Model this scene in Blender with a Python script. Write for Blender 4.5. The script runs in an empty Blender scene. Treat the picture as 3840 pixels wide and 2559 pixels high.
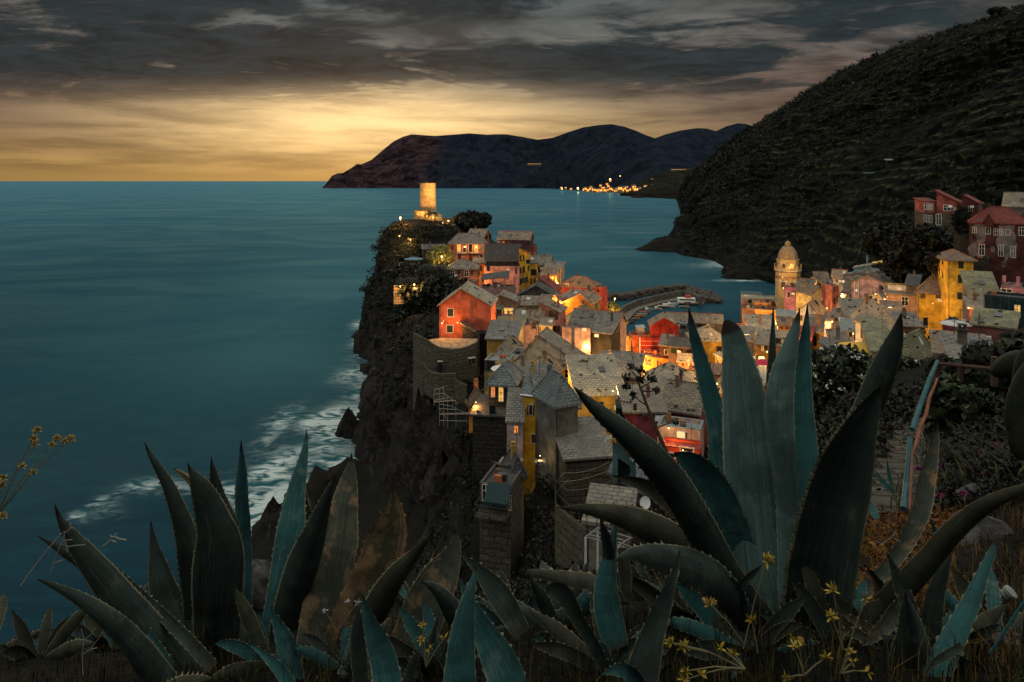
import bpy, math, random
import numpy as np
from mathutils import Vector, Matrix, noise as mnoise
R = math.radians
random.seed(7); rng = np.random.default_rng(7)
sc = bpy.context.scene
COL = sc.collection
# ------------------------------------------------------------ camera
F = 2560.0; CX = 1920.0; HY = 679.0; HC = 62.0      # focal length in photo pixels, horizon row, eye height above the sea
cam = bpy.data.cameras.new('camera'); cam.lens = 24; cam.sensor_width = 36
cam.shift_y = -(1279.5 - HY) / 3840.0
cam.clip_start = 0.05; cam.clip_end = 300000
camo = bpy.data.objects.new('camera', cam); COL.objects.link(camo)
camo.location = (0, 0, HC); camo.rotation_euler = (R(90), 0, 0)
sc.camera = camo
sc.view_settings.view_transform = 'Standard'; sc.view_settings.look = 'None'
sc.view_settings.exposure = 0; sc.view_settings.gamma = 1
sc.cycles.max_bounces = 5; sc.cycles.diffuse_bounces = 2; sc.cycles.glossy_bounces = 2
sc.cycles.transmission_bounces = 2; sc.cycles.volume_bounces = 0; sc.cycles.sample_clamp_indirect = 2.0
sc.cycles.caustics_reflective = False; sc.cycles.caustics_refractive = False
sc.cycles.use_denoising = True

# ------------------------------------------------------------ node helper
class NT:
    def __init__(s, tree):
        s.t = tree; s.n = tree.nodes; s.l = tree.links
    def new(s, typ, **kw):
        n = s.n.new(typ)
        for k, v in kw.items(): setattr(n, k, v)
        return n
    def put(s, sock, v):
        if isinstance(v, bpy.types.NodeSocket): s.l.new(v, sock)
        elif isinstance(v, (tuple, list)):
            v = tuple(v)
            if sock.type == 'RGBA' and len(v) == 3: v = v + (1,)
            sock.default_value = v
        else: sock.default_value = v
    def m(s, op, a, b=0.0, c=0.0, clamp=False):
        n = s.new('ShaderNodeMath', operation=op, use_clamp=clamp)
        s.put(n.inputs[0], a); s.put(n.inputs[1], b); s.put(n.inputs[2], c)
        return n.outputs[0]
    def ss(s, x, lo, hi, o0=0.0, o1=1.0):                # smooth step
        n = s.new('ShaderNodeMapRange', interpolation_type='SMOOTHSTEP')
        s.put(n.inputs[0], x); s.put(n.inputs[1], lo); s.put(n.inputs[2], hi); s.put(n.inputs[3], o0); s.put(n.inputs[4], o1)
        return n.outputs[0]
    def mix(s, f, a, b, blend='MIX'):
        n = s.new('ShaderNodeMix', data_type='RGBA', blend_type=blend)
        s.put(n.inputs[0], f); s.put(n.inputs[6], a); s.put(n.inputs[7], b)
        return n.outputs[2]
    def vec(s, x, y, z):
        n = s.new('ShaderNodeCombineXYZ'); s.put(n.inputs[0], x); s.put(n.inputs[1], y); s.put(n.inputs[2], z); return n.outputs[0]
    def sep(s, v):
        n = s.new('ShaderNodeSeparateXYZ'); s.put(n.inputs[0], v); return n.outputs
    def vm(s, op, a, b=(0, 0, 0), scale=1.0):
        n = s.new('ShaderNodeVectorMath', operation=op); s.put(n.inputs[0], a); s.put(n.inputs[1], b); n.inputs[3].default_value = scale
        return n.outputs[0]
    def noise(s, v, scale, detail=4, rough=.55, dist=0.0):
        n = s.new('ShaderNodeTexNoise'); s.put(n.inputs['Vector'], v); n.inputs['Scale'].default_value = scale
        n.inputs['Detail'].default_value = detail; n.inputs['Roughness'].default_value = rough; n.inputs['Distortion'].default_value = dist
        return n.outputs[0]
    def ramp(s, f, stops, interp='LINEAR'):
        n = s.new('ShaderNodeValToRGB'); s.put(n.inputs[0], f); e = n.color_ramp; e.interpolation = interp
        while len(e.elements) < len(stops): e.elements.new(.5)
        for el, (p, c) in zip(e.elements, stops): el.position = p; el.color = tuple(c) + (1,)
        return n.outputs[0]
    def pos(s): return s.new('ShaderNodeNewGeometry').outputs['Position']
    def bump(s, h, strength=.5, dist=.1):
        n = s.new('ShaderNodeBump'); s.put(n.inputs['Height'], h); n.inputs['Strength'].default_value = strength; n.inputs['Distance'].default_value = dist
        return n.outputs[0]

# ------------------------------------------------------------ sky (dusk, broken cloud, glow of the set sun)
SUN_AZ = math.atan2(-0.20, 1.0); SUN_EL = R(4.5)
w = bpy.data.worlds.new('World'); sc.world = w; w.use_nodes = True
T = NT(w.node_tree); T.n.clear()
d = T.new('ShaderNodeTexCoord').outputs['Generated']
x, y, z = T.sep(d)
zc = T.m('MAXIMUM', z, 0.0)
hor = T.m('SQRT', T.m('ADD', T.m('MULTIPLY', x, x), T.m('MULTIPLY', y, y)))
azx = T.m('DIVIDE', x, T.m('MAXIMUM', hor, .01))
el = T.m('DIVIDE', zc, T.m('MAXIMUM', hor, .05))
q = T.m('DIVIDE', 1.0, T.m('ADD', zc, .075))
px_ = T.m('MULTIPLY', x, q); py_ = T.m('MULTIPLY', y, q)
v1 = T.vec(T.m('MULTIPLY', T.m('ADD', px_, T.m('MULTIPLY', py_, .15)), .72), T.m('MULTIPLY', py_, 1.0), 3.1)
n1 = T.noise(v1, 1.15, 7, .58, .9)
n2 = T.noise(T.vm('ADD', v1, (7.7, 3.1, 0)), .5, 3, .5, .3)
v3 = T.vec(T.m('MULTIPLY', azx, 3.2), T.m('MULTIPLY', el, 26.0), 1.3)
n3 = T.noise(v3, 1.6, 8, .6, .25)
n4 = T.noise(v1, 4.2, 7, .62, 1.0)
grad = T.ramp(T.m('MULTIPLY', el, 3.4), [(0, (.43, .265, .080)), (.10, (.47, .295, .10)), (.24, (.42, .285, .125)), (.42, (.25, .20, .13)),
                                        (.60, (.135, .132, .118)), (.90, (.080, .100, .098)), (1.0, (.055, .076, .080))])
# mauve, dimmer to the sides
side = T.ss(T.m('ABSOLUTE', T.m('ADD', azx, .14)), .12, .52)
grad = T.mix(T.m('MULTIPLY', side, T.m('MULTIPLY', T.ss(el, .0, .07, .5, .82), T.ss(el, .12, .22, 1.0, .35))), grad, T.mix(T.ss(el, .01, .08), (.22, .125, .045), (.105, .066, .056)))
# sun glow
gx = T.m('DIVIDE', T.m('ADD', azx, .215), .25); gz = T.m('DIVIDE', T.m('SUBTRACT', el, .080), .048)
g = T.m('POWER', 2.718, T.m('MULTIPLY', T.m('ADD', T.m('MULTIPLY', gx, gx), T.m('MULTIPLY', gz, gz)), -1.0))
hx = T.m('DIVIDE', T.m('ADD', azx, .15), .15); hz = T.m('DIVIDE', T.m('SUBTRACT', el, T.m('ADD', .104, T.m('MULTIPLY', azx, -.02))), .022)
g2 = T.m('POWER', 2.718, T.m('MULTIPLY', T.m('ADD', T.m('MULTIPLY', hx, hx), T.m('MULTIPLY', hz, hz)), -1.0))
gl = T.m('MULTIPLY', T.m('ADD', T.m('MULTIPLY', g, .64), T.m('MULTIPLY', g2, .34)), T.ss(n3, .22, .62, .62, 1.05))
glow = T.mix(1.0, (1.0, .68, .30), T.vec(gl, gl, gl), 'MULTIPLY')
# streaks in the low sky
st = T.ss(n3, .34, .66, .52, 1.22)
n5 = T.noise(T.vm('ADD', v1, (1.7, 9.1, 0)), 1.9, 6, .58, .6)
st = T.mix(T.ss(el, .09, .17), T.vec(st, st, st), T.vec(T.ss(n5, .30, .66, .38, 1.38), T.ss(n5, .30, .66, .44, 1.34), T.ss(n5, .30, .66, .5, 1.3)))
st = T.sep(st)[0]
sfac = T.mix(T.ss(el, .0, .03), (1, 1, 1), T.vec(st, T.m('MULTIPLY', st, .99), T.m('ADD', .05, T.m('MULTIPLY', st, .96))))
col = T.mix(1.0, grad, sfac, 'MULTIPLY')
col = T.mix(1.0, col, glow, 'ADD')
# dark cloud masses higher up
cm = T.m('ADD', T.m('MULTIPLY', n1, .50), T.m('ADD', T.m('MULTIPLY', n2, .34), T.m('MULTIPLY', n4, .22)))
lm = T.m('MULTIPLY', T.ss(azx, -.16, -.36), T.m('MULTIPLY', T.ss(el, .10, .15), T.ss(el, .25, .20)))
rm_ = T.m('MULTIPLY', T.ss(azx, .22, .42), T.ss(el, .12, .20))
cm = T.m('ADD', cm, T.m('MULTIPLY', T.m('ADD', lm, T.m('MULTIPLY', rm_, .6)), .05))
thick = T.ss(cm, .505, .585)
cover = T.m('MULTIPLY', thick, T.ss(T.m('ADD', el, T.m('MULTIPLY', T.m('ABSOLUTE', T.m('ADD', azx, .05)), .07)), .105, .175, 0.0, .96))
col = T.mix(cover, col, T.mix(1.0, T.mix(T.ss(el, .075, .15), (.040, .031, .034), (.0105, .0185, .0235)), T.vec(T.ss(n4, .3, .7, .55, 1.9), T.ss(n4, .3, .7, .6, 1.8), T.ss(n4, .3, .7, .65, 1.7)), 'MULTIPLY'))
# unseen sky overhead and behind, raised far brighter to light the town
back = T.ss(y, -.15, .55)
col = T.mix(T.m('MULTIPLY', back, T.ss(z, .34, .62, 1.0, 0.0)), (1.04, 1.04, .96), col)
sky = T.new('ShaderNodeTexSky', sky_type='NISHITA', sun_disc=False, sun_elevation=R(1.5), sun_rotation=SUN_AZ, altitude=60)
nis = T.new('ShaderNodeBackground'); T.put(nis.inputs[0], sky.outputs[0]); nis.inputs[1].default_value = .004
bg = T.new('ShaderNodeBackground'); T.put(bg.inputs[0], col); bg.inputs[1].default_value = 1.0
ad = T.new('ShaderNodeAddShader'); T.l.new(bg.outputs[0], ad.inputs[0]); T.l.new(nis.outputs[0], ad.inputs[1])
T.l.new(ad.outputs[0], T.new('ShaderNodeOutputWorld').inputs[0])
# the sun itself is behind cloud, almost set: a weak, very soft lamp
sl = bpy.data.lights.new('sun', 'SUN'); sl.energy = .30; sl.angle = R(70); sl.color = (1, .72, .42)
so = bpy.data.objects.new('sun', sl); COL.objects.link(so)
sd = Vector((math.sin(SUN_AZ) * math.cos(R(24)), math.cos(SUN_AZ) * math.cos(R(24)), math.sin(R(24))))
so.rotation_euler = (-sd).to_track_quat('-Z', 'Y').to_euler(); so.location = (0, 0, 200)

# ------------------------------------------------------------ photo -> place
CR = {'d': (0, 0, .61276), 1: (1280, 600, 2.9413), 2: (1550, 1050, 2.9413), 3: (2200, 950, 2.9413), 4: (2700, 850, 2.9413), 5: (3140, 650, 3.3571),
      7: (1700, 1480, 2.6133), 8: (2940, 1300, 2.6133), 'e1': (0, 1550, 2.6133), 'e2': (480, 1550, 2.6133), 'e3': (300, 1959, 2.6133),
      'e4': (1100, 1959, 2.6133), 'e5': (2000, 1959, 2.6133), 'e6': (2940, 1959, 2.6133), 9: (2300, 300, 1.5266)}
def S(c, x, y):
    a, b, s = CR[c]; return a + x / s, b + y / s
def at(c, x, y, Y):                                  # the point of the place seen there, Y metres out
    sx, sy = S(c, x, y); return Vector(((sx - CX) * Y / F, Y, HC - (sy - HY) * Y / F))
def sea_at(c, x, y, z=0.0):
    sx, sy = S(c, x, y); Y = (HC - z) * F / (sy - HY); return Vector(((sx - CX) * Y / F, Y, z))

# ------------------------------------------------------------ objects
def tag(o, label=None, cat=None, group=None, kind=None):
    if label: o['label'] = label
    if cat: o['category'] = cat
    if group: o['group'] = group
    if kind: o['kind'] = kind
    return o
def empty(name, loc, rz=0):
    o = bpy.data.objects.new(name, None); COL.objects.link(o); o.location = loc; o.rotation_euler = (0, 0, rz); o.empty_display_size = .3
    return o
class MB:
    def __init__(s): s.v = []; s.f = []; s.mi = []; s.uv = []
    def face(s, pts, mi=0, uv=None):
        b = len(s.v); s.v += [tuple(p) for p in pts]; s.f.append(tuple(range(b, b + len(pts)))); s.mi.append(mi)
        s.uv += list(uv) if uv else [(0, 0)] * len(pts)
    def quad(s, a, b, c, d, mi=0):
        a, b, c, d = map(Vector, (a, b, c, d)); L = (b - a).length; H = (d - a).length
        s.face((a, b, c, d), mi, [(0, 0), (L, 0), (L, H), (0, H)])
    def tri(s, a, b, c, mi=0):
        a, b, c = map(Vector, (a, b, c)); L = (b - a).length; e = (b - a).normalized(); t = (c - a).dot(e); H = ((c - a) - e * t).length
        s.face((a, b, c), mi, [(0, 0), (L, 0), (t, H)])
    def box(s, x0, y0, z0, x1, y1, z1, mi=0):
        A, B, C, D = (x0, y0), (x1, y0), (x1, y1), (x0, y1)
        for p, q_ in ((A, B), (B, C), (C, D), (D, A)): s.quad((*p, z0), (*q_, z0), (*q_, z1), (*p, z1), mi)
        s.quad((x0, y0, z1), (x1, y0, z1), (x1, y1, z1), (x0, y1, z1), mi); s.quad((x0, y1, z0), (x1, y1, z0), (x1, y0, z0), (x0, y0, z0), mi)
    def slab(s, pts, th, mi=0):                      # a polygon given thickness downwards
        lo = [(p[0], p[1], p[2] - th) for p in pts]; n = len(pts)
        if n == 4: s.quad(*pts, mi=mi)
        elif n == 3: s.tri(*pts, mi=mi)
        else: s.face(pts, mi, [(p[0], p[1]) for p in pts])
        s.face(lo[::-1], mi)
        for i in range(n): s.quad(lo[i], lo[(i + 1) % n], pts[(i + 1) % n], pts[i], mi)
    def tube(s, p0, p1, r0, r1=None, n=6, mi=0, cap=True):
        p0, p1 = Vector(p0), Vector(p1); r1 = r0 if r1 is None else r1
        t = (p1 - p0)
        if t.length < 1e-6: return
        t.normalize(); a = t.cross(Vector((0, 0, 1)) if abs(t.z) < .9 else Vector((1, 0, 0))).normalized(); b = t.cross(a)
        ra = [p0 + (a * math.cos(2 * math.pi * k / n) + b * math.sin(2 * math.pi * k / n)) * r0 for k in range(n)]
        rb = [p1 + (a * math.cos(2 * math.pi * k / n) + b * math.sin(2 * math.pi * k / n)) * r1 for k in range(n)]
        for k in range(n): s.quad(ra[k], ra[(k + 1) % n], rb[(k + 1) % n], rb[k], mi)
        if cap: s.face(rb, mi); s.face(ra[::-1], mi)
    def path(s, pts, radii, n=6, mi=0):
        for i in range(len(pts) - 1): s.tube(pts[i], pts[i + 1], radii[i], radii[i + 1], n, mi)
    def lathe(s, prof, n=24, c=(0, 0), mi=0, a0=0.0):  # (radius, height) up the axis
        for (r0, z0), (r1, z1) in zip(prof, prof[1:]):
            for k in range(n):
                a, b = a0 + 2 * math.pi * k / n, a0 + 2 * math.pi * (k + 1) / n
                P = [(c[0] + r0 * math.cos(a), c[1] + r0 * math.sin(a), z0), (c[0] + r0 * math.cos(b), c[1] + r0 * math.sin(b), z0),
                     (c[0] + r1 * math.cos(b), c[1] + r1 * math.sin(b), z1), (c[0] + r1 * math.cos(a), c[1] + r1 * math.sin(a), z1)]
                R_ = max(r0, r1, .01)
                uv = [(a * R_, z0), (b * R_, z0), (b * R_, z1), (a * R_, z1)]
                if r1 < 1e-4: s.face(P[:3], mi, uv[:3])
                elif r0 < 1e-4: s.face([P[0], P[2], P[3]], mi, [uv[0], uv[2], uv[3]])
                else: s.face(P, mi, uv)
    def build(s, name, mats, parent=None, smooth=False, merge=False):
        me = bpy.data.meshes.new(name); me.from_pydata(s.v, [], s.f)
        if not isinstance(mats, (list, tuple)): mats = [mats]
        for m_ in mats: me.materials.append(m_)
        if len(mats) > 1: me.polygons.foreach_set('material_index', s.mi)
        if s.uv:
            me.uv_layers.new(name='UVMap').data.foreach_set('uv', [c for p in s.uv for c in p])
        if merge:
            import bmesh
            bm = bmesh.new(); bm.from_mesh(me); bmesh.ops.remove_doubles(bm, verts=bm.verts, dist=1e-4); bm.to_mesh(me); bm.free()
        if smooth: me.polygons.foreach_set('use_smooth', [True] * len(me.polygons))
        me.update()
        o = bpy.data.objects.new(name, me); COL.objects.link(o)
        if parent: o.parent = parent
        return o
def raw_mesh(name, V, Fc, mats, parent=None, smooth=True, col=None, mi=None):
    me = bpy.data.meshes.new(name)
    V = np.asarray(V, np.float32); Fc = np.asarray(Fc, np.int32); k = Fc.shape[1]
    me.vertices.add(len(V)); me.vertices.foreach_set('co', V.ravel())
    me.loops.add(Fc.size); me.loops.foreach_set('vertex_index', Fc.ravel())
    me.polygons.add(len(Fc)); me.polygons.foreach_set('loop_start', np.arange(0, Fc.size, k, dtype=np.int32))
    if smooth: me.polygons.foreach_set('use_smooth', [True] * len(Fc))
    for m_ in (mats if isinstance(mats, (list, tuple)) else [mats]): me.materials.append(m_)
    if mi is not None: me.polygons.foreach_set('material_index', np.asarray(mi, np.int32))
    if col is not None:
        ca = me.color_attributes.new('tone', 'FLOAT_COLOR', 'POINT'); ca.data.foreach_set('color', np.asarray(col, np.float32).ravel())
    me.update(calc_edges=True); me.validate()
    o = bpy.data.objects.new(name, me); COL.objects.link(o)
    if parent: o.parent = parent
    return o
def grid_faces(nr, nc):
    i = np.arange(nr * nc).reshape(nr, nc)
    return np.stack([i[:-1, :-1], i[:-1, 1:], i[1:, 1:], i[1:, :-1]], -1).reshape(-1, 4)
def lerp_list(xs, ys, x): return np.interp(x, xs, ys)
def vnoise2(x, y, seed=0, octaves=5, rough=.5):       # value noise for arrays
    x = np.asarray(x, float); y = np.asarray(y, float); out = np.zeros_like(x); amp = 1.0; tot = 0
    g_ = np.random.default_rng(seed)
    tab = g_.random((256, 256))
    for o in range(octaves):
        xi = np.floor(x).astype(int); yi = np.floor(y).astype(int); fx = x - xi; fy = y - yi
        fx = fx * fx * (3 - 2 * fx); fy = fy * fy * (3 - 2 * fy)
        a = tab[xi % 256, yi % 256]; b = tab[(xi + 1) % 256, yi % 256]; c = tab[xi % 256, (yi + 1) % 256]; d_ = tab[(xi + 1) % 256, (yi + 1) % 256]
        out += amp * ((a * (1 - fx) + b * fx) * (1 - fy) + (c * (1 - fx) + d_ * fx) * fy - .5); tot += amp
        amp *= rough; x = x * 2.03 + 17.3; y = y * 2.03 + 5.7
    return out / tot * 2

# ------------------------------------------------------------ materials
MATS = {}
def new_mat(name):
    m_ = bpy.data.materials.new(name); m_.use_nodes = True
    t = NT(m_.node_tree); b = t.n['Principled BSDF']; return m_, t, b
def plaster(rgb, stain=.58):
    k = ('pl', tuple(rgb), stain)
    if k in MATS: return MATS[k]
    m_, t, b = new_mat('plaster')
    p = t.pos(); n = t.noise(p, .55, 6, .62); s_ = t.noise(t.vm('MULTIPLY', p, (1.6, 1.6, .22)), 1.0, 5, .6)
    dk = tuple(c * (1 - stain) for c in rgb); lt = tuple(min(1, c * 1.12 + .01) for c in rgb)
    c = t.mix(t.ss(n, .3, .7), dk, lt); c = t.mix(t.ss(s_, .5, .75, 0, .55), c, tuple(c_ * .5 + .012 for c_ in rgb))
    c = t.mix(t.ss(t.noise(p, 6, 3), .3, .7, 0, .16), c, (.02, .02, .02))
    c = t.mix(t.ss(t.noise(p, 1.3, 7, .7), .60, .68, 0, .5), c, tuple(.55 * c_ + .10 for c_ in rgb))
    t.put(b.inputs['Base Color'], c); b.inputs['Roughness'].default_value = .92; b.inputs['Specular IOR Level'].default_value = .15
    t.put(b.inputs['Normal'], t.bump(t.noise(p, 9, 4), .35, .03))
    MATS[k] = m_; return m_
def roofmat(kind):
    k = ('roof', kind)
    if k in MATS: return MATS[k]
    m_, t, b = new_mat('roof_' + kind)
    P = {'slate': ((.20, .18, .14), (.11, .10, .085), (.27, .235, .15)), 'slate2': ((.165, .16, .145), (.088, .086, .08), (.21, .19, .14)), 'slate3': ((.22, .185, .14), (.12, .10, .078), (.27, .22, .13)), 'pale': ((.30, .27, .205), (.18, .165, .13), (.37, .32, .21)),
         'dark': ((.050, .052, .055), (.030, .032, .036), (.07, .065, .05)), 'moss': ((.20, .18, .10), (.10, .095, .06), (.26, .24, .12)),
         'brown': ((.19, .13, .085), (.09, .06, .045), (.24, .19, .12)), 'red': ((.17, .022, .014), (.11, .014, .010), (.16, .035, .02)),
         'blue': ((.12, .145, .15), (.07, .085, .09), (.17, .18, .16)), 'tin': ((.22, .27, .28), (.17, .21, .22), (.26, .26, .22)), 'teal': ((.03, .16, .16), (.02, .1, .1), (.05, .17, .15))}[kind]
    uv = t.new('ShaderNodeUVMap').outputs[0]
    br = t.new('ShaderNodeTexBrick'); t.put(br.inputs['Vector'], uv); br.inputs['Scale'].default_value = 1
    br.inputs['Brick Width'].default_value = .66 if kind not in ('tin',) else .4; br.inputs['Row Height'].default_value = .38 if kind not in ('red', 'brown') else .42
    br.inputs['Mortar Size'].default_value = .05; br.inputs['Bias'].default_value = -.1
    t.put(br.inputs['Color1'], P[0]); t.put(br.inputs['Color2'], P[1]); t.put(br.inputs['Mortar'], tuple(c * .35 for c in P[1]))
    p = t.pos(); n = t.noise(p, .8, 7, .68); n2 = t.noise(p, 3.1, 5, .65)
    c = t.mix(t.ss(n, .45, .68, 0, .75), br.outputs[0], P[2]); c = t.mix(t.ss(n2, .52, .72, 0, .75), c, tuple(c_ * .32 for c_ in P[1]))
    c = t.mix(t.ss(t.noise(p, .23, 4, .6), .4, .66, 0, .55), c, tuple(c_ * .5 for c_ in P[0]))
    t.put(b.inputs['Base Color'], c); b.inputs['Roughness'].default_value = .75; b.inputs['Specular IOR Level'].default_value = .35
    t.put(b.inputs['Normal'], t.bump(t.m('ADD', t.m('MULTIPLY', br.outputs[1], -1.0), t.m('MULTIPLY', n2, 1.4)), .7, .07))
    MATS[k] = m_; return m_
def stonemat(name, rgb, scale=1.0, mort=.5):
    k = ('stone', name)
    if k in MATS: return MATS[k]
    m_, t, b = new_mat('stone_' + name)
    uv = t.vm('MULTIPLY', t.new('ShaderNodeUVMap').outputs[0], (scale,) * 3)
    br = t.new('ShaderNodeTexBrick'); br.inputs['Scale'].default_value = 1
    p = t.pos(); wob = t.new('ShaderNodeTexNoise'); t.put(wob.inputs['Vector'], p); wob.inputs['Scale'].default_value = 1.4
    t.put(br.inputs['Vector'], t.vm('ADD', uv, t.vm('MULTIPLY', wob.outputs[1], (.35, .35, .35))))
    br.inputs['Brick Width'].default_value = .7; br.inputs['Row Height'].default_value = .34; br.inputs['Mortar Size'].default_value = .035; br.inputs['Mortar Smooth'].default_value = .5
    t.put(br.inputs['Color1'], rgb); t.put(br.inputs['Color2'], tuple(c * (.55 if name != 'castle' else .38) for c in rgb)); t.put(br.inputs['Mortar'], tuple(c * mort * .4 for c in rgb))
    n = t.noise(p, 1.1, 8, .7); c = t.mix(t.ss(n, .35, .7), br.outputs[0], tuple(c_ * .6 for c_ in rgb)); c = t.mix(t.ss(t.noise(p, 4, 5), .52, .7, 0, .7), c, tuple(c_ * .25 for c_ in rgb))
    t.put(b.inputs['Base Color'], c); b.inputs['Roughness'].default_value = .95; b.inputs['Specular IOR Level'].default_value = .1
    t.put(b.inputs['Normal'], t.bump(t.m('ADD', t.m('MULTIPLY', br.outputs[1], -1.0), t.m('MULTIPLY', n, 2.0)), .9, .12))
    MATS[k] = m_; return m_
def simple(name, rgb, rough=.6, var=.3, scale=3.0, metal=0.0, spec=.3):
    k = ('s', name)
    if k in MATS: return MATS[k]
    m_, t, b = new_mat(name)
    n = t.noise(t.pos(), scale, 5, .6)
    t.put(b.inputs['Base Color'], t.mix(t.ss(n, .3, .7), tuple(c * (1 - var) for c in rgb), tuple(min(1, c * (1 + var * .4)) for c in rgb)))
    b.inputs['Roughness'].default_value = rough; b.inputs['Metallic'].default_value = metal; b.inputs['Specular IOR Level'].default_value = spec
    MATS[k] = m_; return m_
def glow(name, rgb, strength):
    k = ('g', name)
    if k in MATS: return MATS[k]
    m_, t, b = new_mat(name)
    t.put(b.inputs['Base Color'], (.3, .2, .1)); t.put(b.inputs['Emission Color'], rgb)
    n = t.noise(t.pos(), 1.7, 3, .5); t.put(b.inputs['Emission Strength'], t.ss(n, .3, .7, strength * .45, strength))
    m_.cycles.emission_sampling = 'NONE' if strength < 8 else 'AUTO'
    MATS[k] = m_; return m_
def leafmat(name, c1, c2, c3, rough=.6, scale=.5):
    k = ('l', name)
    if k in MATS: return MATS[k]
    m_, t, b = new_mat(name)
    p = t.pos(); n = t.noise(p, scale, 5, .65); n2 = t.noise(p, scale * 6, 3, .6)
    c = t.mix(t.ss(n, .35, .65), c1, c2); c = t.mix(t.ss(n2, .52, .68), c, c3)
    t.put(b.inputs['Base Color'], c); b.inputs['Roughness'].default_value = rough; b.inputs['Specular IOR Level'].default_value = .2
    MATS[k] = m_; return m_
GLASS = simple('window_glass', (.012, .016, .018), .12, .2, 2, 0, .5)
SHUT = simple('shutter_green', (.012, .024, .02), .6, .4, 3)
SHUTB = simple('shutter_brown', (.045, .025, .015), .6, .4, 3)
TRIM = simple('pale_trim', (.48, .44, .36), .8, .3, 2)
WHITE = simple('white_paint', (.62, .63, .60), .6, .2, 2)
IRON = simple('dark_iron', (.025, .025, .027), .5, .3, 4)
PIPE = simple('grey_pipe', (.10, .09, .08), .5, .3, 4)
DARKSTONE = simple('dark_roof_stone', (.06, .05, .042), .9, .5, 2)
WOOD = simple('old_wood', (.09, .055, .035), .8, .5, 3)
TERRA = simple('terracotta', (.30, .09, .045), .8, .3, 3)
LITY = glow('lit_yellow', (1, .52, .10), 1.15); LITO = glow('lit_orange', (1, .26, .03), 1.2)
BULB = glow('lamp_glow', (1, .60, .20), 9)
FARLIT = glow('far_lights', (1, .36, .05), 3.4)
# ============================================================ SEA
FOAM = []      # world (x, y, rx, ry, strength)
def foam(c, x, y, rx, ry, s_): p = sea_at(c, x, y); FOAM.append((p.x, p.y, rx, ry, s_))
foam('e2', 2040, 130, 6, 9, 1.0); foam('e2', 1960, 60, 6, 6, .8); foam('e2', 1500, 120, 2.6, 12, .55); foam('e2', 1490, 30, 3, 7, .35); foam('e2', 1370, 590, 6, 4, 1.2)
foam('e2', 1530, 430, 3.6, 6, .8); foam('e2', 1880, 470, 6, 3, .65); foam('e2', 2060, 520, 4, 5, .6); foam('e2', 1980, 330, 6, 3, .5); foam('e2', 1420, 900, 6, 4, 1.2); foam('e2', 1270, 1010, 5, 3, 1.0)
foam('e2', 1480, 800, 6, 3.5, .9); foam('e2', 1250, 1150, 4, 2.5, .9); foam('e2', 1870, 700, 7, 3, .7); foam('e2', 990, 770, 3.5, 2.5, .75); foam('e2', 1180, 680, 6, 1.5, .35)
foam('e2', 560, 720, 7, 2.2, .32); foam('e2', 300, 680, 6, 2.2, .32); foam('e2', 60, 740, 4, 2.2, .3); foam('e2', 180, 690, 4, 2, .25); foam('e1', 1010, 980, 4, 2.2, .22); foam('e1', 1080, 880, 2, 3, .22); foam('e1', 980, 820, 1.5, 1.2, .5); foam('e1', 925, 885, 1.2, .8, .5); foam('e1', 755, 990, 1.4, 1, .5)
foam('d', 826, 858, 6, 7, 1.2); foam('d', 836, 780, 4, 10, 1.0); foam('d', 832, 745, 4, 8, 1.0); foam('d', 842, 812, 4, 9, .8); foam('d', 800, 950, 6, 6, .9); foam('d', 830, 900, 4, 7, .8); foam('d', 790, 1060, 4, 4, .7); foam('d', 905, 580, 40, 30, .0)
foam(4, 60, 430, 22, 16, .9); foam(4, 130, 380, 16, 14, .7); foam(4, 250, 595, 18, 4, .8); foam(4, 30, 350, 18, 26, .5); foam(4, 440, 545, 14, 4, .7); foam(4, 310, 300, 6, 16, .4); foam(9, 160, 960, 40, 8, .3); foam(9, 170, 875, 45, 10, .3); foam(9, 370, 735, 40, 20, .3)
foam('d', 700, 490, 120, 14, .2); foam('d', 620, 500, 60, 16, .12); foam('d', 320, 540, 90, 9, .12)
m_, t, b = new_mat('sea_water')
p = t.pos(); X, Y_, Z_ = t.sep(p)
na = t.noise(t.vec(t.m('MULTIPLY', X, .010), t.m('MULTIPLY', Y_, .045), 0), 1.0, 6, .6, .4)
nb = t.noise(t.vec(t.m('MULTIPLY', X, .09), t.m('MULTIPLY', Y_, .30), 2), 1.0, 5, .65)
nc = t.noise(t.vec(t.m('MULTIPLY', X, .17), t.m('MULTIPLY', Y_, .33), 5), 1.0, 5, .55, 1.6)
nd = t.noise(t.vec(t.m('MULTIPLY', X, .07), t.m('MULTIPLY', Y_, .10), 8), 1.0, 4, .6, .8)
acc = 0.0
wx = t.m('ADD', X, t.m('MULTIPLY', t.m('SUBTRACT', nd, .5), 9.0)); wy = t.m('ADD', Y_, t.m('MULTIPLY', t.m('SUBTRACT', nc, .5), 7.0))
for fx, fy, rx, ry, s_ in FOAM:
    if s_ == 0: continue
    a = t.m('DIVIDE', t.m('SUBTRACT', wx, fx), rx * .92); c = t.m('DIVIDE', t.m('SUBTRACT', wy, fy), ry * 1.1)
    e_ = t.m('POWER', 2.718, t.m('MULTIPLY', t.m('ADD', t.m('MULTIPLY', a, a), t.m('MULTIPLY', c, c)), -1.0))
    acc = t.m('ADD', acc, t.m('MULTIPLY', e_, s_))
fm = t.m('MULTIPLY', acc, t.ss(t.m('ADD', t.m('MULTIPLY', nc, .7), t.m('MULTIPLY', nd, .3)), .40, .62, .0, 1.5))
fm = t.m('MINIMUM', fm, 1.0)
lp = t.noise(t.vec(t.m('MULTIPLY', X, .0052), t.m('MULTIPLY', Y_, .0085), 3), 1.0, 4, .55, 1.8)
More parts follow.
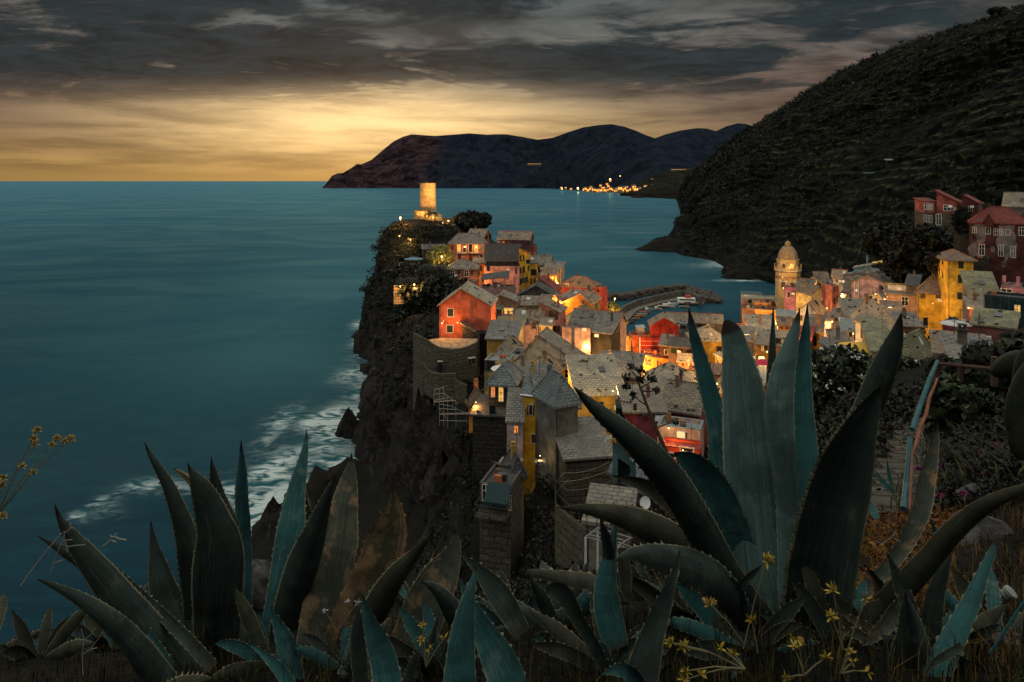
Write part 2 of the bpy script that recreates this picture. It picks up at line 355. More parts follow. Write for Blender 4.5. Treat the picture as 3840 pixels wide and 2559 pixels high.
base = t.mix(t.ss(na, .35, .65), (.0002, .003, .007), (.0006, .0065, .0135)); base = t.mix(t.ss(nb, .45, .75, 0, .35), base, (.006, .045, .056))
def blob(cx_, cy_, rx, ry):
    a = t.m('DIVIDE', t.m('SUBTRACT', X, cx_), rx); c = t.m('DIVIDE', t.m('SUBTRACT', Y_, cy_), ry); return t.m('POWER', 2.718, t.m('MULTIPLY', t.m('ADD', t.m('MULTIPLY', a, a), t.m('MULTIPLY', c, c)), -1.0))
sea_sheen = t.m('ADD', blob(-95, 400, 95, 190), t.m('ADD', blob(60, 640, 190, 330), t.m('MULTIPLY', blob(-70, 250, 40, 60), .5)))      # brighter sea sheen painted into the water colour round headland and bay
base = t.mix(t.m('MULTIPLY', t.m('MINIMUM', sea_sheen, 1.0), t.m('ADD', .55, t.m('MULTIPLY', lp, .8))), base, (.018, .060, .073))
base = t.mix(t.ss(acc, .0, .6, 0, .5), base, (.012, .08, .09))
nrm = t.bump(t.m('ADD', t.m('MULTIPLY', nb, .6), t.m('MULTIPLY', na, 1.4)), .35, 1.0)
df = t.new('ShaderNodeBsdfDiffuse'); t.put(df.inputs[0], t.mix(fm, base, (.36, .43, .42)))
gs = t.new('ShaderNodeBsdfGlossy'); t.put(gs.inputs['Color'], t.mix(t.ss(lp, .36, .66), (.075, .245, .38), (.122, .32, .435))); gs.inputs['Roughness'].default_value = .30; t.put(gs.inputs['Normal'], nrm)
fr = t.new('ShaderNodeFresnel'); fr.inputs[0].default_value = 1.36; t.put(fr.inputs[1], nrm)
mx = t.new('ShaderNodeMixShader'); t.put(mx.inputs[0], t.m('MULTIPLY', fr.outputs[0], t.m('SUBTRACT', 1.0, t.m('MULTIPLY', fm, .7)))); t.l.new(df.outputs[0], mx.inputs[1]); t.l.new(gs.outputs[0], mx.inputs[2])
t.l.new(mx.outputs[0], t.n['Material Output'].inputs[0])
ys = np.concatenate([[-3000, -200, 0], np.geomspace(40, 160000, 46)]); xs = np.concatenate([-np.geomspace(160000, 60, 22), [0], np.geomspace(60, 160000, 22)])
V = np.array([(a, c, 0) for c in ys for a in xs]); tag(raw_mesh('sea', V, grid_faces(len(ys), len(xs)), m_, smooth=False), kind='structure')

# ============================================================ HILLS BEYOND THE BAY
def loft(name, base, ridge, nu, nv, mat_fn, mats, power=1.5, amp=.012, freq=1 / 60., seed=1, back=.25, terr=None, crag=0.0):
    """base / ridge: (px,py,Y) in photo coordinates, one per column; a slope between them and a back side falling away behind the ridge"""
    base = np.array(base, float); ridge = np.array(ridge, float); u = np.linspace(0, len(base) - 1, nu); k = np.arange(len(base))
    B = np.stack([np.interp(u, k, base[:, i]) for i in range(3)], 1); G = np.stack([np.interp(u, k, ridge[:, i]) for i in range(3)], 1)
    s_ = .61276
    def w3(P): sx, sy, Y = P[..., 0] / s_, P[..., 1] / s_, P[..., 2]; return np.stack([(sx - CX) * Y / F, Y, HC - (sy - HY) * Y / F], -1)
    v = np.linspace(0, 1, nv)[:, None]
    P = np.stack([B[:, 0] + (G[:, 0] - B[:, 0]) * v, B[:, 1] + (G[:, 1] - B[:, 1]) * v, B[:, 2] + (G[:, 2] - B[:, 2]) * v ** power], -1)
    W = w3(P); dist = W[..., 1]
    n = vnoise2(W[..., 0] * freq + W[..., 2] * freq * .3, W[..., 1] * freq * .5 + W[..., 2] * freq * 1.2, seed, 6, .55)
    r = np.abs(vnoise2(W[..., 0] * freq * 1.6 + 31, W[..., 1] * freq * .4 + W[..., 2] * freq * .5, seed + 1, 5, .6))
    edge = np.clip(v * 7, 0, 1) * np.clip((1 - v) * 8 + .18, 0, 1)
    dY = (n * amp + (r - .3) * amp * 1.2) * dist * edge
    if terr is not None:
        st, mask_fn = terr; ph = (W[..., 2] / st + n * .9) % 1.0
        dY = dY + (np.where(ph < .75, ph / .75, (1 - ph) / .25) - .5) * st * 1.0 * mask_fn(W, v) * edge
    W[..., 1] += dY; W[..., 0] += dY * W[..., 0] / dist; W[..., 2] += -dY * .35 * edge
    if crag:
        W[..., 2] += vnoise2(W[..., 0] / 9, W[..., 1] / 9, seed + 5, 4) * crag * np.clip(v * 8, 0, 1) * np.ones_like(W[..., 2])
    last = W[-1].copy(); rows = [W]
    for q_ in (.06, .3, 1.0):
        bk = last.copy(); bk[:, 0] *= 1 + back * q_; bk[:, 1] *= 1 + back * q_; bk[:, 2] = last[:, 2] - (last[:, 2] + 30) * q_ ** 1.3; rows.append(bk[None])
    low = W[0].copy(); low[:, 2] = -25; W = np.concatenate([low[None]] + rows, 0)
    o = raw_mesh(name, W.reshape(-1, 3), grid_faces(W.shape[0], W.shape[1]), mats); return o, W
def sy_(py): return HC * 1569 / (py - 416)
base = [(1552, 456, 2400), (1560, 478, 0), (1566, 503, 0), (1548, 538, 0), (1532, 545, 0), (1560, 556, 0), (1538, 575, 0), (1566, 587, 0), (1640, 600, 0), (1690, 634, 0), (1735, 641, 0), (1790, 657, 0),
        (1850, 690, 345), (1930, 690, 300), (2060, 680, 240), (2200, 640, 205), (2360, 600, 190), (2700, 620, 160), (3100, 640, 140)]
base = [(a, c, e if e else sy_(c)) for a, c, e in base]
ridge = [(1566, 432, 2500), (1588, 398, 1900), (1640, 352, 1500), (1690, 316, 1300), (1722, 297, 1200), (1745, 283, 1120), (1800, 246, 1000), (1850, 213, 900), (1900, 184, 850), (1970, 149, 800),
         (2040, 117, 720), (2120, 88, 650), (2200, 62, 600), (2290, 38, 560), (2360, 12, 520), (2460, -30, 500), (2600, -80, 470), (2900, -150, 430), (3300, -250, 400)]
m_, t, b = new_mat('hillside_green')
p = t.pos(); X, Y_, Z_ = t.sep(p); n = t.noise(p, .02, 6, .65); n2 = t.noise(p, .16, 6, .68); n3 = t.noise(t.vm('MULTIPLY', p, (.03, .03, .5)), 1.0, 5, .65, .3)
c = t.mix(t.ss(n, .38, .62), (.0006, .0010, .0009), (.0026, .0036, .0022)); c = t.mix(t.ss(n2, .5, .68, 0, .85), c, (.015, .0185, .0075)); c = t.mix(t.ss(n2, .52, .36, 0, .8), c, (.0008, .0012, .001))
zl = t.m('SINE', t.m('ADD', t.m('MULTIPLY', Z_, 1.12), t.m('MULTIPLY', n, 26.0))); nm_ = t.noise(p, .009, 3, .5)
c = t.mix(t.m('MULTIPLY', t.ss(zl, .45, .95), t.m('MULTIPLY', t.ss(nm_, .44, .56), t.ss(n2, .40, .60))), c, (.038, .040, .019))
rock = t.m('MULTIPLY', t.ss(t.m('ADD', Z_, t.m('MULTIPLY', n, 60.0)), 64, 30), t.ss(n2, .40, .56))
c = t.mix(rock, c, t.mix(t.ss(n3, .35, .65), (.0018, .0019, .002), (.015, .0155, .015)))
t.put(b.inputs['Base Color'], c); b.inputs['Roughness'].default_value = .95; b.inputs['Specular IOR Level'].default_value = .05
t.put(b.inputs['Normal'], t.bump(t.m('ADD', n2, t.m('MULTIPLY', t.noise(p, .6, 4, .6), .6)), 1.0, 3.0))
HILLM = m_
tmask = lambda W, v: np.clip(vnoise2(W[..., 0] / 90, W[..., 2] / 60 + W[..., 1] / 200, 77, 3) * 3 + .6, 0, 1) * np.clip((W[..., 2] - 20) / 30, 0, 1)
hill_o, HW = loft('hill', base, ridge, 420, 300, None, HILLM, 1.5, .042, 1 / 85., 3, .3, (5.0, tmask), crag=2.2)
tag(hill_o, kind='structure')

# far mountains across the bay
m_, t, b = new_mat('far_rock_and_haze')
p = t.pos(); X, Y_, Z_ = t.sep(p); n = t.noise(p, .0022, 6, .65); n2 = t.noise(p, .008, 7, .7, .4)
left = t.ss(t.m('ADD', X, t.m('MULTIPLY', n, 600.0)), -550, -250)
rk = t.mix(t.ss(n2, .40, .62), (.012, .0085, .0115), (.052, .032, .034)); haze_tint = t.mix(t.ss(n2, .36, .66), (.0075, .0115, .020), (.018, .024, .034))  # purple-brown rock at left; at right blue haze painted into the colour
t.put(b.inputs['Base Color'], t.mix(left, rk, haze_tint)); b.inputs['Roughness'].default_value = 1; b.inputs['Specular IOR Level'].default_value = 0
t.put(b.inputs['Normal'], t.bump(n2, 1.0, 60.0))
FARM = m_
rg = [(738, 434), (748, 424), (762, 405), (775, 399), (788, 398), (808, 386), (820, 377), (830, 378), (853, 368), (880, 345), (905, 325), (925, 315), (945, 309), (970, 311), (1000, 313), (1040, 310), (1080, 307), (1120, 310), (1160, 309), (1200, 315), (1235, 321),
      (1270, 317), (1300, 306), (1340, 293), (1375, 288), (1405, 286), (1435, 291), (1460, 300), (1485, 311), (1505, 318), (1540, 330), (1600, 350), (1700, 380), (1850, 410)]
bs = []; rr = []
for a, c in rg:
    pb = 433 if a < 1250 else 433 + (a - 1250) * .055
    Yb = sy_(pb) if a < 1500 else sy_(446); Yb = min(Yb, 5800)
    bs.append((a + 2, min(pb, 448), sy_(min(pb, 448)))); rr.append((a, c, sy_(min(pb, 448)) + 120 + 1500 * min(1, max(0, (a - 740) / 160.))))
bs[0] = (740, 433.5, bs[0][2])
tag(loft('mountains', bs, rr, 420, 130, None, FARM, 1.3, .022, 1 / 420., 11, .3)[0], kind='structure')
bs = [(1440, 430, 6000), (1520, 425, 6200), (1600, 422, 6300), (1800, 420, 6400), (2000, 420, 6400)]
rr = [(1440, 340, 8300), (1500, 320, 8300), (1530, 309, 8300), (1562, 301, 8300), (1600, 295, 8400), (1625, 296, 8500), (1645, 302, 8600), (1668, 291, 8700), (1695, 284, 8800), (1715, 285, 8800), (1735, 292, 8800), (1800, 310, 8800), (2000, 340, 8800)]
kk = np.linspace(0, 4, len(rr)); bs = [tuple(np.interp(q_, range(5), [e[i] for e in bs]) for i in range(3)) for q_ in kk]
tag(loft('mountains_beyond', bs, rr, 200, 60, None, FARM, 1.2, .015, 1 / 500., 21, .2)[0], kind='structure')
bs = [(1425, 449, 0), (1450, 452, 0), (1478, 454, 0), (1500, 455, 0), (1530, 457, 0), (1565, 458, 0), (1640, 458, 0), (1760, 458, 0)]; bs = [(a, c, sy_(c)) for a, c, _ in bs]
rr = [(1425, 444, 2900), (1450, 428, 2900), (1478, 412, 2950), (1500, 402, 2950), (1530, 393, 3000), (1565, 388, 3000), (1640, 382, 3000), (1760, 370, 3000)]
tag(loft('foothill', bs, rr, 160, 60, None, HILLM, 1.2, .010, 1 / 160., 31, .3)[0], kind='structure')

# ------------------------------------------------------------ foliage made of many small leaf clumps
def clump_mesh(name, centers, per, size, mats, parent=None, seed=0, squash=.8, radial=True):
    """centers: array (x,y,z,r). Each gets `per` small leaf faces spread through an uneven ball of radius r."""
    g_ = np.random.default_rng(seed); C = np.asarray(centers, float); n = len(C)
    dr = g_.normal(size=(n, per, 3)); dr /= np.linalg.norm(dr, axis=-1, keepdims=True)
    rad = g_.random((n, per, 1)) ** .45
    P = C[:, None, :3] + dr * rad * C[:, None, 3:4] * np.array([1, 1, squash])
    sz = (size if np.isscalar(size) else np.asarray(size)[:, None, None]) * (.6 + .8 * g_.random((n, per, 1)))
    a = g_.normal(size=(n, per, 3)); a /= np.linalg.norm(a, axis=-1, keepdims=True)
    bvec = np.cross(a, dr + .5 * g_.normal(size=dr.shape)); bvec /= np.linalg.norm(bvec, axis=-1, keepdims=True) + 1e-6
    q_ = np.stack([P - a * sz, P + bvec * sz * .55, P + a * sz, P - bvec * sz * .55], 2).reshape(-1, 3)
    f = np.arange(len(q_)).reshape(-1, 4)
    mi = None
    if isinstance(mats, (list, tuple)) and len(mats) > 1:
        mi = np.repeat(g_.choice(len(mats), n, p=[.62] + [.38 / (len(mats) - 1)] * (len(mats) - 1)), per)
    return raw_mesh(name, q_, f, mats, parent, smooth=False, mi=mi)
LEAF_D = leafmat('dark_foliage', (.0007, .0013, .001), (.0022, .0032, .0019), (.0065, .0082, .0038), .7, .1)
LEAF_M = leafmat('mid_foliage', (.0022, .0038, .0022), (.0105, .0135, .0058), (.030, .032, .012), .7, .1)
LEAF_T = leafmat('town_foliage', (.0025, .004, .0022), (.008, .010, .0045), (.0175, .020, .0075), .6, .7)
# shrubs over the big hillside
nr, ncol = HW.shape[:2]; pts = []
g_ = np.random.default_rng(5)
ii = g_.integers(1, nr - 3, 15000); jj = g_.integers(0, ncol - 60, 15000)
P = HW[ii, jj] + g_.normal(size=(15000, 3)) * .8
keep = (P[:, 2] > 8) & (g_.random(15000) < np.clip(vnoise2(P[:, 0] / 45, P[:, 1] / 45 + P[:, 2] / 30, 9, 4) * 1.6 + .55, .05, 1))
P = P[keep]; r_ = (1.1 + 1.6 * g_.random(len(P)) ** 2) * np.clip(P[:, 1] / 480, .7, 2.2)
big = g_.random(len(P)) < .05; r_ = np.where(big, r_ * 2.0, r_)
tag(clump_mesh('hillside_shrubs', np.c_[P, r_], 11, r_ * .36, [LEAF_D, LEAF_M], seed=6), 'dark green scrub and small trees covering the steep hillside above the bay', 'shrubs', kind='stuff')
P = HW[nr - 4, :ncol - 60:2] + np.array([0, 0, .5]); r_ = (1.3 + 2.2 * g_.random(len(P)) ** 3) * np.clip(P[:, 1] / 500, .8, 2.0)
tag(clump_mesh('ridge_scrub', np.c_[P, r_], 26, r_ * .3, [LEAF_D, LEAF_M], seed=8), 'low trees and scrub in silhouette along the hill crest', 'shrubs', kind='stuff')
# ============================================================ HOUSES
GCTRL = []       # ground heights taken from where things stand: (X, Y, Z)
def hip_slopes(w, d, h, rise, oh):
    k = min(w, d) / 2; s_ = rise / k; e = h - s_ * oh; t_ = h + rise
    if w >= d: r0, r1 = (k, d / 2, t_), (w - k, d / 2, t_)
    else: r0, r1 = (w / 2, k, t_), (w / 2, d - k, t_)
    A, B, C_, D = (-oh, -oh, e), (w + oh, -oh, e), (w + oh, d + oh, e), (-oh, d + oh, e)
    if abs(w - d) < .05: return [(A, B, r0), (B, C_, r0), (C_, D, r0), (D, A, r0)], [(r0, A), (r0, B), (r0, C_), (r0, D)]
    if w >= d: return [(A, B, r1, r0), (C_, D, r0, r1), (B, C_, r1), (D, A, r0)], [(r0, r1), (r0, A), (r0, D), (r1, B), (r1, C_)]
    return [(A, B, r0), (B, C_, r1, r0), (C_, D, r1), (D, A, r0, r1)], [(r0, r1), (r0, A), (r0, B), (r1, C_), (r1, D)]
def add_window(root, a, face, w, d, A0, A1, z0, z1, style, trim=None):
    def box(mb, p0, p1, n0, n1, q0, q1, mi=0):
        if face == 'f': mb.box(p0, -n1, q0, p1, -n0, q1, mi)
        elif face == 'l': mb.box(-n1, p0, q0, -n0, p1, q1, mi)
        else: mb.box(w + n0, p0, q0, w + n1, p1, q1, mi)
    W_, H_ = A1 - A0, z1 - z0; fw = min(.13, W_ * .14)
    m_ = {'y': LITY, 'r': LITO}.get(style, GLASS)
    mb = MB(); box(mb, A0, A1, -.1, .012, z0, z1)
    win = mb.build('window' if style != 'D' else 'door', m_ if style != 'D' else SHUTB, root)
    if style in 'dwoyr':
        mb = MB(); t_ = .07
        box(mb, A0 - fw, A0, 0, t_, z0 - fw, z1 + fw); box(mb, A1, A1 + fw, 0, t_, z0 - fw, z1 + fw)
        box(mb, A0, A1, 0, t_, z1, z1 + fw); box(mb, A0, A1, 0, t_ + .06, z0 - fw, z0)
        mb.build('frame', trim or (IRON if style in 'd' and trim is None else TRIM), win)
    if style in 'wyr' and H_ > .5:
        mb = MB(); c = (A0 + A1) / 2; box(mb, c - .035, c + .035, .012, .05, z0, z1); box(mb, A0, c - .035, .012, .045, z0 + H_ * .6, z0 + H_ * .6 + .05); box(mb, c + .035, A1, .012, .045, z0 + H_ * .6, z0 + H_ * .6 + .05)
        mb.build('sash', WHITE if style == 'w' else WOOD, win)
    if style == 'S':                                  # closed shutters inside a pale frame
        mb = MB(); t_ = .05
        box(mb, A0 - fw, A0, 0, t_, z0 - fw, z1 + fw); box(mb, A1, A1 + fw, 0, t_, z0 - fw, z1 + fw); box(mb, A0, A1, 0, t_, z1, z1 + fw); box(mb, A0, A1, 0, t_ + .06, z0 - fw, z0)
        mb.build('frame', TRIM, win)
    if style in 'sSo':
        c = (A0 + A1) / 2
        spans = [(A0, c - .015), (c + .015, A1)] if style != 'o' else [(A0 - fw - W_ * .48, A0 - fw), (A1 + fw, A1 + fw + W_ * .48)]
        for p0, p1 in spans:
            mb = MB(); box(mb, p0, p1, .03, .06, z0, z1)
            n = max(3, int(H_ / .16))
            for i in range(n):
                q0 = z0 + H_ * (i + .15) / n; box(mb, p0 + .05, p1 - .05, .06, .085, q0, q0 + H_ / n * .55)
            mb.build('shutter', SHUT if a == 0 else SHUTB, win)
    return win
HN = [0]
def house(label, c, xl, xr, ye, yb, Y, yaw, dep, roof, rise, wall, rk, wins=(), ext=8, oh=.4, rp=.5, chim=None, stones=6, group='houses of the old town', cat='house', name='town_house',
          sh=0, par=.9, walls_mat=None, trim=None, rail=None, ctrl=True, dish=False, ant=None, shrink=True):
    HN[0] += 1; g_ = random.Random(HN[0] * 17 + 3)
    (sxl, sye), (sxr, _), (_, syb) = S(c, xl, ye), S(c, xr, ye), S(c, xl, yb)
    kl, kr = (sxl - CX) / F, (sxr - CX) / F; X0 = kl * Y; a = R(yaw) - math.atan((kl + kr) / 2)   # yaw is measured from facing the viewer
    w = (kr * Y - X0) / (math.cos(a) - kr * math.sin(a))
    Ze = HC - (sye - HY) * Y / F; Zb = HC - (syb - HY) * Y / F; h = Ze - Zb; d = dep * (.68 if shrink else 1); rise *= .82 if shrink else 1
    root = tag(empty(name, (X0, Y, Zb), a), label, cat, group)
    ca, sa = math.cos(a), math.sin(a)
    def hit(x, y, face):                              # where that spot of the photo lies on this wall: (along, up)
        sx, sy = S(c, x, y); k = (sx - CX) / F; m_ = -(sy - HY) / F
        if face == 'f': o, dr = (X0, Y), (ca, sa)
        elif face == 'l': o, dr = (X0, Y), (-sa, ca)
        else: o, dr = (X0 + w * ca, Y + w * sa), (-sa, ca)
        den = dr[0] - k * dr[1]; s_ = (k * o[1] - o[0]) / den if abs(den) > 1e-4 else 0
        yy = o[1] + s_ * dr[1]; return s_, HC + m_ * yy - Zb, yy
    wm = walls_mat or plaster(wall); rm = roofmat(g_.choice(['slate', 'slate2', 'slate3']) if rk == 'slate' else rk)
    mb = MB(); z0 = -ext
    def wl(p, q_, zt0, zt1): mb.quad((*p, z0), (*q_, z0), (*q_, zt1), (*p, zt0))
    A, B, C_, D = (0, 0), (w, 0), (w, d), (0, d)
    hA = hB = hC = hD = h
    if roof == 'sb': hC = hD = h + rise
    if roof == 'sf': hA = hB = h + rise
    if roof == 'sl': hA = hD = h + rise
    if roof == 'sr': hB = hC = h + rise
    wl(A, B, hA, hB); wl(B, C_, hB, hC); wl(C_, D, hC, hD); wl(D, A, hD, hA)
    if roof == 'gu':
        mb.tri((w, 0, h), (w, d, h), (w, d * rp, h + rise)); mb.tri((0, d, h), (0, 0, h), (0, d * rp, h + rise))
    if roof == 'gv':
        mb.tri((0, 0, h), (w, 0, h), (w * rp, 0, h + rise)); mb.tri((w, d, h), (0, d, h), (w * rp, d, h + rise))
    rf = MB(); ridges = []; slabs = []; up = .10
    if roof == 'fl':
        t_ = .22
        for (x0, y0, x1, y1) in ((0, 0, w, t_), (0, d - t_, w, d), (0, t_, t_, d - t_), (w - t_, t_, w, d - t_)):
            mb.box(x0 - .0, y0, h - par - .3, x1, y1, h - .0) if False else rf.box(x0 - .03, y0 - .03, h - .01, x1 + .03, y1 + .03, h + .07)
        mb.quad((w, t_, h), (0, t_, h), (0, t_, h - par), (w, t_, h - par)); mb.quad((0, d - t_, h), (w, d - t_, h), (w, d - t_, h - par), (0, d - t_, h - par))
        mb.quad((t_, 0, h), (t_, d, h), (t_, d, h - par), (t_, 0, h - par)); mb.quad((w - t_, d, h), (w - t_, 0, h), (w - t_, 0, h - par), (w - t_, d, h - par))
        rf.quad((t_, t_, h - par), (w - t_, t_, h - par), (w - t_, d - t_, h - par), (t_, d - t_, h - par))
    elif roof == 'gu':
        s1, s2 = rise / (d * rp), rise / (d * (1 - rp)); r0, r1 = (-oh, d * rp, h + rise), (w + oh, d * rp, h + rise)
        slabs = [((-oh, -oh, h - s1 * oh), (w + oh, -oh, h - s1 * oh), r1, r0), ((w + oh, d + oh, h - s2 * oh), (-oh, d + oh, h - s2 * oh), r0, r1)]; ridges = [(r0, r1)]
    elif roof == 'gv':
        s1, s2 = rise / (w * rp), rise / (w * (1 - rp)); r0, r1 = (w * rp, -oh, h + rise), (w * rp, d + oh, h + rise)
        slabs = [((-oh, d + oh, h - s1 * oh), (-oh, -oh, h - s1 * oh), r0, r1), ((w + oh, -oh, h - s2 * oh), (w + oh, d + oh, h - s2 * oh), r1, r0)]; ridges = [(r0, r1)]
    elif roof == 'hp': slabs, ridges = hip_slopes(w, d, h, rise, oh)
    else:
        def zz(x, y):
            return h + {'sb': rise * y / d, 'sf': rise * (1 - y / d), 'sl': rise * (1 - x / w), 'sr': rise * x / w}[roof]
        q_ = [(-oh, -oh), (w + oh, -oh), (w + oh, d + oh), (-oh, d + oh)]; q_ = [(x, y, zz(x, y)) for x, y in q_]
        k_ = {'sb': 0, 'sf': 2, 'sl': 1, 'sr': 3}[roof]; slabs = [tuple(q_[k_:] + q_[:k_])]
    for sl_ in slabs:
        P = [(p[0], p[1], p[2] + up) for p in sl_]; rf.slab(P, .26)
        if len(P) == 4:
            a_, b_, c_, d_ = map(Vector, P); L = (b_ - a_).length
            for i in range(int(stones * L / 8)):
                u_ = g_.uniform(.04, .96); v_ = g_.choice([.1, .12, .5, .85]) + g_.uniform(-.04, .04)
                p = (a_ * (1 - u_) + b_ * u_) * (1 - v_) + (d_ * (1 - u_) + c_ * u_) * v_; s_ = g_.uniform(.12, .24)
                rf.box(p.x - s_, p.y - s_ * .7, p.z - .05, p.x + s_, p.y + s_ * .7, p.z + s_ * .9, 1)
    for r0, r1 in ridges:
        rf.tube((r0[0], r0[1], r0[2] + up + .03), (r1[0], r1[1], r1[2] + up + .03), .11, .11, 5, 2)
    mb.build('wall', wm, root)
    ro = rf.build('roof', [rm, DARKSTONE, TERRA if g_.random() < .35 else rm], root)
    if not wins and group == 'houses of the old town' and ctrl and h > 2:      # plain small windows on walls the photo leaves vague
        nu = max(1, int(w / 3.4))
        for i in range(nu):
            for zc in (h - 1.9, h - 5.0):
                if zc < .8 or g_.random() < .3: continue
                u_ = w * (i + .5) / nu + g_.uniform(-.4, .4); add_window(root, HN[0] % 3, 'f', w, d, u_ - .42, u_ + .42, zc - .65, zc + .65, g_.choice('sSoswdsSoyr'), trim)
    for wn in wins:
        x, y, ww, hh, st = wn[:5]; face = wn[5] if len(wn) > 5 else 'f'
        a0, zc, yy = hit(x - ww / 2, y, face); a1, zc2, yy2 = hit(x + ww / 2, y, face)
        if a1 < a0: a0, a1 = a1, a0
        ac, zc, yy = hit(x, y, face); hz = hh / CR[c][2] * yy / F / 2
        add_window(root, HN[0] % 3, face, w, d, a0, a1, zc - hz, zc + hz, st, trim)
    nch = (g_.choice([0, 0, 1, 1]) if chim is None else chim) if roof != 'fl' else 0
    for i in range(nch):
        u_, v_ = g_.uniform(.15, .85) * w, g_.uniform(.3, .8) * d; s_ = g_.uniform(.17, .28); ht = h + rise + g_.uniform(.4, 1.0)
        m2 = MB(); m2.box(u_ - s_, v_ - s_, h - .2, u_ + s_, v_ + s_, ht); m2.box(u_ - s_ - .08, v_ - s_ - .08, ht, u_ + s_ + .08, v_ + s_ + .08, ht + .1)
        for q_ in (-1, 1): m2.box(u_ + q_ * s_ * .6 - .08, v_ - s_ * .6, ht + .1, u_ + q_ * s_ * .6 + .08, v_ + s_ * .6, ht + .35)
        m2.box(u_ - s_, v_ - s_, ht + .35, u_ + s_, v_ + s_, ht + .43); m2.build('chimney', plaster(tuple(.5 * c_ + .04 for c_ in wall)), ro)
    if ant or (ant is None and g_.random() < .6):
        u_, v_ = g_.uniform(.2, .8) * w, g_.uniform(.4, .8) * d; zt = h + (rise if roof != 'fl' else 0)
        m2 = MB(); m2.tube((u_, v_, h - .9), (u_, v_, zt + 2.2), .03, .03, 5)
        for k_ in range(4): m2.tube((u_ - .4 + k_ * .06, v_ - .3 + .15 * k_, zt + 2.0 - .12 * k_), (u_ + .4 - k_ * .06, v_ - .3 + .15 * k_, zt + 2.0 - .12 * k_), .018, .018, 4)
        m2.tube((u_, v_ - .4, zt + 2.05), (u_, v_ + .3, zt + 1.7), .018, .018, 4); m2.build('aerial', IRON, root)
    if dish:
        u_, z_ = dish if isinstance(dish, tuple) else (w * .8, h - 1.0)
        m2 = MB(); prof = [(0.001, 0), (.25, .03), (.42, .10), (.45, .12), (.43, .13), (.25, .06), (.001, .03)]
        m2.lathe(prof, 16); do = m2.build('satellite_dish', WHITE, root, True); do.location = (u_, -.35, z_); do.rotation_euler = (R(70), 0, R(-20))
        m2 = MB(); m2.tube((u_, 0, z_ - .1), (u_, -.33, z_), .03, .03, 5); m2.build('dish_bracket', IRON, root)
    if g_.random() < .7 and h > 3:
        m2 = MB(); u_ = g_.choice([.25, w - .25]); m2.tube((u_, -.08, -2), (u_, -.08, h - .1), .05, .05, 6); m2.build('drainpipe', PIPE, root)
    for sl_ in slabs[:2]:
        if len(sl_) == 4 and stones > 2 and g_.random() < .55:
            a_, b_, c_, d_ = [Vector(p) + Vector((0, 0, up)) for p in sl_]; u_, v_ = g_.uniform(.2, .7), g_.uniform(.3, .6); f2 = lambda u, v: (a_ * (1 - u) + b_ * u) * (1 - v) + (d_ * (1 - u) + c_ * u) * v
            du, dv = .9 / max(2, (b_ - a_).length), 1.1 / max(2, (d_ - a_).length); q_ = [f2(u_, v_), f2(u_ + du, v_), f2(u_ + du, v_ + dv), f2(u_, v_ + dv)]; m2 = MB(); m2.slab([p + Vector((0, 0, .16)) for p in q_], .2); m2.build('skylight', g_.choice([GLASS, GLASS, TRIM]), ro)
    if roof == 'fl' and group == 'houses of the old town' and min(w, d) > 3:          # terrace clutter
        for k_ in range(g_.choice([1, 2, 3])):
            u_, v_ = g_.uniform(.6, w - 1.2), g_.uniform(.5, d - 1.0); s_ = g_.uniform(.25, .6); m2 = MB(); m2.box(u_ - s_, v_ - s_ * .6, h - par, u_ + s_, v_ + s_ * .6, h - par + g_.uniform(.5, 1.3)); m2.build('roof_box', g_.choice([TRIM, WOOD, TERRA, IRON]), root)
    if g_.random() < .35 and group == 'houses of the old town' and w > 4:
        u_, zc = g_.uniform(.6, w - 1.2), max(1.0, h - g_.uniform(1.2, 2.6)); m2 = MB(); m2.box(u_, -.42, zc, u_ + .9, -.04, zc + .65); m2.build('air_unit', WHITE, root)
    if rail: add_rail(root, *rail)
    if ctrl:
        for v_ in (0, d):
            p = Vector((w / 2 * ca - v_ * sa, w / 2 * sa + v_ * ca)); GCTRL.append((X0 + p.x, Y + p.y, Zb - ext + 2.0 + (0.0 if v_ == 0 else .8)))
    root['wdh'] = (w, d, h)
    return root
def add_rail(root, u0, v0, u1, v1, z, ht=1.0, mat_=None, name='railing', n=None):
    L = math.hypot(u1 - u0, v1 - v0); n = n or max(2, int(L / .35)); m2 = MB()
    for k in range(n + 1):
        f_ = k / n; x, y = u0 + (u1 - u0) * f_, v0 + (v1 - v0) * f_; m2.tube((x, y, z), (x, y, z + ht), .018, .018, 4)
    m2.tube((u0, v0, z + ht), (u1, v1, z + ht), .035, .035, 5); m2.tube((u0, v0, z + .12), (u1, v1, z + .12), .02, .02, 4)
    return m2.build(name, mat_ or IRON, root)
def balcony(root, u0, u1, z, out=1.1, mat_=None, solid=None, w=None):
    m2 = MB(); m2.box(u0, -out, z - .16, u1, -.003, z); b = m2.build('balcony', mat_ or TRIM, root)
    if solid:
        m2 = MB(); m2.box(u0, -out, z, u1, -out + .1, z + 1); m2.box(u0, -out + .1, z, u0 + .1, -.004, z + 1); m2.box(u1 - .1, -out + .1, z, u1, -.004, z + 1); m2.build('parapet', solid, b)
    else:
        add_rail(b, u0, -out + .05, u1, -out + .05, z); add_rail(b, u0 + .03, -out + .05, u0 + .03, 0, z); add_rail(b, u1 - .03, -out + .05, u1 - .03, 0, z)
    return b

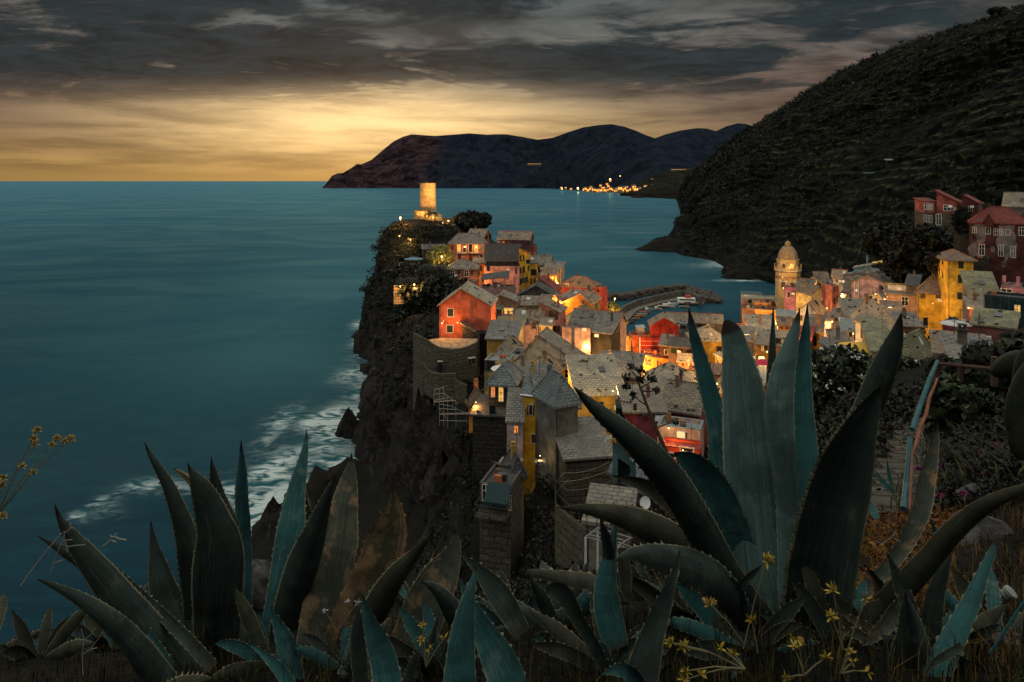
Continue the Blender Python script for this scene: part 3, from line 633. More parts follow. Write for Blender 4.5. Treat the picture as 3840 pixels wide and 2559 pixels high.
LN = [0]
def lamp(label, c, x, y, Y, watts, col=(1, .50, .13), kind='wall', size=.16, dz=0.0, tall=3.6, toward=.6, aim=None, cone=70):
    size *= .62; p = at(c, x, y, Y); r = tag(empty('street_lamp' if kind == 'post' else 'wall_lantern' if kind == 'wall' else 'floodlight', p), label, 'lamp', 'lit lamps of the town')
    m2 = MB(); m2.lathe([(.001, -size * 1.3), (size * .6, -size), (size, size * .6), (size * .7, size), (.001, size * 1.1)], 10); m2.build('lamp_globe', BULB, r, True)
    m2 = MB(); m2.lathe([(size * 1.25, size * 1.02), (size * .5, size * 1.6), (.001, size * 1.8)], 10)
    if kind == 'post': m2.tube((0, 0, -tall), (0, 0, -size * 1.3), .07, .05, 8); m2.tube((0, 0, -tall), (0, 0, -tall + .5), .14, .1, 8)
    elif kind == 'wall': m2.tube((0, 0, size * 1.7), (0, .5, size * 1.9), .03, .03, 6); m2.tube((0, .5, size * 1.9), (0, .5, -size), .03, .03, 6)
    else: m2.box(-.25, .1, -.3, .25, .3, .3); m2.tube((0, .2, -1.2), (0, .2, -.3), .05, .05, 6)
    m2.build({'post': 'lamp_post', 'wall': 'bracket'}.get(kind, 'housing'), IRON, r)
    L = bpy.data.lights.new('lamp_light', 'SPOT' if aim else 'POINT'); L.energy = watts * 4.2; L.color = col; L.shadow_soft_size = .3
    lo = bpy.data.objects.new('lamp_light', L); COL.objects.link(lo); lo.parent = r; lo.location = (0, -toward, -size * 1.6 + dz)
    if aim: L.spot_size = R(cone); L.spot_blend = .6; lo.location = (0, 0, .35); lo.rotation_euler = (aim - p).to_track_quat('-Z', 'Y').to_euler()
    return r
# ---- wall colours (as painted)
SAL = (.44, .105, .05); ORG = (.50, .17, .035); YEL = (.58, .33, .035); OCH = (.34, .19, .035); PNK = (.46, .23, .20); MAU = (.36, .24, .25); RED = (.34, .035, .02); MAR = (.13, .03, .024)
CRM = (.48, .38, .22); WHT = (.52, .49, .42); BEI = (.36, .31, .23); OLV = (.13, .11, .03); BLU = (.22, .34, .38); GRY = (.20, .20, .19); BRN = (.16, .09, .05); PUR = (.11, .035, .045)
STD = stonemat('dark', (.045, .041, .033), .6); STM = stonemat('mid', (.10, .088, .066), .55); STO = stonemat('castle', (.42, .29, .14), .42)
H = house
# ---- the ridge under the castle
H('brown house under a grey slab roof, just below the dark trees by the castle', 1, 1392, 1572, 832, 960, 257, -22, 10, 'gu', 2.6, BRN, 'slate', [(1600, 855, 22, 40, 'd', 'r'), (1640, 852, 22, 40, 'd', 'r')])
H('dark purple house, farthest out on the ridge against the bay', 1, 1725, 2078, 868, 1010, 250, -14, 9, 'gu', 3.0, (.06, .022, .035), 'slate', [(1792, 912, 12, 22, 'w'), (1922, 938, 14, 12, 'w'), (1972, 943, 14, 10, 'w'), (2090, 940, 14, 30, 'd', 'r')])
H('low maroon annex at the sea end of the dark purple house', 1, 2075, 2138, 942, 1030, 244, -10, 5, 'fl', 0, MAR, 'dark', [(2105, 985, 14, 30, 'd')])
A1 = H('terracotta house with two lit balconies under a broad hipped slab roof below the castle', 1, 1183, 1592, 915, 1130, 236, -5, 9, 'hp', 3.6, (.33, .12, .06), 'slate',
  [(1297, 968, 34, 88, 'y'), (1358, 975, 30, 84, 'd'), (1424, 972, 40, 88, 'd'), (1487, 972, 40, 84, 'r'), (1545, 975, 28, 60, 'w'), (1305, 1072, 46, 84, 'S'), (1424, 1072, 40, 90, 'D'), (1545, 1072, 36, 66, 'S'), (1225, 975, 20, 50, 's')], trim=TRIM)
w_, d_, h_ = A1['wdh']; balcony(A1, w_ * .22, w_ * .52, h_ * .5, .9); balcony(A1, w_ * .60, w_ * .84, h_ * .5, .9)
H('tall orange-lit facade in the alley beside the hipped maroon cottage', 1, 1452, 1642, 1135, 1440, 226, -6, 7, 'sb', 1.2, ORG, 'slate', [(1540, 1200, 34, 60, 's'), (1512, 1250, 26, 40, 'd'), (1480, 1260, 40, 70, 'd')])
H('maroon cottage with a low hipped grey roof and two lattice windows below the balcony house', 1, 1160, 1502, 1197, 1325, 205, -4, 11, 'hp', 2.6, (.16, .07, .055), 'slate', [(1226, 1252, 46, 66, 'w'), (1380, 1252, 46, 66, 'w'), (1300, 1235, 16, 36, 'd'), (1440, 1250, 14, 40, 's')])
H('pink terrace house with a dark canvas roof, left of the narrow yellow house', 1, 1575, 1962, 1172, 1400, 216, -3, 9, 'fl', 0, PNK, 'dark', [(1928, 1222, 24, 76, 's'), (1912, 1322, 20, 60, 's'), (1620, 1200, 30, 50, 'd')], par=.8)
H('black canvas pavilion standing on the pink terrace house', 1, 1592, 1945, 1090, 1150, 218, -3, 7, 'gu', 5.5, (.03, .025, .02), 'dark', [], ext=1.5, ctrl=False, chim=0, cat='pavilion', name='roof_pavilion', group=None)
H('narrow yellow house of three storeys with green shutters on the ridge', 1, 1958, 2085, 1032, 1418, 221, 24, 12, 'sl', 2.2, YEL, 'slate',
  [(1977, 1088, 22, 70, 's'), (2009, 1083, 20, 68, 's'), (1973, 1222, 24, 66, 's'), (2012, 1208, 24, 66, 's'), (2064, 1196, 18, 62, 's'), (1976, 1342, 22, 62, 's'), (2011, 1330, 22, 62, 'o'), (2048, 1318, 18, 60, 's'), (2060, 1122, 36, 36, 'd')])
H('slate roofed yellow house with lit ground floor, right of the narrow yellow one', 1, 2084, 2165, 1130, 1400, 224, 10, 9, 'gu', 2.4, YEL, 'slate', [(2095, 1338, 20, 60, 's'), (2133, 1326, 20, 60, 's'), (2120, 1240, 60, 60, 'd')])
H('pale house under a long grey roof with a square chimney stack behind the yellow houses', 1, 2160, 2300, 1150, 1330, 230, -8, 10, 'gu', 3.2, BEI, 'slate', [(2180, 1210, 26, 70, 'o'), (2250, 1180, 24, 40, 's')], chim=2)
H('ochre house with a lit balcony door at the bend of the ridge alley', 1, 2205, 2360, 1265, 1420, 205, -12, 8, 'sb', 1.8, OCH, 'brown', [(2252, 1342, 32, 56, 's'), (2320, 1350, 30, 50, 'r')])
H('white terraced house at the seaward side of the ridge with blue rail', 1, 2240, 2420, 1190, 1300, 214, -14, 8, 'sb', 1.5, GRY, 'slate', [(2300, 1240, 24, 40, 'd')])
A9 = H('mauve terrace house with parapet and pergola posts in front of the pink terrace', 1, 1535, 1928, 1408, 1600, 190, -3, 8, 'fl', 0, (.30, .17, .16), 'slate', [(1640, 1500, 22, 40, 'd'), (1860, 1500, 22, 40, 'd')], par=.5)
w_, d_, h_ = A9['wdh']
for u_ in (.4, w_ * .33, w_ * .66, w_ - .4):
    for v_ in (.4, d_ - .6): m2 = MB(); m2.box(u_ - .12, v_ - .12, h_ - .5, u_ + .12, v_ + .12, h_ + 2.6); m2.build('terrace_post', plaster(PNK), A9)
m2 = MB(); m2.slab([(0, .2, h_ + 2.0), (w_ * .8, .2, h_ + 3.0), (w_ * .8, d_ - .3, h_ + 4.2), (0, d_ - .3, h_ + 3.0)], .12); m2.build('canopy', roofmat('dark'), A9)
m2 = MB(); m2.box(w_ * .30, 1.0, h_ - .5, w_ * .58, 2.4, h_ + 1.1); m2.build('terrace_hut', plaster((.25, .13, .10)), A9)
H('small salmon block with flat roof beside the lit alley', 1, 1283, 1472, 1335, 1460, 192, -12, 6, 'fl', 0, (.48, .22, .15), 'slate', [], par=.3)
H('low shed with a flat grey roof and white skylight above an ivy wall', 1, 800, 1240, 1412, 1440, 186, 12, 8, 'sb', .7, STD and OLV, 'slate', [], walls_mat=STD, ext=10, stones=2)
H('grey lean-to hidden in greenery under the castle rock', 1, 900, 1150, 985, 1090, 240, 4, 6, 'sb', 1.4, GRY, 'dark', [(960, 1040, 30, 40, 'd')], walls_mat=STD)
# ---- middle of the town, along the cliff
B1 = H('big salmon red house with a pale gabled roof, standing above the stone bastion', 2, 287, 856, 268, 645, 134, -9, 13, 'gv', 3.9, SAL, 'pale',
  [(410, 362, 62, 84, 'S'), (403, 541, 66, 78, 'S')], rp=.43, chim=0, stones=10, trim=TRIM)
m2 = MB(); wB, dB, hB = B1['wdh']; m2.box(wB * .62, -.08, -1, wB * .62 + .1, -.005, hB + .9); m2.build('drainpipe', PIPE, B1)
m2 = MB(); m2.box(wB * .07, -.12, hB * .46, wB * .09, -.004, hB * .46 + .5); m2.build('meter_box', TRIM, B1)
H('grey lean-to with a sloping top built against the salmon red house', 2, 540, 668, 560, 645, 131.5, -6, 2.0, 'sl', 1.6, (.14, .11, .08), 'brown', [], walls_mat=STM, stones=0, chim=0, ant=False, group='small outbuildings', cat='outbuilding', name='lean_to_shed')
H('dark doorway porch with a trellis top beside the salmon red house', 2, 668, 826, 582, 700, 131, -6, 2.5, 'fl', 0, (.05, .04, .035), 'dark', [(755, 640, 70, 90, 'd')], walls_mat=STD, group='small outbuildings', cat='outbuilding', name='porch')
B2 = H('brown house with an open lit loggia and pink balcony, behind the salmon red house', 2, 872, 1132, 228, 480, 158, -6, 10, 'gv', 1.7, (.20, .12, .07), 'slate', [(1040, 362, 118, 100, 'y')], rp=.32)
w_, d_, h_ = B2['wdh']; balcony(B2, w_ * .42, w_ * .98, h_ * .28, 1.2, plaster(PNK), plaster(PNK))
m2 = MB()
for k in range(3): m2.box(w_ * (.46 + .22 * k), -.6, h_ * .30, w_ * (.46 + .22 * k) + .3, -.3, h_ * .30 + 1.5)
m2.build('loggia_furniture', SHUTB, B2)
m2 = MB(); m2.slab([(w_ * .05, -.9, h_ * .66), (w_ * .5, -.9, h_ * .62), (w_ * .5, 0, h_ * .80), (w_ * .05, 0, h_ * .86)], .1); m2.build('thatch_awning', roofmat('moss'), B2)
H('dark barn-like house under a broad black gable with a red flank', 2, 1140, 1572, 172, 300, 181, -8, 11, 'gv', 3.4, (.05, .045, .035), 'dark', [(1350, 215, 300, 18, 'd'), (1500, 250, 30, 60, 'd')], chim=0)
H('red painted roof house between the black gable and the yellow houses', 2, 1395, 1570, 105, 165, 188, -14, 9, 'sl', 3.6, RED, 'red', [(1440, 150, 10, 14, 'd')], chim=1, stones=0)
B5 = H('dark red harbour house with stepped roof at the right end of the ridge', 2, 1622, 2002, 62, 140, 214, -12, 11, 'hp', 3.0, (.25, .04, .03), 'brown', [(1690, 60, 40, 36, 'w'), (1830, 30, 20, 34, 's'), (1760, 85, 22, 30, 's'), (1940, 70, 20, 30, 's')])
H('red annex with flat terrace jutting out over the harbour', 2, 1988, 2094, 82, 170, 208, -18, 6, 'fl', 0, (.28, .045, .035), 'slate', [(2040, 120, 18, 26, 'd')])
H('vermilion house with a glowing red side wall', 2, 1617, 1772, 195, 420, 176, -30, 9, 'sb', 1.6, (.52, .07, .02), 'slate', [(1645, 290, 14, 40, 'd')])
B7 = H('olive green house with a low swept slate gable facing the hill', 2, 1667, 1956, 238, 320, 172, -16, 14, 'gv', 2.6, OLV, 'slate', [], rp=.62, stones=9)
H('olive house with a planted yellow terrace and white window', 2, 1105, 1392, 330, 470, 160, -4, 9, 'fl', 0, (.26, .17, .03), 'moss', [(1237, 385, 80, 34, 'w'), (1345, 400, 40, 30, 's')])
H('olive upper storey with two small white windows above the planted terrace', 2, 1195, 1390, 275, 335, 166, -4, 6, 'sb', 1.6, (.28, .24, .03), 'slate', [(1250, 298, 20, 28, 'w'), (1296, 298, 20, 28, 'w')], ctrl=False, ext=4)
H('mid-town house under a wide mottled grey roof, left of the harbour', 2, 1655, 1990, 430, 520, 163, -14, 13, 'hp', 3.4, (.22, .18, .13), 'moss', [], stones=12)
H('house under a long ridge of grey slabs falling toward the pier', 2, 1720, 2238, 500, 560, 152, -18, 12, 'gu', 3.6, (.28, .20, .18), 'slate', [(1800, 530, 20, 30, 'd')], stones=14)
H('pink strip terrace in front of the mottled grey roof', 2, 1640, 1950, 520, 600, 148, -10, 4, 'fl', 0, (.42, .27, .24), 'slate', [], par=.4)
H('black walled house with a dark tiled lean roof above the water gap', 2, 1968, 2182, 560, 690, 147, -22, 8, 'sb', 3.0, (.022, .018, .016), 'slate', [], ext=12)
B11 = H('pinkish house with a flowered balcony and a curled grey roof', 2, 1412, 1612, 340, 590, 152, -14, 9, 'sl', 2.2, (.44, .18, .13), 'slate', [(1545, 385, 90, 80, 'd'), (1600, 530, 30, 90, 's'), (1545, 530, 60, 110, 'd'), (1440, 420, 16, 60, 'd')])
w_, d_, h_ = B11['wdh']; balcony(B11, w_ * .40, w_ * 1.05, h_ * .45, 1.2, plaster((.44, .18, .13)), plaster((.44, .18, .13)))
H('mauve house with flat terraces and white shutters, left of the small yellow house', 2, 1138, 1372, 500, 720, 145, -8, 8, 'fl', 0, MAU, 'slate', [(1195, 478, 36, 30, 'w'), (1330, 505, 40, 60, 'd'), (1345, 640, 16, 40, 's')])
H('small yellow house squeezed between the mauve and pinkish houses', 2, 1408, 1512, 500, 690, 142, -8, 5, 'sb', .9, (.52, .34, .05), 'slate', [(1447, 580, 30, 36, 'd'), (1480, 590, 16, 40, 'd')])
H('ochre house with a low slate roof between bastion and mauve house', 2, 812, 1136, 640, 880, 125, -9, 9, 'sb', 2.2, OCH, 'slate', [], stones=5)
H('house with a mossy shingle roof and a terrace of plants behind the ochre one', 2, 880, 1165, 568, 660, 139, -14, 8, 'sb', 2.2, (.2, .15, .1), 'moss', [], stones=4)
H('cream gabled house under a black metal roof on top of the orange house', 2, 1480, 2095, 735, 800, 160, -16, 13, 'gv', 4.3, CRM, 'dark', [(1850, 700, 30, 14, 'd')], rp=.32, stones=3)
B15 = H('bright orange corner house with pale quoins and a balcony terrace by the piazza', 2, 1670, 2084, 752, 1030, 153, -22, 15, 'fl', 0, (.60, .21, .03), 'dark', [(1992, 908, 62, 96, 'S'), (2132, 884, 22, 84, 's', 'r'), (2186, 852, 20, 80, 's', 'r'), (2230, 850, 14, 84, 's', 'r')], ext=16, par=.3, trim=TRIM)
w_, d_, h_ = B15['wdh']
m2 = MB(); m2.box(-.2, -.2, h_ - .05, w_ + .2, -.035, h_ + .2); m2.box(w_ - .22, -.06, -14, w_ + .06, -.004, h_ - .06); m2.box(w_ + .035, -.2, h_ - .05, w_ + .3, d_, h_ + .2); m2.build('cornice', TRIM, B15); add_rail(B15, w_ - .1, .2, w_ - .1, d_ * .5, h_ + .2, 1.1)
B16 = H('beige house with a huge blank gable and a slate roof, centre of the town', 2, 1148, 1832, 862, 1045, 112, -14, 7.5, 'gv', 5.0, BEI, 'slate', [], rp=.36, stones=8, ext=14)
B16b = H('white roof terrace with table and chairs beside the big blank gable', 2, 1050, 1485, 822, 900, 113, -16, 6.5, 'fl', 0, WHT, 'tin', [], par=.9, ctrl=False)
H('slate house left of the white roof terrace', 2, 935, 1090, 775, 900, 117, -18, 8, 'hp', 2.0, (.10, .08, .06), 'slate', [(985, 830, 40, 50, 'd')])
B17 = H('glazed loggia house under a hipped slate roof with red ridge tiles', 2, 1215, 1500, 1010, 1130, 101, -24, 8.5, 'hp', 2.5, (.22, .13, .05), 'slate', [(1310, 1058, 68, 90, 'd'), (1385, 1052, 50, 90, 'd'), (1450, 1046, 60, 90, 'd')], trim=WOOD, stones=4)
B18 = H('dark stone house with two lit tall windows under a blue-grey roof', 2, 832, 1112, 1120, 1560, 92, -12, 8, 'hp', 2.3, (.06, .05, .04), 'blue', [(880, 1225, 36, 124, 'r'), (968, 1262, 46, 150, 'y'), (875, 1460, 50, 150, 'd'), (1060, 1200, 30, 60, 'd')], walls_mat=STD, stones=2)
B19 = H('white and yellow terrace house with glass rail above the lit stone house', 2, 785, 1048, 885, 1100, 108, -14, 6, 'fl', 0, (.40, .30, .12), 'tin', [(845, 945, 100, 100, 'd')], par=.3)
B20 = H('tall narrow yellow house with dark open shutters at the cliff end', 2, 1212, 1392, 1262, 1990, 82, -8, 9, 'sb', 2.3, (.62, .36, .03), 'blue', [(1296, 1434, 36, 110, 'o'), (1340, 1752, 72, 92, 'S')], oh=.25, trim=TRIM, stones=2)
w_, d_, h_ = B20['wdh']; m2 = MB(); m2.tube((-.3, -.32, h_ + .02), (w_ + .2, -.32, h_ - .12), .1, .1, 8); m2.build('gutter', WHITE, B20)
m2 = MB(); m2.tube((w_ - .2, -.1, -2), (w_ - .2, -.1, h_ - .2), .07, .07, 8); m2.build('drainpipe', PIPE, B20)
H('maroon house with a slit of orange light beside the tall yellow house', 2, 1390, 1600, 1300, 1900, 84, -10, 7, 'sb', 1.0, (.13, .025, .02), 'dark', [(1463, 1390, 20, 130, 'r'), (1450, 1650, 30, 110, 'd')])
B22 = H('grey house with a fan of ribbed tiles over a blue parapet', 2, 1572, 1815, 1345, 1960, 77, 30, 7.4, 'hp', 3.0, (.10, .095, .08), 'blue', [(1700, 1370, 190, 10, 'd')], stones=0, oh=.35)
H('grey ribbed shed roof meeting the tall yellow house', 2, 1400, 1620, 1300, 1420, 81, 14, 6, 'sb', 2.6, GRY, 'slate', [], stones=1, ctrl=False)
B23 = H('ochre stained house under a bright sloping slab roof dotted with stones', 2, 1810, 2335, 1262, 1560, 95, 13, 11, 'sb', 3.9, (.40, .25, .05), 'pale', [], stones=16, chim=0, dish=(5.6, 1.8))
H('lean grey house with a red edged roof right of the bright slab roof', 2, 2120, 2420, 1060, 1160, 104, 6, 8, 'sb', 2.6, CRM, 'slate', [], stones=9)
H('small shack with an orange lit wall above the scaffolding', 2, 612, 732, 1330, 1450, 95, -8, 4, 'hp', 1.6, (.60, .23, .03), 'dark', [(580, 1370, 16, 60, 'd', 'l')], walls_mat=plaster((.60, .23, .03)), stones=0, ext=3, group='small outbuildings', cat='shack', name='garden_shack')
H('dark stone terrace house below the orange lit shack', 7, 190, 520, 190, 330, 90, -10, 8, 'sb', .8, GRY, 'dark', [(385, 190, 50, 160, 'd'), (480, 250, 30, 90, 's')], walls_mat=STD)
H('pinkish grey house with a tiled lean roof, left of the tall yellow house', 7, 525, 682, 258, 690, 80, -3, 7, 'sb', 2.7, (.33, .26, .26), 'slate', [(615, 345, 34, 72, 'r')], oh=.2, stones=2)
H('tiny yellow shack with a black felt roof below the tall yellow house', 7, 590, 682, 730, 930, 69, 12, 5, 'hp', 1.2, (.62, .36, .03), 'dark', [(624, 790, 26, 56, 'd')], stones=0, group='small outbuildings', cat='shack', name='garden_shack')
B28 = H('maroon walled terrace with a thin rail under the pinkish grey house', 7, 372, 592, 770, 860, 70, -16, 6, 'fl', 0, (.15, .025, .03), 'slate', [], group='small outbuildings', cat='terrace', name='walled_terrace', par=1.2)
w_, d_, h_ = B28['wdh']; add_rail(B28, 0, 0, w_, 0, h_ + .07, 1.1, PIPE)
B29 = H('open porch house on a tall stone base with a scalloped teal awning', 7, 258, 560, 870, 1110, 66, -18, 7, 'fl', 0, (.10, .11, .11), 'dark', [(320, 960, 60, 150, 'w'), (455, 1010, 130, 200, 'd'), (550, 1060, 30, 140, 'w')], walls_mat=STM, ext=14, par=.2)
w_, d_, h_ = B29['wdh']; m2 = MB(); m2.slab([(w_ * .3, -1.6, h_ - .9), (w_ * 1.05, -1.6, h_ - .9), (w_ * 1.05, -.02, h_ + .3), (w_ * .3, -.02, h_ + .3)], .08)
for k in range(14): u_ = w_ * (.3 + .75 * k / 14); m2.tri((u_, -1.6, h_ - .97), (u_ + w_ * .053, -1.6, h_ - .97), (u_ + w_ * .026, -1.6, h_ - 1.3))
m2.build('awning', simple('awning_teal', (.006, .027, .029), .8), B29); balcony(B29, 0, w_, .0, 1.6, STM)
H('lower house under a big dark slate roof with a stained stone wall', 7, 1105, 1560, 620, 760, 74, 17, 9, 'sb', 2.2, (.13, .115, .09), 'slate', [], walls_mat=STM, stones=2)
H('stained grey house wall below the ribbed tile roof', 7, 1030, 1220, 130, 430, 79, 12, 6, 'sb', .5, (.19, .165, .13), 'slate', [(1062, 150, 24, 50, 'd'), (1055, 405, 22, 60, 'd')])
H('purplish house with a tiny terrace under the rubble wall', 7, 1560, 1830, 880, 1100, 52, -12, 5, 'sl', 1.0, (.10, .045, .055), 'blue', [], dish=(2.6, .9))
H('purple red house with a railed roof terrace, above the painted wall', 7, 1690, 2070, 160, 330, 84, 10, 8, 'sb', 1.6, (.20, .035, .045), 'slate', [(1780, 120, 24, 60, 'd')], stones=4)
H('roof with two square chimneys and red eaves above the painted wall', 7, 2050, 2400, 120, 230, 90, -14, 10, 'gu', 3.2, (.22, .06, .05), 'slate', [], chim=2, stones=9)
H('grey terrace house with black balcony rail beside the ochre stained house', 7, 1590, 1745, 60, 300, 86, -6, 6, 'fl', 0, (.10, .15, .16), 'dark', [(1630, 230, 50, 180, 'd'), (1690, 90, 50, 60, 'w')], dish=False)
MURAL = H('long garden wall house with a weathered painted wall and red terrace below', 7, 2000, 2420, 300, 470, 78, -8, 5, 'fl', 0, (.46, .30, .27), 'tin', [], par=.3)
RT = H('vermilion terrace room below the painted wall', 7, 2035, 2420, 500, 720, 74, -6, 4, 'fl', 0, (.55, .06, .02), 'red', [(2110, 590, 130, 40, 'w'), (2290, 540, 120, 30, 'w')], par=.3)
w_, d_, h_ = RT['wdh']; add_rail(RT, w_ * .1, -2.5, w_, -2.5, -1.5, 1.1, WHITE)
H('cream shed with a tin roof by the white pergola', 7, 1325, 1700, 1215, 1360, 44, -8, 4, 'sb', .9, (.22, .19, .16), 'slate', [], stones=3, ext=5, group='small outbuildings', cat='shed', name='garden_shed')
# ---- around the piazza and harbour
C1 = H('dark red corner house with thin white stripes and pale quoins by the piazza', 3, 580, 1012, 928, 1265, 203, 14, 12, 'fl', 0, (.30, .028, .014), 'dark', [(540, 985, 30, 96, 's', 'l'), (520, 1150, 16, 84, 's', 'l'), (548, 1150, 20, 84, 's', 'l')], par=.2, trim=TRIM)
w_, d_, h_ = C1['wdh']; m2 = MB()
for k in range(5): m2.box(.02, -.03, h_ - 1.2 - k * 1.3, w_, -.004, h_ - 1.12 - k * 1.3)
m2.box(-.05, -.06, -6, .35, -.031, h_); m2.build('pale_stripe', TRIM, C1)
H('gabled top storey of the striped dark red house', 3, 702, 1015, 792, 930, 204, 4, 11, 'gv', 3.0, (.30, .028, .014), 'slate', [(1000, 780, 16, 30, 'd')], ctrl=False, ext=.3, rp=.5, chim=0, stones=3)
LT = H('terracotta roof terrace with balustrade and lean-to beside the striped gable', 3, 500, 705, 905, 1000, 204, 12, 7, 'fl', 0, (.46, .13, .05), 'brown', [], ctrl=False, ext=12, par=.6)
w_, d_, h_ = LT['wdh']; add_rail(LT, .1, .1, w_, .1, h_ + .07, .8, TERRA)
m2 = MB(); m2.box(w_ * .35, d_ * .4, h_ - .6, w_ * .75, d_ * .8, h_ + 1.6); m2.slab([(w_ * .3, d_ * .3, h_ + 1.7), (w_ * .8, d_ * .3, h_ + 1.9), (w_ * .8, d_ * .9, h_ + 2.3), (w_ * .3, d_ * .9, h_ + 2.1)], .1); m2.build('terrace_room', simple('tin_grey', (.2, .24, .25), .5), LT)
H('long low harbour arcade under a grey slab roof behind the striped house', 3, 890, 1500, 745, 840, 222, 2, 9, 'gu', 2.6, (.10, .08, .06), 'slate', [(1340, 783, 24, 30, 'y'), (1250, 790, 50, 44, 'd'), (1100, 790, 60, 44, 'd'), (1390, 785, 36, 26, 'w')], ext=10, chim=2)
H('blue grey kiosk roof beside the striped gable', 3, 1015, 1110, 775, 850, 214, 0, 5, 'fl', 0, (.14, .2, .22), 'tin', [(1060, 815, 60, 30, 'd')], par=.2)
C3 = H('ochre house under a pale hipped slab roof behind the agave leaves', 3, 1188, 1560, 960, 1160, 182, 15, 13, 'hp', 3.6, (.34, .21, .03), 'pale', [(1462, 1072, 50, 80, 'd'), (1050, 1010, 24, 80, 's', 'l'), (1130, 1050, 24, 80, 's', 'l')], ext=12, stones=14)
H('dark shed full of terrace chairs in front of the ochre house', 3, 900, 1190, 1020, 1130, 178, -8, 7, 'sb', 1.4, (.06, .035, .025), 'dark', [(960, 1075, 60, 60, 'd')], stones=1)
H('sloped grey rooflet beside the striped house', 3, 805, 925, 1010, 1130, 190, -10, 7, 'sb', 2.2, (.08, .03, .02), 'slate', [])
H('orange street row with a ragged dark terrace on top, right of the striped house', 3, 578, 935, 1130, 1320, 192, -14, 9, 'fl', 0, (.62, .22, .04), 'dark', [(609, 1188, 24, 78, 's'), (656, 1196, 20, 74, 's'), (688, 1200, 18, 74, 'o'), (783, 1222, 20, 74, 's'), (820, 1240, 20, 70, 's')], par=.3)
H('orange street house with tilted open shutters below the dark shed', 3, 928, 1165, 1095, 1330, 178, -16, 9, 'fl', 0, (.62, .19, .045), 'brown', [(960, 1165, 34, 90, 's'), (1010, 1188, 34, 96, 's'), (1072, 1222, 34, 100, 's')], par=.3)
H('orange street house with a wooden roof terrace and a hut behind the agave', 3, 1120, 1345, 1275, 1420, 168, -14, 10, 'fl', 0, (.60, .22, .05), 'brown', [(1160, 1310, 26, 50, 's'), (1205, 1328, 20, 50, 's')], par=.2)
H('rickety wooden hut with a plank roof on the roof terrace', 3, 1420, 1545, 1160, 1250, 166, -24, 4, 'sl', 1.2, (.30, .16, .06), 'pale', [(1445, 1205, 26, 80, 'd')], ctrl=False, ext=2, group='small outbuildings', cat='hut', name='roof_hut', stones=0)
H('long pinkish plank terrace below the wooden hut', 3, 1335, 1580, 1330, 1400, 152, 14, 6, 'sb', 1.2, (.36, .18, .13), 'brown', [], stones=0)
H('yellow lit shop front at the back of the piazza', 3, 368, 492, 1062, 1250, 240, -3, 6, 'sb', 1.0, (.62, .40, .05), 'pale', [(446, 1128, 20, 60, 'd'), (405, 1190, 20, 60, 'y')])
C5 = H('house under the broad grey hipped roof with scattered vents, this side of the piazza', 3, 540, 1150, 1500, 1640, 108, -9, 16, 'hp', 3.6, (.44, .34, .19), 'pale', [], stones=20, ext=14, chim=0)
H('house with a flat grey roof between the two pale roofs', 3, 380, 560, 1340, 1440, 122, -10, 10, 'sb', 2.6, (.30, .24, .16), 'slate', [], stones=10)
H('small house with a pale slate roof and glowing orange sides', 3, 1010, 1250, 1460, 1560, 126, -8, 9, 'gu', 2.7, (.60, .28, .06), 'pale', [(1185, 1500, 40, 40, 's')], stones=6)
H('orange house with two small green windows under a dark mossy roof behind the agave', 3, 1370, 1560, 1485, 1640, 118, -24, 8, 'hp', 2.6, (.62, .24, .04), 'moss', [(1412, 1485, 26, 60, 'S'), (1462, 1510, 24, 60, 'S'), (1516, 1530, 24, 60, 'S')], stones=4)
H('grey roofed orange house at the foot of the pale agave leaf', 3, 1860, 2010, 1440, 1600, 112, 10, 9, 'sb', 3.2, (.56, .20, .07), 'tin', [], stones=2)
# ---- right side of the valley
C7 = H('bright orange block with pilasters and green shutter by the right edge of the harbour', 3, 1858, 2098, 620, 880, 226, 8, 12, 'fl', 0, (.62, .27, .05), 'slate', [(2040, 705, 44, 80, 's')], par=.6)
w_, d_, h_ = C7['wdh']; m2 = MB()
for f_ in (0.0, .5, .93): m2.box(w_ * f_, -.12, -4, w_ * f_ + .55, -.004, h_ - .7)
m2.box(-.15, -.16, h_ - .68, w_ + .1, -.004, h_ - .3); m2.build('pilaster', plaster((.60, .30, .08)), C7)
C7b = H('upper orange terrace storey with white rail above the orange block', 3, 1840, 2100, 540, 640, 233, 4, 9, 'fl', 0, (.58, .24, .07), 'pale', [(2060, 555, 40, 40, 'd'), (1790, 610, 60, 60, 'd')], ctrl=False, par=.5)
H('harbour house of dark terraces with a white awning at the right edge of the harbour', 3, 1712, 1860, 600, 860, 229, 4, 10, 'fl', 0, (.30, .15, .10), 'brown', [(1790, 735, 90, 90, 'd'), (1800, 800, 100, 30, 'd')], par=.5)
LP = H('broad roof terrace with white balustrade and pale gravel behind the bell tower foot', 3, 1708, 2100, 492, 570, 242, 3, 12, 'fl', 0, (.42, .30, .18), 'pale', [(1800, 530, 30, 30, 'd')], par=.4)
w_, d_, h_ = LP['wdh']; add_rail(LP, 0, .1, w_ * .6, .1, h_ + .07, .9, WHITE); add_rail(LP, 0, d_ - .2, w_ * .6, d_ - .2, h_ + .07, .9, WHITE)
H('house with flat blue metal roof left of the white gabled house', 4, 640, 835, 985, 1060, 172, 4, 6, 'sb', .9, (.07, .06, .05), 'tin', [], stones=0)
H('small purple house with one dark window at the foot of the bell tower', 4, 704, 862, 668, 810, 216, -4, 6, 'fl', 0, (.26, .10, .17), 'brown', [(757, 752, 34, 62, 'S')], par=.3)
D3 = H('cream gable house with a brown tiled roof in front of the bell tower', 4, 1008, 1222, 748, 930, 206, 32, 17, 'gv', 2.8, (.46, .37, .17), 'brown', [(1185, 760, 60, 110, 'd')], stones=0, rp=.4, ext=10)
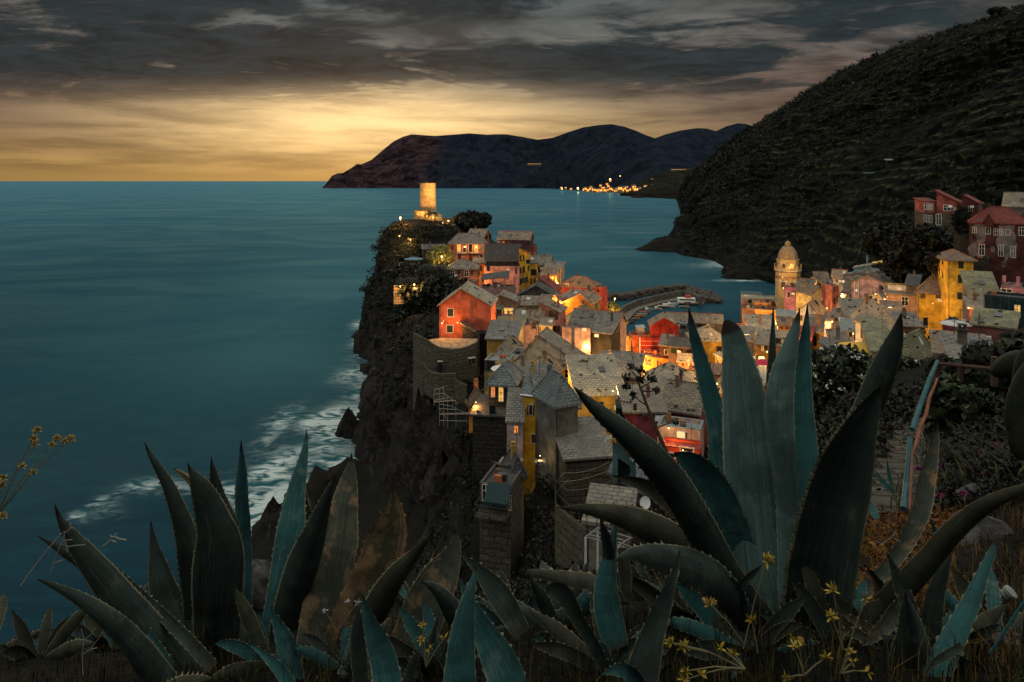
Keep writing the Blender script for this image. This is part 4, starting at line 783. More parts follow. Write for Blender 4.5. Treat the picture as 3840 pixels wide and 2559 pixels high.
H('mauve cottage with cluttered grey roof right of the bell tower', 4, 862, 1025, 668, 740, 224, -10, 9, 'gu', 3.0, (.25, .16, .15), 'slate', [], stones=8, dish=(2, 1.2))
H('cottage under a pale gabled roof between bell tower and brick roof', 4, 935, 1125, 612, 700, 238, -8, 9, 'gv', 2.4, (.25, .18, .13), 'moss', [(1080, 640, 60, 24, 'd')], stones=4, dish=(4, .8))
H('cottage under a russet tile roof behind the pale gable', 4, 1060, 1210, 612, 690, 246, 8, 9, 'sb', 3.4, (.20, .09, .06), 'brown', [(1130, 640, 20, 30, 'd')], stones=0)
H('tall narrow coral house with green shutters above the street', 4, 1232, 1312, 655, 925, 201, 30, 8, 'fl', 0, (.42, .13, .10), 'slate', [(1262, 700, 16, 70, 's'), (1292, 690, 12, 66, 's'), (1262, 820, 16, 76, 's'), (1292, 800, 12, 70, 's')], par=.4)
H('purple house with stacked terraces and a crooked dish', 4, 1312, 1432, 745, 905, 198, -6, 8, 'fl', 0, (.26, .16, .20), 'slate', [(1370, 770, 70, 60, 'd'), (1350, 860, 40, 40, 'd')], par=.5, dish=(1.2, 8))
H('slate house half hidden behind the mauve gable', 4, 1358, 1700, 538, 640, 219, -12, 12, 'gv', 1.7, (.34, .29, .24), 'slate', [], rp=.58, stones=10)
D6 = H('large mauve gable house with white flues and one dark window', 4, 1448, 1872, 612, 860, 196, -8, 14, 'gv', 2.7, (.42, .28, .30), 'brown', [(1768, 675, 26, 66, 's'), (1820, 690, 70, 50, 'd')], rp=.42, stones=12, ext=10, dish=(1.5, 4.2))
w_, d_, h_ = D6['wdh']; m2 = MB(); m2.tube((w_ * .20, -.2, h_ - 6), (w_ * .20, -.2, h_ + .9), .12, .12, 8); m2.tube((w_ * .09, -.2, h_ - 5), (w_ * .09, -.2, h_ + .6), .12, .12, 8); m2.build('flue', TRIM, D6)
D8 = H('pale blue glass fronted house, topmost on the slope right of the bell tower', 4, 1475, 1890, 455, 560, 236, -4, 9, 'sr', 3.6, (.22, .36, .42), 'pale', [(1740, 425, 120, 60, 'd'), (1840, 420, 60, 60, 'd'), (1650, 510, 60, 34, 'w'), (1740, 505, 50, 40, 'w')], stones=6, chim=1)
w_, d_, h_ = D8['wdh']; m2 = MB(); m2.slab([(w_ * .5, -1.6, h_ + 2.1), (w_ * .9, -1.6, h_ + 2.6), (w_ * .9, .1, h_ + 3.4), (w_ * .5, .1, h_ + 2.4)], .08); m2.build('awning', simple('yellow_canvas', (.60, .42, .10), .8), D8)
H('white terrace block with air units below the blue glass house', 4, 1780, 1895, 500, 580, 226, -6, 5, 'fl', 0, (.34, .38, .38), 'tin', [(1850, 525, 50, 40, 'd'), (1800, 525, 20, 40, 'w')], par=.2)
D9 = H('cream house with four dark doors and a glowing yellow roof', 4, 1570, 1806, 790, 915, 181, -14, 8, 'gv', 2.3, (.48, .38, .26), 'pale', [(1612, 800, 34, 110, 'd'), (1664, 820, 30, 100, 'd'), (1715, 840, 28, 90, 'd'), (1780, 925, 24, 50, 's')], rp=.75, stones=4)
D10 = H('weathered cream and brick house with white triangular skylight wall', 4, 1842, 2175, 735, 935, 166, 5, 9, 'sb', 1.0, (.42, .26, .18), 'slate', [(2040, 825, 66, 90, 'w'), (1830, 800, 16, 80, 's', 'l')], stones=2, ext=10)
H('white triangular gable end above the weathered cream house', 4, 1850, 2150, 720, 735, 168, -5, 5, 'sf', 2.4, WHT, 'slate', [], ctrl=False, ext=1, chim=0, stones=3)
H('low yellow house with a brown hipped roof at the foot of the yellow tower house', 5, 1003, 1385, 1478, 1700, 156, -3, 11, 'hp', 4.0, (.58, .33, .03), 'brown', [(1078, 1530, 62, 88, 's'), (1270, 1534, 64, 84, 's')], stones=0, ext=10)
H('dark slate wing behind the low yellow house', 5, 865, 1010, 1400, 1500, 165, -6, 9, 'sb', 2.0, (.10, .09, .08), 'dark', [], stones=2)
D12 = H('tall bright yellow tower house with closed dark shutters and a hipped brown roof', 5, 1385, 1712, 1072, 1760, 149, 16, 12, 'hp', 1.7, (.64, .37, .03), 'brown', [(1556, 1148, 66, 104, 's'), (1550, 1330, 68, 104, 's'), (1540, 1545, 62, 90, 's'), (1290, 1060, 12, 90, 's', 'l'), (1325, 1105, 10, 90, 's', 'l'), (1286, 1240, 10, 80, 's', 'l'), (1325, 1278, 10, 80, 's', 'l')], stones=0, ext=10, trim=TRIM, oh=.7)
D14a = H('pink house with a sloping bright red roof, alone on the hillside', 5, 1250, 1520, 352, 518, 200, -6, 12, 'sl', 3.6, (.17, .042, .036), 'red', [(1382, 438, 86, 66, 'w'), (1475, 470, 26, 80, 'w')], stones=0, chim=0, ext=.2, oh=.5)
D14b = H('stone lower storeys of the pink hillside house with rows of white windows', 5, 1242, 1480, 520, 830, 199.5, -6, 12, 'fl', 0, (.12, .10, .08), 'dark', [(1276, 582, 60, 130, 'w'), (1268, 750, 50, 80, 'w')], walls_mat=STM, par=.1, ext=8)
H('stone lower storeys of the front bay of the hillside house', 5, 1086, 1250, 497, 832, 200.8, 30, 7, 'fl', 0, (.12, .10, .08), 'dark', [(1106, 565, 30, 80, 'w'), (1145, 575, 34, 84, 'w'), (1180, 580, 32, 84, 'w'), (1106, 700, 26, 60, 'w'), (1145, 712, 32, 64, 'w'), (1178, 720, 28, 60, 'w')], walls_mat=STM, par=.05)
H('pink front bay of the hillside house with a row of four white windows', 5, 1088, 1248, 355, 492, 201, 30, 7, 'sb', 1.0, (.24, .075, .066), 'red', [(1118, 415, 40, 80, 'w'), (1148, 418, 30, 80, 'w'), (1172, 420, 26, 80, 'w'), (1196, 422, 22, 76, 'w')], stones=0, chim=0, ext=.1, ctrl=False)
H('red rear wing of the pink hillside house with a lower gable', 5, 1515, 1782, 372, 560, 206, -10, 9, 'gv', 2.8, (.13, .03, .027), 'red', [(1678, 448, 42, 70, 'w')], rp=.30, stones=0, chim=0)
D13r = H('big dark red house with peeling plaster and red tile roof at the right edge', 5, 1672, 2420, 608, 1180, 166, 3, 12, 'hp', 4.2, (.062, .014, .011), 'red', [(1727, 715, 44, 70, 'w'), (1898, 697, 54, 136, 'w'), (1992, 740, 42, 76, 'w'), (2064, 745, 40, 76, 'w'), (2147, 745, 50, 70, 'd'), (2320, 732, 60, 100, 'w'), (2058, 972, 54, 140, 'w'), (2213, 992, 56, 136, 'w'), (1818, 965, 60, 130, 'w'), (2096, 1145, 24, 60, 'd')], stones=0, chim=1, ext=12, trim=TRIM)
w_, d_, h_ = D13r['wdh']
def patch(root, u, z, ru, rz, seed, mat_, n=22):
    g_ = random.Random(seed); pts = [(u + ru * math.cos(k * 2 * math.pi / n) * g_.uniform(.55, 1.1), -.015, z + rz * math.sin(k * 2 * math.pi / n) * g_.uniform(.6, 1.1)) for k in range(n)]
    m2 = MB()
    for k in range(n): m2.tri((u, -.02, z), pts[k], pts[(k + 1) % n])
    return m2.build('bare_plaster_patch', mat_, root)
PLP = plaster((.15, .125, .115)); patch(D13r, w_ * .635, h_ * .62, 2.3, 5.2, 4, PLP); patch(D13r, w_ * .17, h_ * .83, 1.4, 3.6, 5, PLP); patch(D13r, w_ * .06, h_ * .37, 1.2, 2.2, 6, PLP); patch(D13r, w_ * .39, h_ * .41, .6, 1.0, 7, PLP); patch(D13r, w_ * .23, h_ * .62, .5, .9, 8, PLP)
m2 = MB(); m2.box(0, -.12, h_ * .52, w_ * .34, -.004, h_ * .52 + .2); m2.box(0, -.3, h_ - .35, w_, -.004, h_ - .12); m2.build('cornice', plaster((.2, .05, .04)), D13r)
H('dormer gable on the roof of the peeling dark red house', 5, 1848, 1965, 600, 640, 163.5, -4, 7, 'gv', 2.2, (.07, .016, .012), 'red', [], ctrl=False, ext=.5, chim=0, stones=0, oh=.3)
H('grey roofed house above the peeling dark red house at the photo edge', 5, 2090, 2450, 400, 470, 186, -8, 9, 'gu', 4.0, STD and (.10, .09, .08), 'slate', [], stones=3)
H('grey stone annex under the terrace of the peeling dark red house', 5, 1700, 1900, 1062, 1400, 160, -4, 6, 'fl', 0, (.08, .07, .06), 'dark', [(1745, 1130, 50, 60, 'd')], walls_mat=STD, par=.3)
H('house under a broad grey mottled roof right of the yellow tower house', 5, 1680, 2050, 1560, 1760, 122, 12, 10, 'sb', 4.4, (.20, .13, .12), 'moss', [], stones=4, ext=8)
PKR = H('mauve house with a glazed roof terrace at the right edge', 5, 2060, 2450, 1420, 1760, 118, -10, 9, 'fl', 0, (.34, .16, .20), 'slate', [(2130, 1510, 130, 100, 'w'), (2280, 1560, 40, 100, 'd')], ext=12, par=.4)
w_, d_, h_ = PKR['wdh']
for u_ in (.1, w_ * .48, w_ * .9): m2 = MB(); m2.box(u_, .3, h_ - .3, u_ + .5, .8, h_ + 1.8); m2.build('terrace_post', plaster((.3, .15, .18)), PKR)
D13 = H('white and ochre corner house under the widest mottled slab roof', 4, 1702, 2000, 1135, 1300, 121, 22, 17, 'hp', 4.6, (.40, .20, .05), 'pale', [(1786, 1212, 66, 104, 's'), (1569, 1165, 34, 136, 's', 'l'), (1680, 1195, 28, 100, 's', 'l'), (1880, 1210, 20, 70, 'd')], stones=14, ext=10, chim=1, oh=.6)
H('white street front with green shutters left of the widest mottled roof', 4, 1492, 1704, 1040, 1270, 123, -16, 4, 'sb', .5, (.40, .37, .33), 'slate', [(1568, 1165, 34, 136, 's'), (1680, 1195, 28, 100, 's')], stones=3, ext=8)
H('dark brick house at the right end of the widest mottled roof', 4, 2000, 2260, 1090, 1300, 124, 22, 8, 'sb', 1.6, (.14, .10, .08), 'slate', [(2265, 1060, 40, 100, 'd')], stones=4)
D14 = H('house with a curled slate roof and a white street awning', 4, 1395, 1775, 985, 1120, 136, 12, 9, 'sb', 2.8, (.12, .10, .085), 'slate', [(1450, 1090, 70, 70, 'd')], stones=8)
w_, d_, h_ = D14['wdh']; m2 = MB(); m2.slab([(-1.5, -2.6, h_ - 2.1), (w_ * .25, -2.6, h_ - 2.1), (w_ * .25, -.02, h_ - .4), (-1.5, -.02, h_ - .4)], .08); m2.build('awning', simple('white_canvas', (.55, .55, .52), .8), D14)
D16 = H('house under a mossy slab roof nearest on the right, before the flowering bush', 4, 1925, 2120, 1420, 1600, 90, -16, 12, 'hp', 3.0, (.42, .32, .16), 'moss', [(1975, 1490, 26, 60, 'd')], stones=5, ext=6, chim=0, oh=.6)
H('low wing under the left half of the mossy slab roof', 4, 1680, 1930, 1360, 1560, 92, 10, 12, 'sb', 3.0, (.42, .32, .18), 'moss', [], stones=5, ext=5)
H('orange house with a tall dark window between the agave tips', 4, 985, 1122, 1155, 1350, 143, -4, 9, 'sb', 2.8, (.52, .25, .04), 'brown', [(1036, 1258, 50, 106, 'd')], stones=3)
H('tall mauve white house with a blank curved front behind the agave tips', 4, 988, 1220, 1030, 1260, 158, -6, 6, 'sl', .4, (.40, .30, .32), 'slate', [], stones=2)
H('white gabled house with one green shutter behind the agave tips', 4, 862, 1062, 915, 1080, 166, -18, 9, 'gv', 2.4, (.46, .45, .40), 'brown', [(898, 1010, 32, 62, 'S')], rp=.6, stones=3)
H('yellow street house with green shutters beside the rusty pole', 4, 1238, 1335, 1048, 1260, 162, 14, 8, 'sb', 1.6, (.55, .34, .05), 'slate', [(1256, 1140, 30, 90, 's'), (1305, 1160, 16, 80, 's')], stones=2)
H('tumbled pale slab roof left of the agave tips', 4, 352, 640, 1172, 1260, 152, 16, 9, 'sb', 3.2, (.36, .20, .08), 'pale', [], stones=12)
H('jumbled low house with a white tarpaulin and yellow awning frame', 4, 400, 700, 1290, 1420, 138, -6, 9, 'sb', 2.0, (.46, .22, .05), 'slate', [(470, 1340, 24, 60, 'y'), (510, 1345, 24, 60, 's'), (640, 1260, 50, 50, 'd')], stones=6)
H('terrace house with a red cloth awning behind the agave tips', 4, 800, 990, 1230, 1400, 140, -8, 8, 'sb', 1.8, (.34, .05, .04), 'red', [(930, 1330, 40, 60, 'd')], stones=0)
H('stained grey house left of the red garden table', 4, 205, 345, 1245, 1470, 128, -6, 8, 'sb', 1.6, (.10, .085, .07), 'slate', [], stones=5)
D21 = H('cream ruin-like house with an arched dark window above the flowering bush', 4, 1118, 1250, 1345, 1540, 100, -8, 6, 'sl', .9, (.46, .40, .30), 'slate', [(1175, 1480, 46, 80, 'd'), (1160, 1350, 40, 50, 'd')], stones=2)
H('low lilac house between the cream ruin and the white garden wall', 4, 1250, 1430, 1325, 1470, 104, 8, 8, 'sb', 1.6, (.22, .17, .16), 'brown', [(1262, 1320, 14, 30, 'd')], stones=2)
H('salmon terrace house with a white planter box', 4, 990, 1120, 1500, 1620, 96, -8, 6, 'fl', 0, (.40, .13, .12), 'slate', [(1050, 1560, 30, 50, 'd')], par=.4)
m2 = MB(); p = at(4, 1050, 1505, 95); r_ = tag(empty('planter', p), 'white box planter with leafy plants on the salmon terrace', 'planter'); m2.box(-2.0, -.5, -.9, 2.0, .5, .9); m2.build('box', WHITE, r_)
H('house by the right edge with a lit shop door under a yellow awning', 5, 1660, 1860, 1690, 1850, 118, 6, 7, 'sb', 1.2, (.20, .09, .08), 'slate', [], stones=2, ctrl=True)
D26 = H('maroon terrace house with grey umbrella at the right', 'd', 2165, 2236, 742, 815, 104, -8, 6, 'fl', 0, (.24, .07, .06), 'brown', [(2190, 780, 16, 18, 'd')], par=.5)
SCF = H('building wrapped in green scaffold netting at the right edge, one window lit', 'd', 2262, 2420, 678, 820, 106, -4, 7, 'fl', 0, (.010, .028, .026), 'dark', [(2338, 715, 12, 26, 'y')], par=.3)
w_, d_, h_ = SCF['wdh']; m2 = MB()
for k in range(9): u_ = w_ * k / 8.; m2.tube((u_, -.9, -6), (u_, -.9, h_ + 1.2), .03, .03, 5); m2.tube((u_, -.2, h_ * .9 * (k % 2)), (u_, -.9, h_ * .9 * (k % 2)), .03, .03, 5)
for k in range(6): z_ = -2 + (h_ + 2) * k / 5.; m2.tube((0, -.9, z_), (w_, -.9, z_), .03, .03, 5)
for k in range(4): m2.tube((w_ * k / 4., -.95, h_ * .1), (w_ * (k + 1) / 4., -.95, h_ * .9), .025, .025, 5)
m2.build('scaffold_frame', simple('scaffold_teal', (.02, .06, .056), .5), SCF)
H('flat roofed store with long corrugated sheets at the right, above the steps', 8, 1680, 2120, 130, 300, 46, 10, 7, 'sb', .7, (.16, .12, .07), 'slate', [(1900, 350, 200, 80, 'd')], stones=3, ext=1.5, group='small outbuildings', cat='store shed', name='storage_shed')
H('lower corrugated roof store behind the rail at the right', 8, 1500, 2000, 60, 150, 60, 4, 9, 'sb', .8, (.10, .08, .06), 'brown', [], stones=6, ext=3, group='small outbuildings', cat='store shed', name='storage_shed')

# ---- smaller houses squeezed into the gaps
H('grey terrace house with a bamboo screen below the black gable', 2, 1130, 1400, 215, 290, 176, -4, 6, 'fl', 0, (.16, .14, .11), 'slate', [(1210, 250, 26, 34, 'd'), (1320, 250, 26, 34, 's')], par=.4)
H('orange upper terraces stepping up beside the bright orange corner house', 2, 2172, 2290, 640, 800, 165, -28, 6, 'fl', 0, (.58, .24, .05), 'slate', [(2215, 700, 22, 50, 's'), (2260, 690, 18, 50, 's')], par=.5)
H('narrow coral house wedged between olive terrace and vermilion house', 2, 1392, 1500, 250, 360, 165, -10, 6, 'sb', 1.4, (.42, .15, .09), 'brown', [(1425, 300, 20, 36, 's'), (1470, 300, 20, 36, 's')])
H('small cream house behind the pinkish balcony house', 2, 1500, 1625, 235, 320, 172, -8, 6, 'gv', 1.8, CRM, 'slate', [(1540, 275, 20, 34, 's'), (1585, 275, 20, 34, 'y')])
H('low ochre house behind the flat mauve terraces', 2, 1130, 1260, 410, 480, 151, -6, 5, 'gu', 1.6, OCH, 'slate', [(1170, 450, 22, 30, 's'), (1220, 450, 22, 30, 'r')])
H('small white house under a brown roof behind the small yellow house', 2, 1290, 1410, 445, 520, 148, -10, 5, 'sb', 1.4, WHT, 'brown', [(1330, 480, 22, 34, 's'), (1375, 480, 20, 34, 's')])
H('low pink house in front of the black lean roof', 2, 1800, 1960, 590, 680, 150, -12, 5, 'gu', 1.5, PNK, 'slate', [(1840, 635, 22, 34, 's'), (1910, 635, 22, 34, 's')])
H('small ochre house between loggia and big blank gable', 2, 1500, 1640, 985, 1080, 106, -10, 4, 'gu', 1.3, (.42, .26, .06), 'slate', [(1540, 1030, 24, 44, 's'), (1600, 1030, 24, 44, 'y')])
H('tiny grey house against the lit stone house', 2, 1118, 1215, 1040, 1180, 97, -14, 4, 'sb', 1.2, (.24, .20, .16), 'slate', [(1165, 1110, 26, 50, 's')])
H('russet roofed house left of the orange street row', 3, 330, 440, 960, 1040, 186, -20, 5, 'gu', 1.6, (.50, .22, .08), 'brown', [(370, 1000, 18, 30, 's')])
H('small salmon house under a pale roof before the ochre house', 3, 1010, 1190, 1180, 1260, 172, -6, 5, 'gu', 1.6, (.50, .20, .11), 'pale', [(1060, 1220, 22, 40, 's'), (1130, 1220, 22, 40, 'y')])
H('yellow house with a slate roof between two agave blades', 3, 1560, 1700, 900, 1010, 170, 6, 6, 'gu', 2.0, (.52, .32, .06), 'slate', [(1600, 960, 22, 44, 's'), (1660, 960, 22, 44, 's')])
H('stacked brown house behind the stained grey house', 3, 1640, 1850, 870, 960, 182, 8, 7, 'gu', 2.0, (.24, .15, .09), 'slate', [(1690, 920, 22, 40, 's'), (1780, 920, 22, 40, 'r')])
H('small orange house below the blue metal roof', 4, 640, 780, 1075, 1150, 160, 4, 5, 'gu', 1.6, (.54, .24, .06), 'brown', [(680, 1115, 20, 34, 's'), (740, 1115, 20, 34, 's')])
H('white cube house with a roof terrace left of the coral house', 4, 1150, 1235, 590, 680, 212, -4, 5, 'fl', 0, (.36, .30, .28), 'slate', [(1190, 630, 20, 40, 's')], par=.5)
H('small pink house below the stacked purple terraces', 4, 1300, 1400, 900, 985, 178, -4, 5, 'gu', 1.6, (.44, .20, .18), 'brown', [(1335, 940, 18, 36, 's'), (1375, 940, 18, 36, 's')])
H('low cream house under the white awning roof', 4, 1240, 1400, 985, 1060, 150, -6, 5, 'gu', 1.6, CRM, 'slate', [(1280, 1025, 20, 36, 's'), (1350, 1025, 20, 36, 'y')])
H('little grey house with a tin roof beside the yellow street house', 4, 1330, 1480, 1130, 1240, 128, -4, 5, 'sb', 1.4, (.30, .27, .24), 'tin', [(1380, 1190, 22, 44, 's'), (1440, 1190, 22, 44, 'd')])
H('ochre house under a brown roof below the weathered cream house', 4, 1800, 2010, 925, 1010, 150, 6, 6, 'sb', 1.6, (.46, .28, .07), 'brown', [(1850, 970, 24, 44, 's'), (1940, 970, 24, 44, 's')])
H('white house with a slate roof left of the blue glass house', 4, 1240, 1390, 545, 640, 232, -4, 7, 'gu', 2.4, (.30, .29, .27), 'slate', [(1290, 600, 18, 36, 's'), (1350, 600, 18, 36, 's')])
H('low lilac house with flat roof under the mauve gable', 4, 1400, 1560, 850, 930, 176, -6, 5, 'fl', 0, (.34, .25, .28), 'slate', [(1440, 890, 20, 36, 's'), (1510, 890, 20, 36, 's')], par=.4)
H('maroon house with a mossy roof under the dark red house', 'd', 2236, 2330, 742, 812, 96, -6, 6, 'sb', 1.6, (.16, .06, .05), 'moss', [(2260, 775, 7, 14, 's'), (2300, 775, 7, 14, 's')])

# ============================================================ TOWERS
cx = at(1, 954, 550, 282); tw = tag(empty('castle_tower', (cx.x, cx.y, cx.z)), 'round floodlit stone watchtower on top of the headland', 'castle tower')
top = at(1, 954, 265, 282).z - cx.z; rs = 87.5 / 2.9413 * 282 / F
def jag_lathe(r0, r1, h, n=40, seed=1):
    g_ = random.Random(seed); m2 = MB(); prof = [(r0 + (r1 - r0) * k / 8., h * k / 8.) for k in range(9)]; m2.lathe(prof, n); return m2
m2 = jag_lathe(rs * 1.02, rs * .99, top); m2.lathe([(rs * .99, top), (rs * 1.02, top + .05), (rs * 1.02, top + .35), (rs * .8, top + .35), (rs * .8, top - .6), (.001, top - .6)], 40)
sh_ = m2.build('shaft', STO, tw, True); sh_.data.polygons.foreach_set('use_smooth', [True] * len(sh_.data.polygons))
m2 = MB(); a_ = R(-62); ux, uy = math.cos(a_), math.sin(a_); c_ = Vector((ux * rs, uy * rs, top * .46))
m2.tube(c_ + Vector((-ux * .5, -uy * .5, -.55)), c_ + Vector((ux * .03, uy * .03, -.55)), .28, .28, 4); m2.tube(c_ + Vector((-ux * .5, -uy * .5, .1)), c_ + Vector((ux * .03, uy * .03, .1)), .28, .28, 4); m2.build('slit_window', simple('deep_dark', (.004, .004, .004), 1), tw)
cb = at(1, 905, 700, 279); bs_ = tag(empty('castle_bastion', (cb.x, cb.y, cb.z - 1)), 'low round stone bastion at the foot of the floodlit watchtower', 'bastion')
rb = 104 / 2.9413 * 279 / F; hb = at(1, 905, 556, 279).z - cb.z + 1
m2 = jag_lathe(rb * 1.03, rb, hb, 36, 3); m2.lathe([(rb, hb), (rb * .85, hb), (rb * .85, hb - .7), (.001, hb - .7)], 36); m2.build('drum', STO, bs_, True)
cb = at(1, 1050, 700, 281); bk = tag(empty('castle_ruin', (cb.x, cb.y, cb.z - 1)), 'overgrown curved ruin wall at the right foot of the watchtower', 'ruin')
rk_ = 68 / 2.9413 * 281 / F; hk = at(1, 1050, 590, 281).z - cb.z + 1
m2 = MB(); m2.lathe([(rk_ * 1.1, 0), (rk_ * 1.05, hk * .5), (rk_ * .85, hk * .85), (rk_ * .5, hk), (.001, hk * 1.02)], 22); m2.build('wall', STO, bk, True)
for nm, lb, pts, hh in (('castle_terrace_wall', 'low lit terrace wall along the front of the castle platform', [(690, 690), (760, 706), (930, 712), (1100, 716), (1255, 708)], 1.6), ('castle_parapet', 'dark parapet wall running from the ruin to the trees', [(1115, 640), (1300, 640), (1500, 638)], 1.2)):
    r_ = tag(empty(nm, at(1, *pts[0], 268 if hh > 1.5 else 286)), lb, 'wall'); m2 = MB(); Yw = 268 if hh > 1.5 else 286; o_ = at(1, *pts[0], Yw)
    for p, q_ in zip(pts, pts[1:]):
        A, B = at(1, *p, Yw) - o_, at(1, *q_, Yw) - o_; A.z -= hh + 1; B.z -= hh + 1
        for s_, t_ in ((0, 0), ):
            m2.quad(A, B, B + Vector((0, 0, hh + 1)), A + Vector((0, 0, hh + 1))); m2.quad(A + Vector((0, .6, hh + 1)), A + Vector((0, 0, hh + 1)), B + Vector((0, 0, hh + 1)), B + Vector((0, .6, hh + 1))); m2.quad(B + Vector((0, .6, 0)), A + Vector((0, .6, 0)), A + Vector((0, .6, hh + 1)), B + Vector((0, .6, hh + 1)))
    m2.build('masonry', STO, r_)
r_ = tag(empty('garden_pergola', at(1, 1170, 640, 284)), 'thin metal pergola frame on the castle terrace against the bay', 'pergola'); m2 = MB(); o_ = at(1, 1170, 640, 284)
for k in range(12): a_ = at(1, 1170 + 29 * k, 632, 284) - o_; m2.tube(a_, a_ + Vector((0, 0, 2.6)), .04, .04, 4)
for z_ in (1.3, 2.6): m2.tube(at(1, 1170, 632, 284) - o_ + Vector((0, 0, z_)), at(1, 1489, 632, 284) - o_ + Vector((0, 0, z_)), .04, .04, 4)
m2.build('frame', IRON, r_)
# bell tower
YB = 286.; cb = at(4, 748, 700, YB); k_ = YB / F / 2.9413
bt = tag(empty('bell_tower', (cb.x, cb.y, cb.z)), 'octagonal church bell tower with pointed dome, glowing warm beside the bay', 'bell tower')
def bz(y): return at(4, 748, y, YB).z - cb.z
a8 = R(22.5); r1 = 128 * k_; BTM = plaster((.50, .34, .15), .3)
m2 = MB(); m2.lathe([(r1, -14), (r1, bz(500)), (r1 * 1.05, bz(492)), (.001, bz(492))], 8, a0=a8); m2.build('shaft', BTM, bt)
m2 = MB(); m2.lathe([(r1 * .98, bz(492) + .01), (r1 * 1.10, bz(484)), (r1 * 1.10, bz(476)), (.3, bz(476))], 8, a0=a8); m2.lathe([(r1 * 1.02, bz(600)), (r1 * 1.035, bz(598)), (r1 * 1.035, bz(592)), (r1 * 1.0, bz(590))], 8, a0=a8); m2.build('cornice', TRIM, bt)
m2 = MB(); zb = bz(476)
for k in range(8):
    a0_, a1_ = a8 + k * math.pi / 4, a8 + (k + 1) * math.pi / 4; P0 = Vector((math.cos(a0_), math.sin(a0_), 0)) * r1 * 1.05; P1 = Vector((math.cos(a1_), math.sin(a1_), 0)) * r1 * 1.05
    m2.tube(P0 + Vector((0, 0, zb)), P0 + Vector((0, 0, zb + 2.0)), .22, .2, 6); m2.lathe([(.001, zb + 2.0), (.24, zb + 2.15), (.22, zb + 2.4), (.001, zb + 2.6)], 8, c=(P0.x, P0.y))
    for j in range(1, 8): p = P0.lerp(P1, j / 8.); m2.tube(p + Vector((0, 0, zb)), p + Vector((0, 0, zb + 1.0)), .06, .06, 5)
    m2.tube(P0 + Vector((0, 0, zb + 1.05)), P1 + Vector((0, 0, zb + 1.05)), .1, .1, 5)
m2.build('balustrade', BTM, bt)
r2 = 113 * k_; m2 = MB(); m2.lathe([(r2, bz(476) + .01), (r2, bz(368)), (r2 * 1.06, bz(364)), (r2 * 1.06, bz(356)), (r2 * .97, bz(354))], 8, a0=a8); bf = m2.build('belfry', BTM, bt)
m2 = MB(); r3 = 104 * k_; m2.lathe([(r3, bz(354)), (r3 * .985, bz(330)), (r3 * .93, bz(300)), (r3 * .82, bz(268)), (r3 * .64, bz(238)), (r3 * .42, bz(217)), (r3 * .15, bz(205)), (.001, bz(204))], 8, a0=a8); m2.build('dome', simple('dome_stone', (.26, .18, .10), .85, .4, 1.2), bt)
m2 = MB(); m2.lathe([(.95, bz(212)), (.9, bz(200)), (1.3, bz(198)), (1.3, bz(192)), (.9, bz(190)), (.85, bz(178)), (1.15, bz(176)), (.6, bz(168)), (.12, bz(164)), (.05, bz(150)), (.001, bz(148))], 12); m2.build('lantern', BTM, bt)
def arch(c0, ax, out, wd, z0, z1, depth=.05):
    pts = [(-wd, z0), (wd, z0)] + [(wd * math.cos(t_), z1 + wd * math.sin(t_)) for t_ in np.linspace(0, math.pi, 9)]
    return [c0 + ax * p[0] + out * depth + Vector((0, 0, p[1])) for p in pts]
for k in range(8):
    am = a8 + (k + .5) * math.pi / 4; out = Vector((math.cos(am), math.sin(am), 0)); ax = Vector((-out.y, out.x, 0)); cf = math.cos(math.pi / 8)
    for rr_, z0_, z1_, wd, lit in ((r2, bz(452), bz(418), .75, k == 5), (r1, bz(656), bz(606), .95, False)):
        if rr_ == r1 and k not in (4, 5, 6): continue
        c0 = out * rr_ * cf; m2 = MB(); P = arch(c0, ax, out, wd, z0_, z1_); m2.face(P); m2.face([p - out * .3 for p in P][::-1])
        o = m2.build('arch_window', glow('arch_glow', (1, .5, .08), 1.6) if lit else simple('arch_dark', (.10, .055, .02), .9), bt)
        m2 = MB(); Q_ = arch(c0, ax, out, wd * 1.28, z0_, z1_, .10)
        for i in range(1, len(P) - 1): m2.quad(P[i] + out * .05, Q_[i], Q_[i + 1], P[i + 1] + out * .05)
        m2.quad(P[-1] + out * .05, Q_[-1], Q_[0], P[0] + out * .05); m2.build('surround', TRIM, o)
m2 = MB()
for k in range(8):                                     # little blind arches under the gallery
    am = a8 + (k + .5) * math.pi / 4; out = Vector((math.cos(am), math.sin(am), 0)); ax = Vector((-out.y, out.x, 0)); L = r1 * math.sin(math.pi / 8)
    for j in range(4):
        c0 = out * (r1 * math.cos(math.pi / 8) + .06) + ax * L * (-.75 + .5 * j); pr = None
        for t_ in np.linspace(0, math.pi, 7):
            p = c0 + ax * L * .24 * math.cos(t_) + Vector((0, 0, bz(572) + 1.2 * math.sin(t_)))
            if pr: m2.tube(pr, p, .13, .13, 4)
            pr = p
m2.build('blind_arcade', simple('arcade_brown', (.22, .12, .05), .9), bt)  # arch mouldings in a darker brown than the tower walls
# ============================================================ GROUND (headland, valley, the slope the camera stands on)
G = list(GCTRL)
def gp(px, py, Y): v = at('d', px, py, Y); G.append((v.x, v.y, v.z))
def gw(x, y, z): G.append((x, y, z))
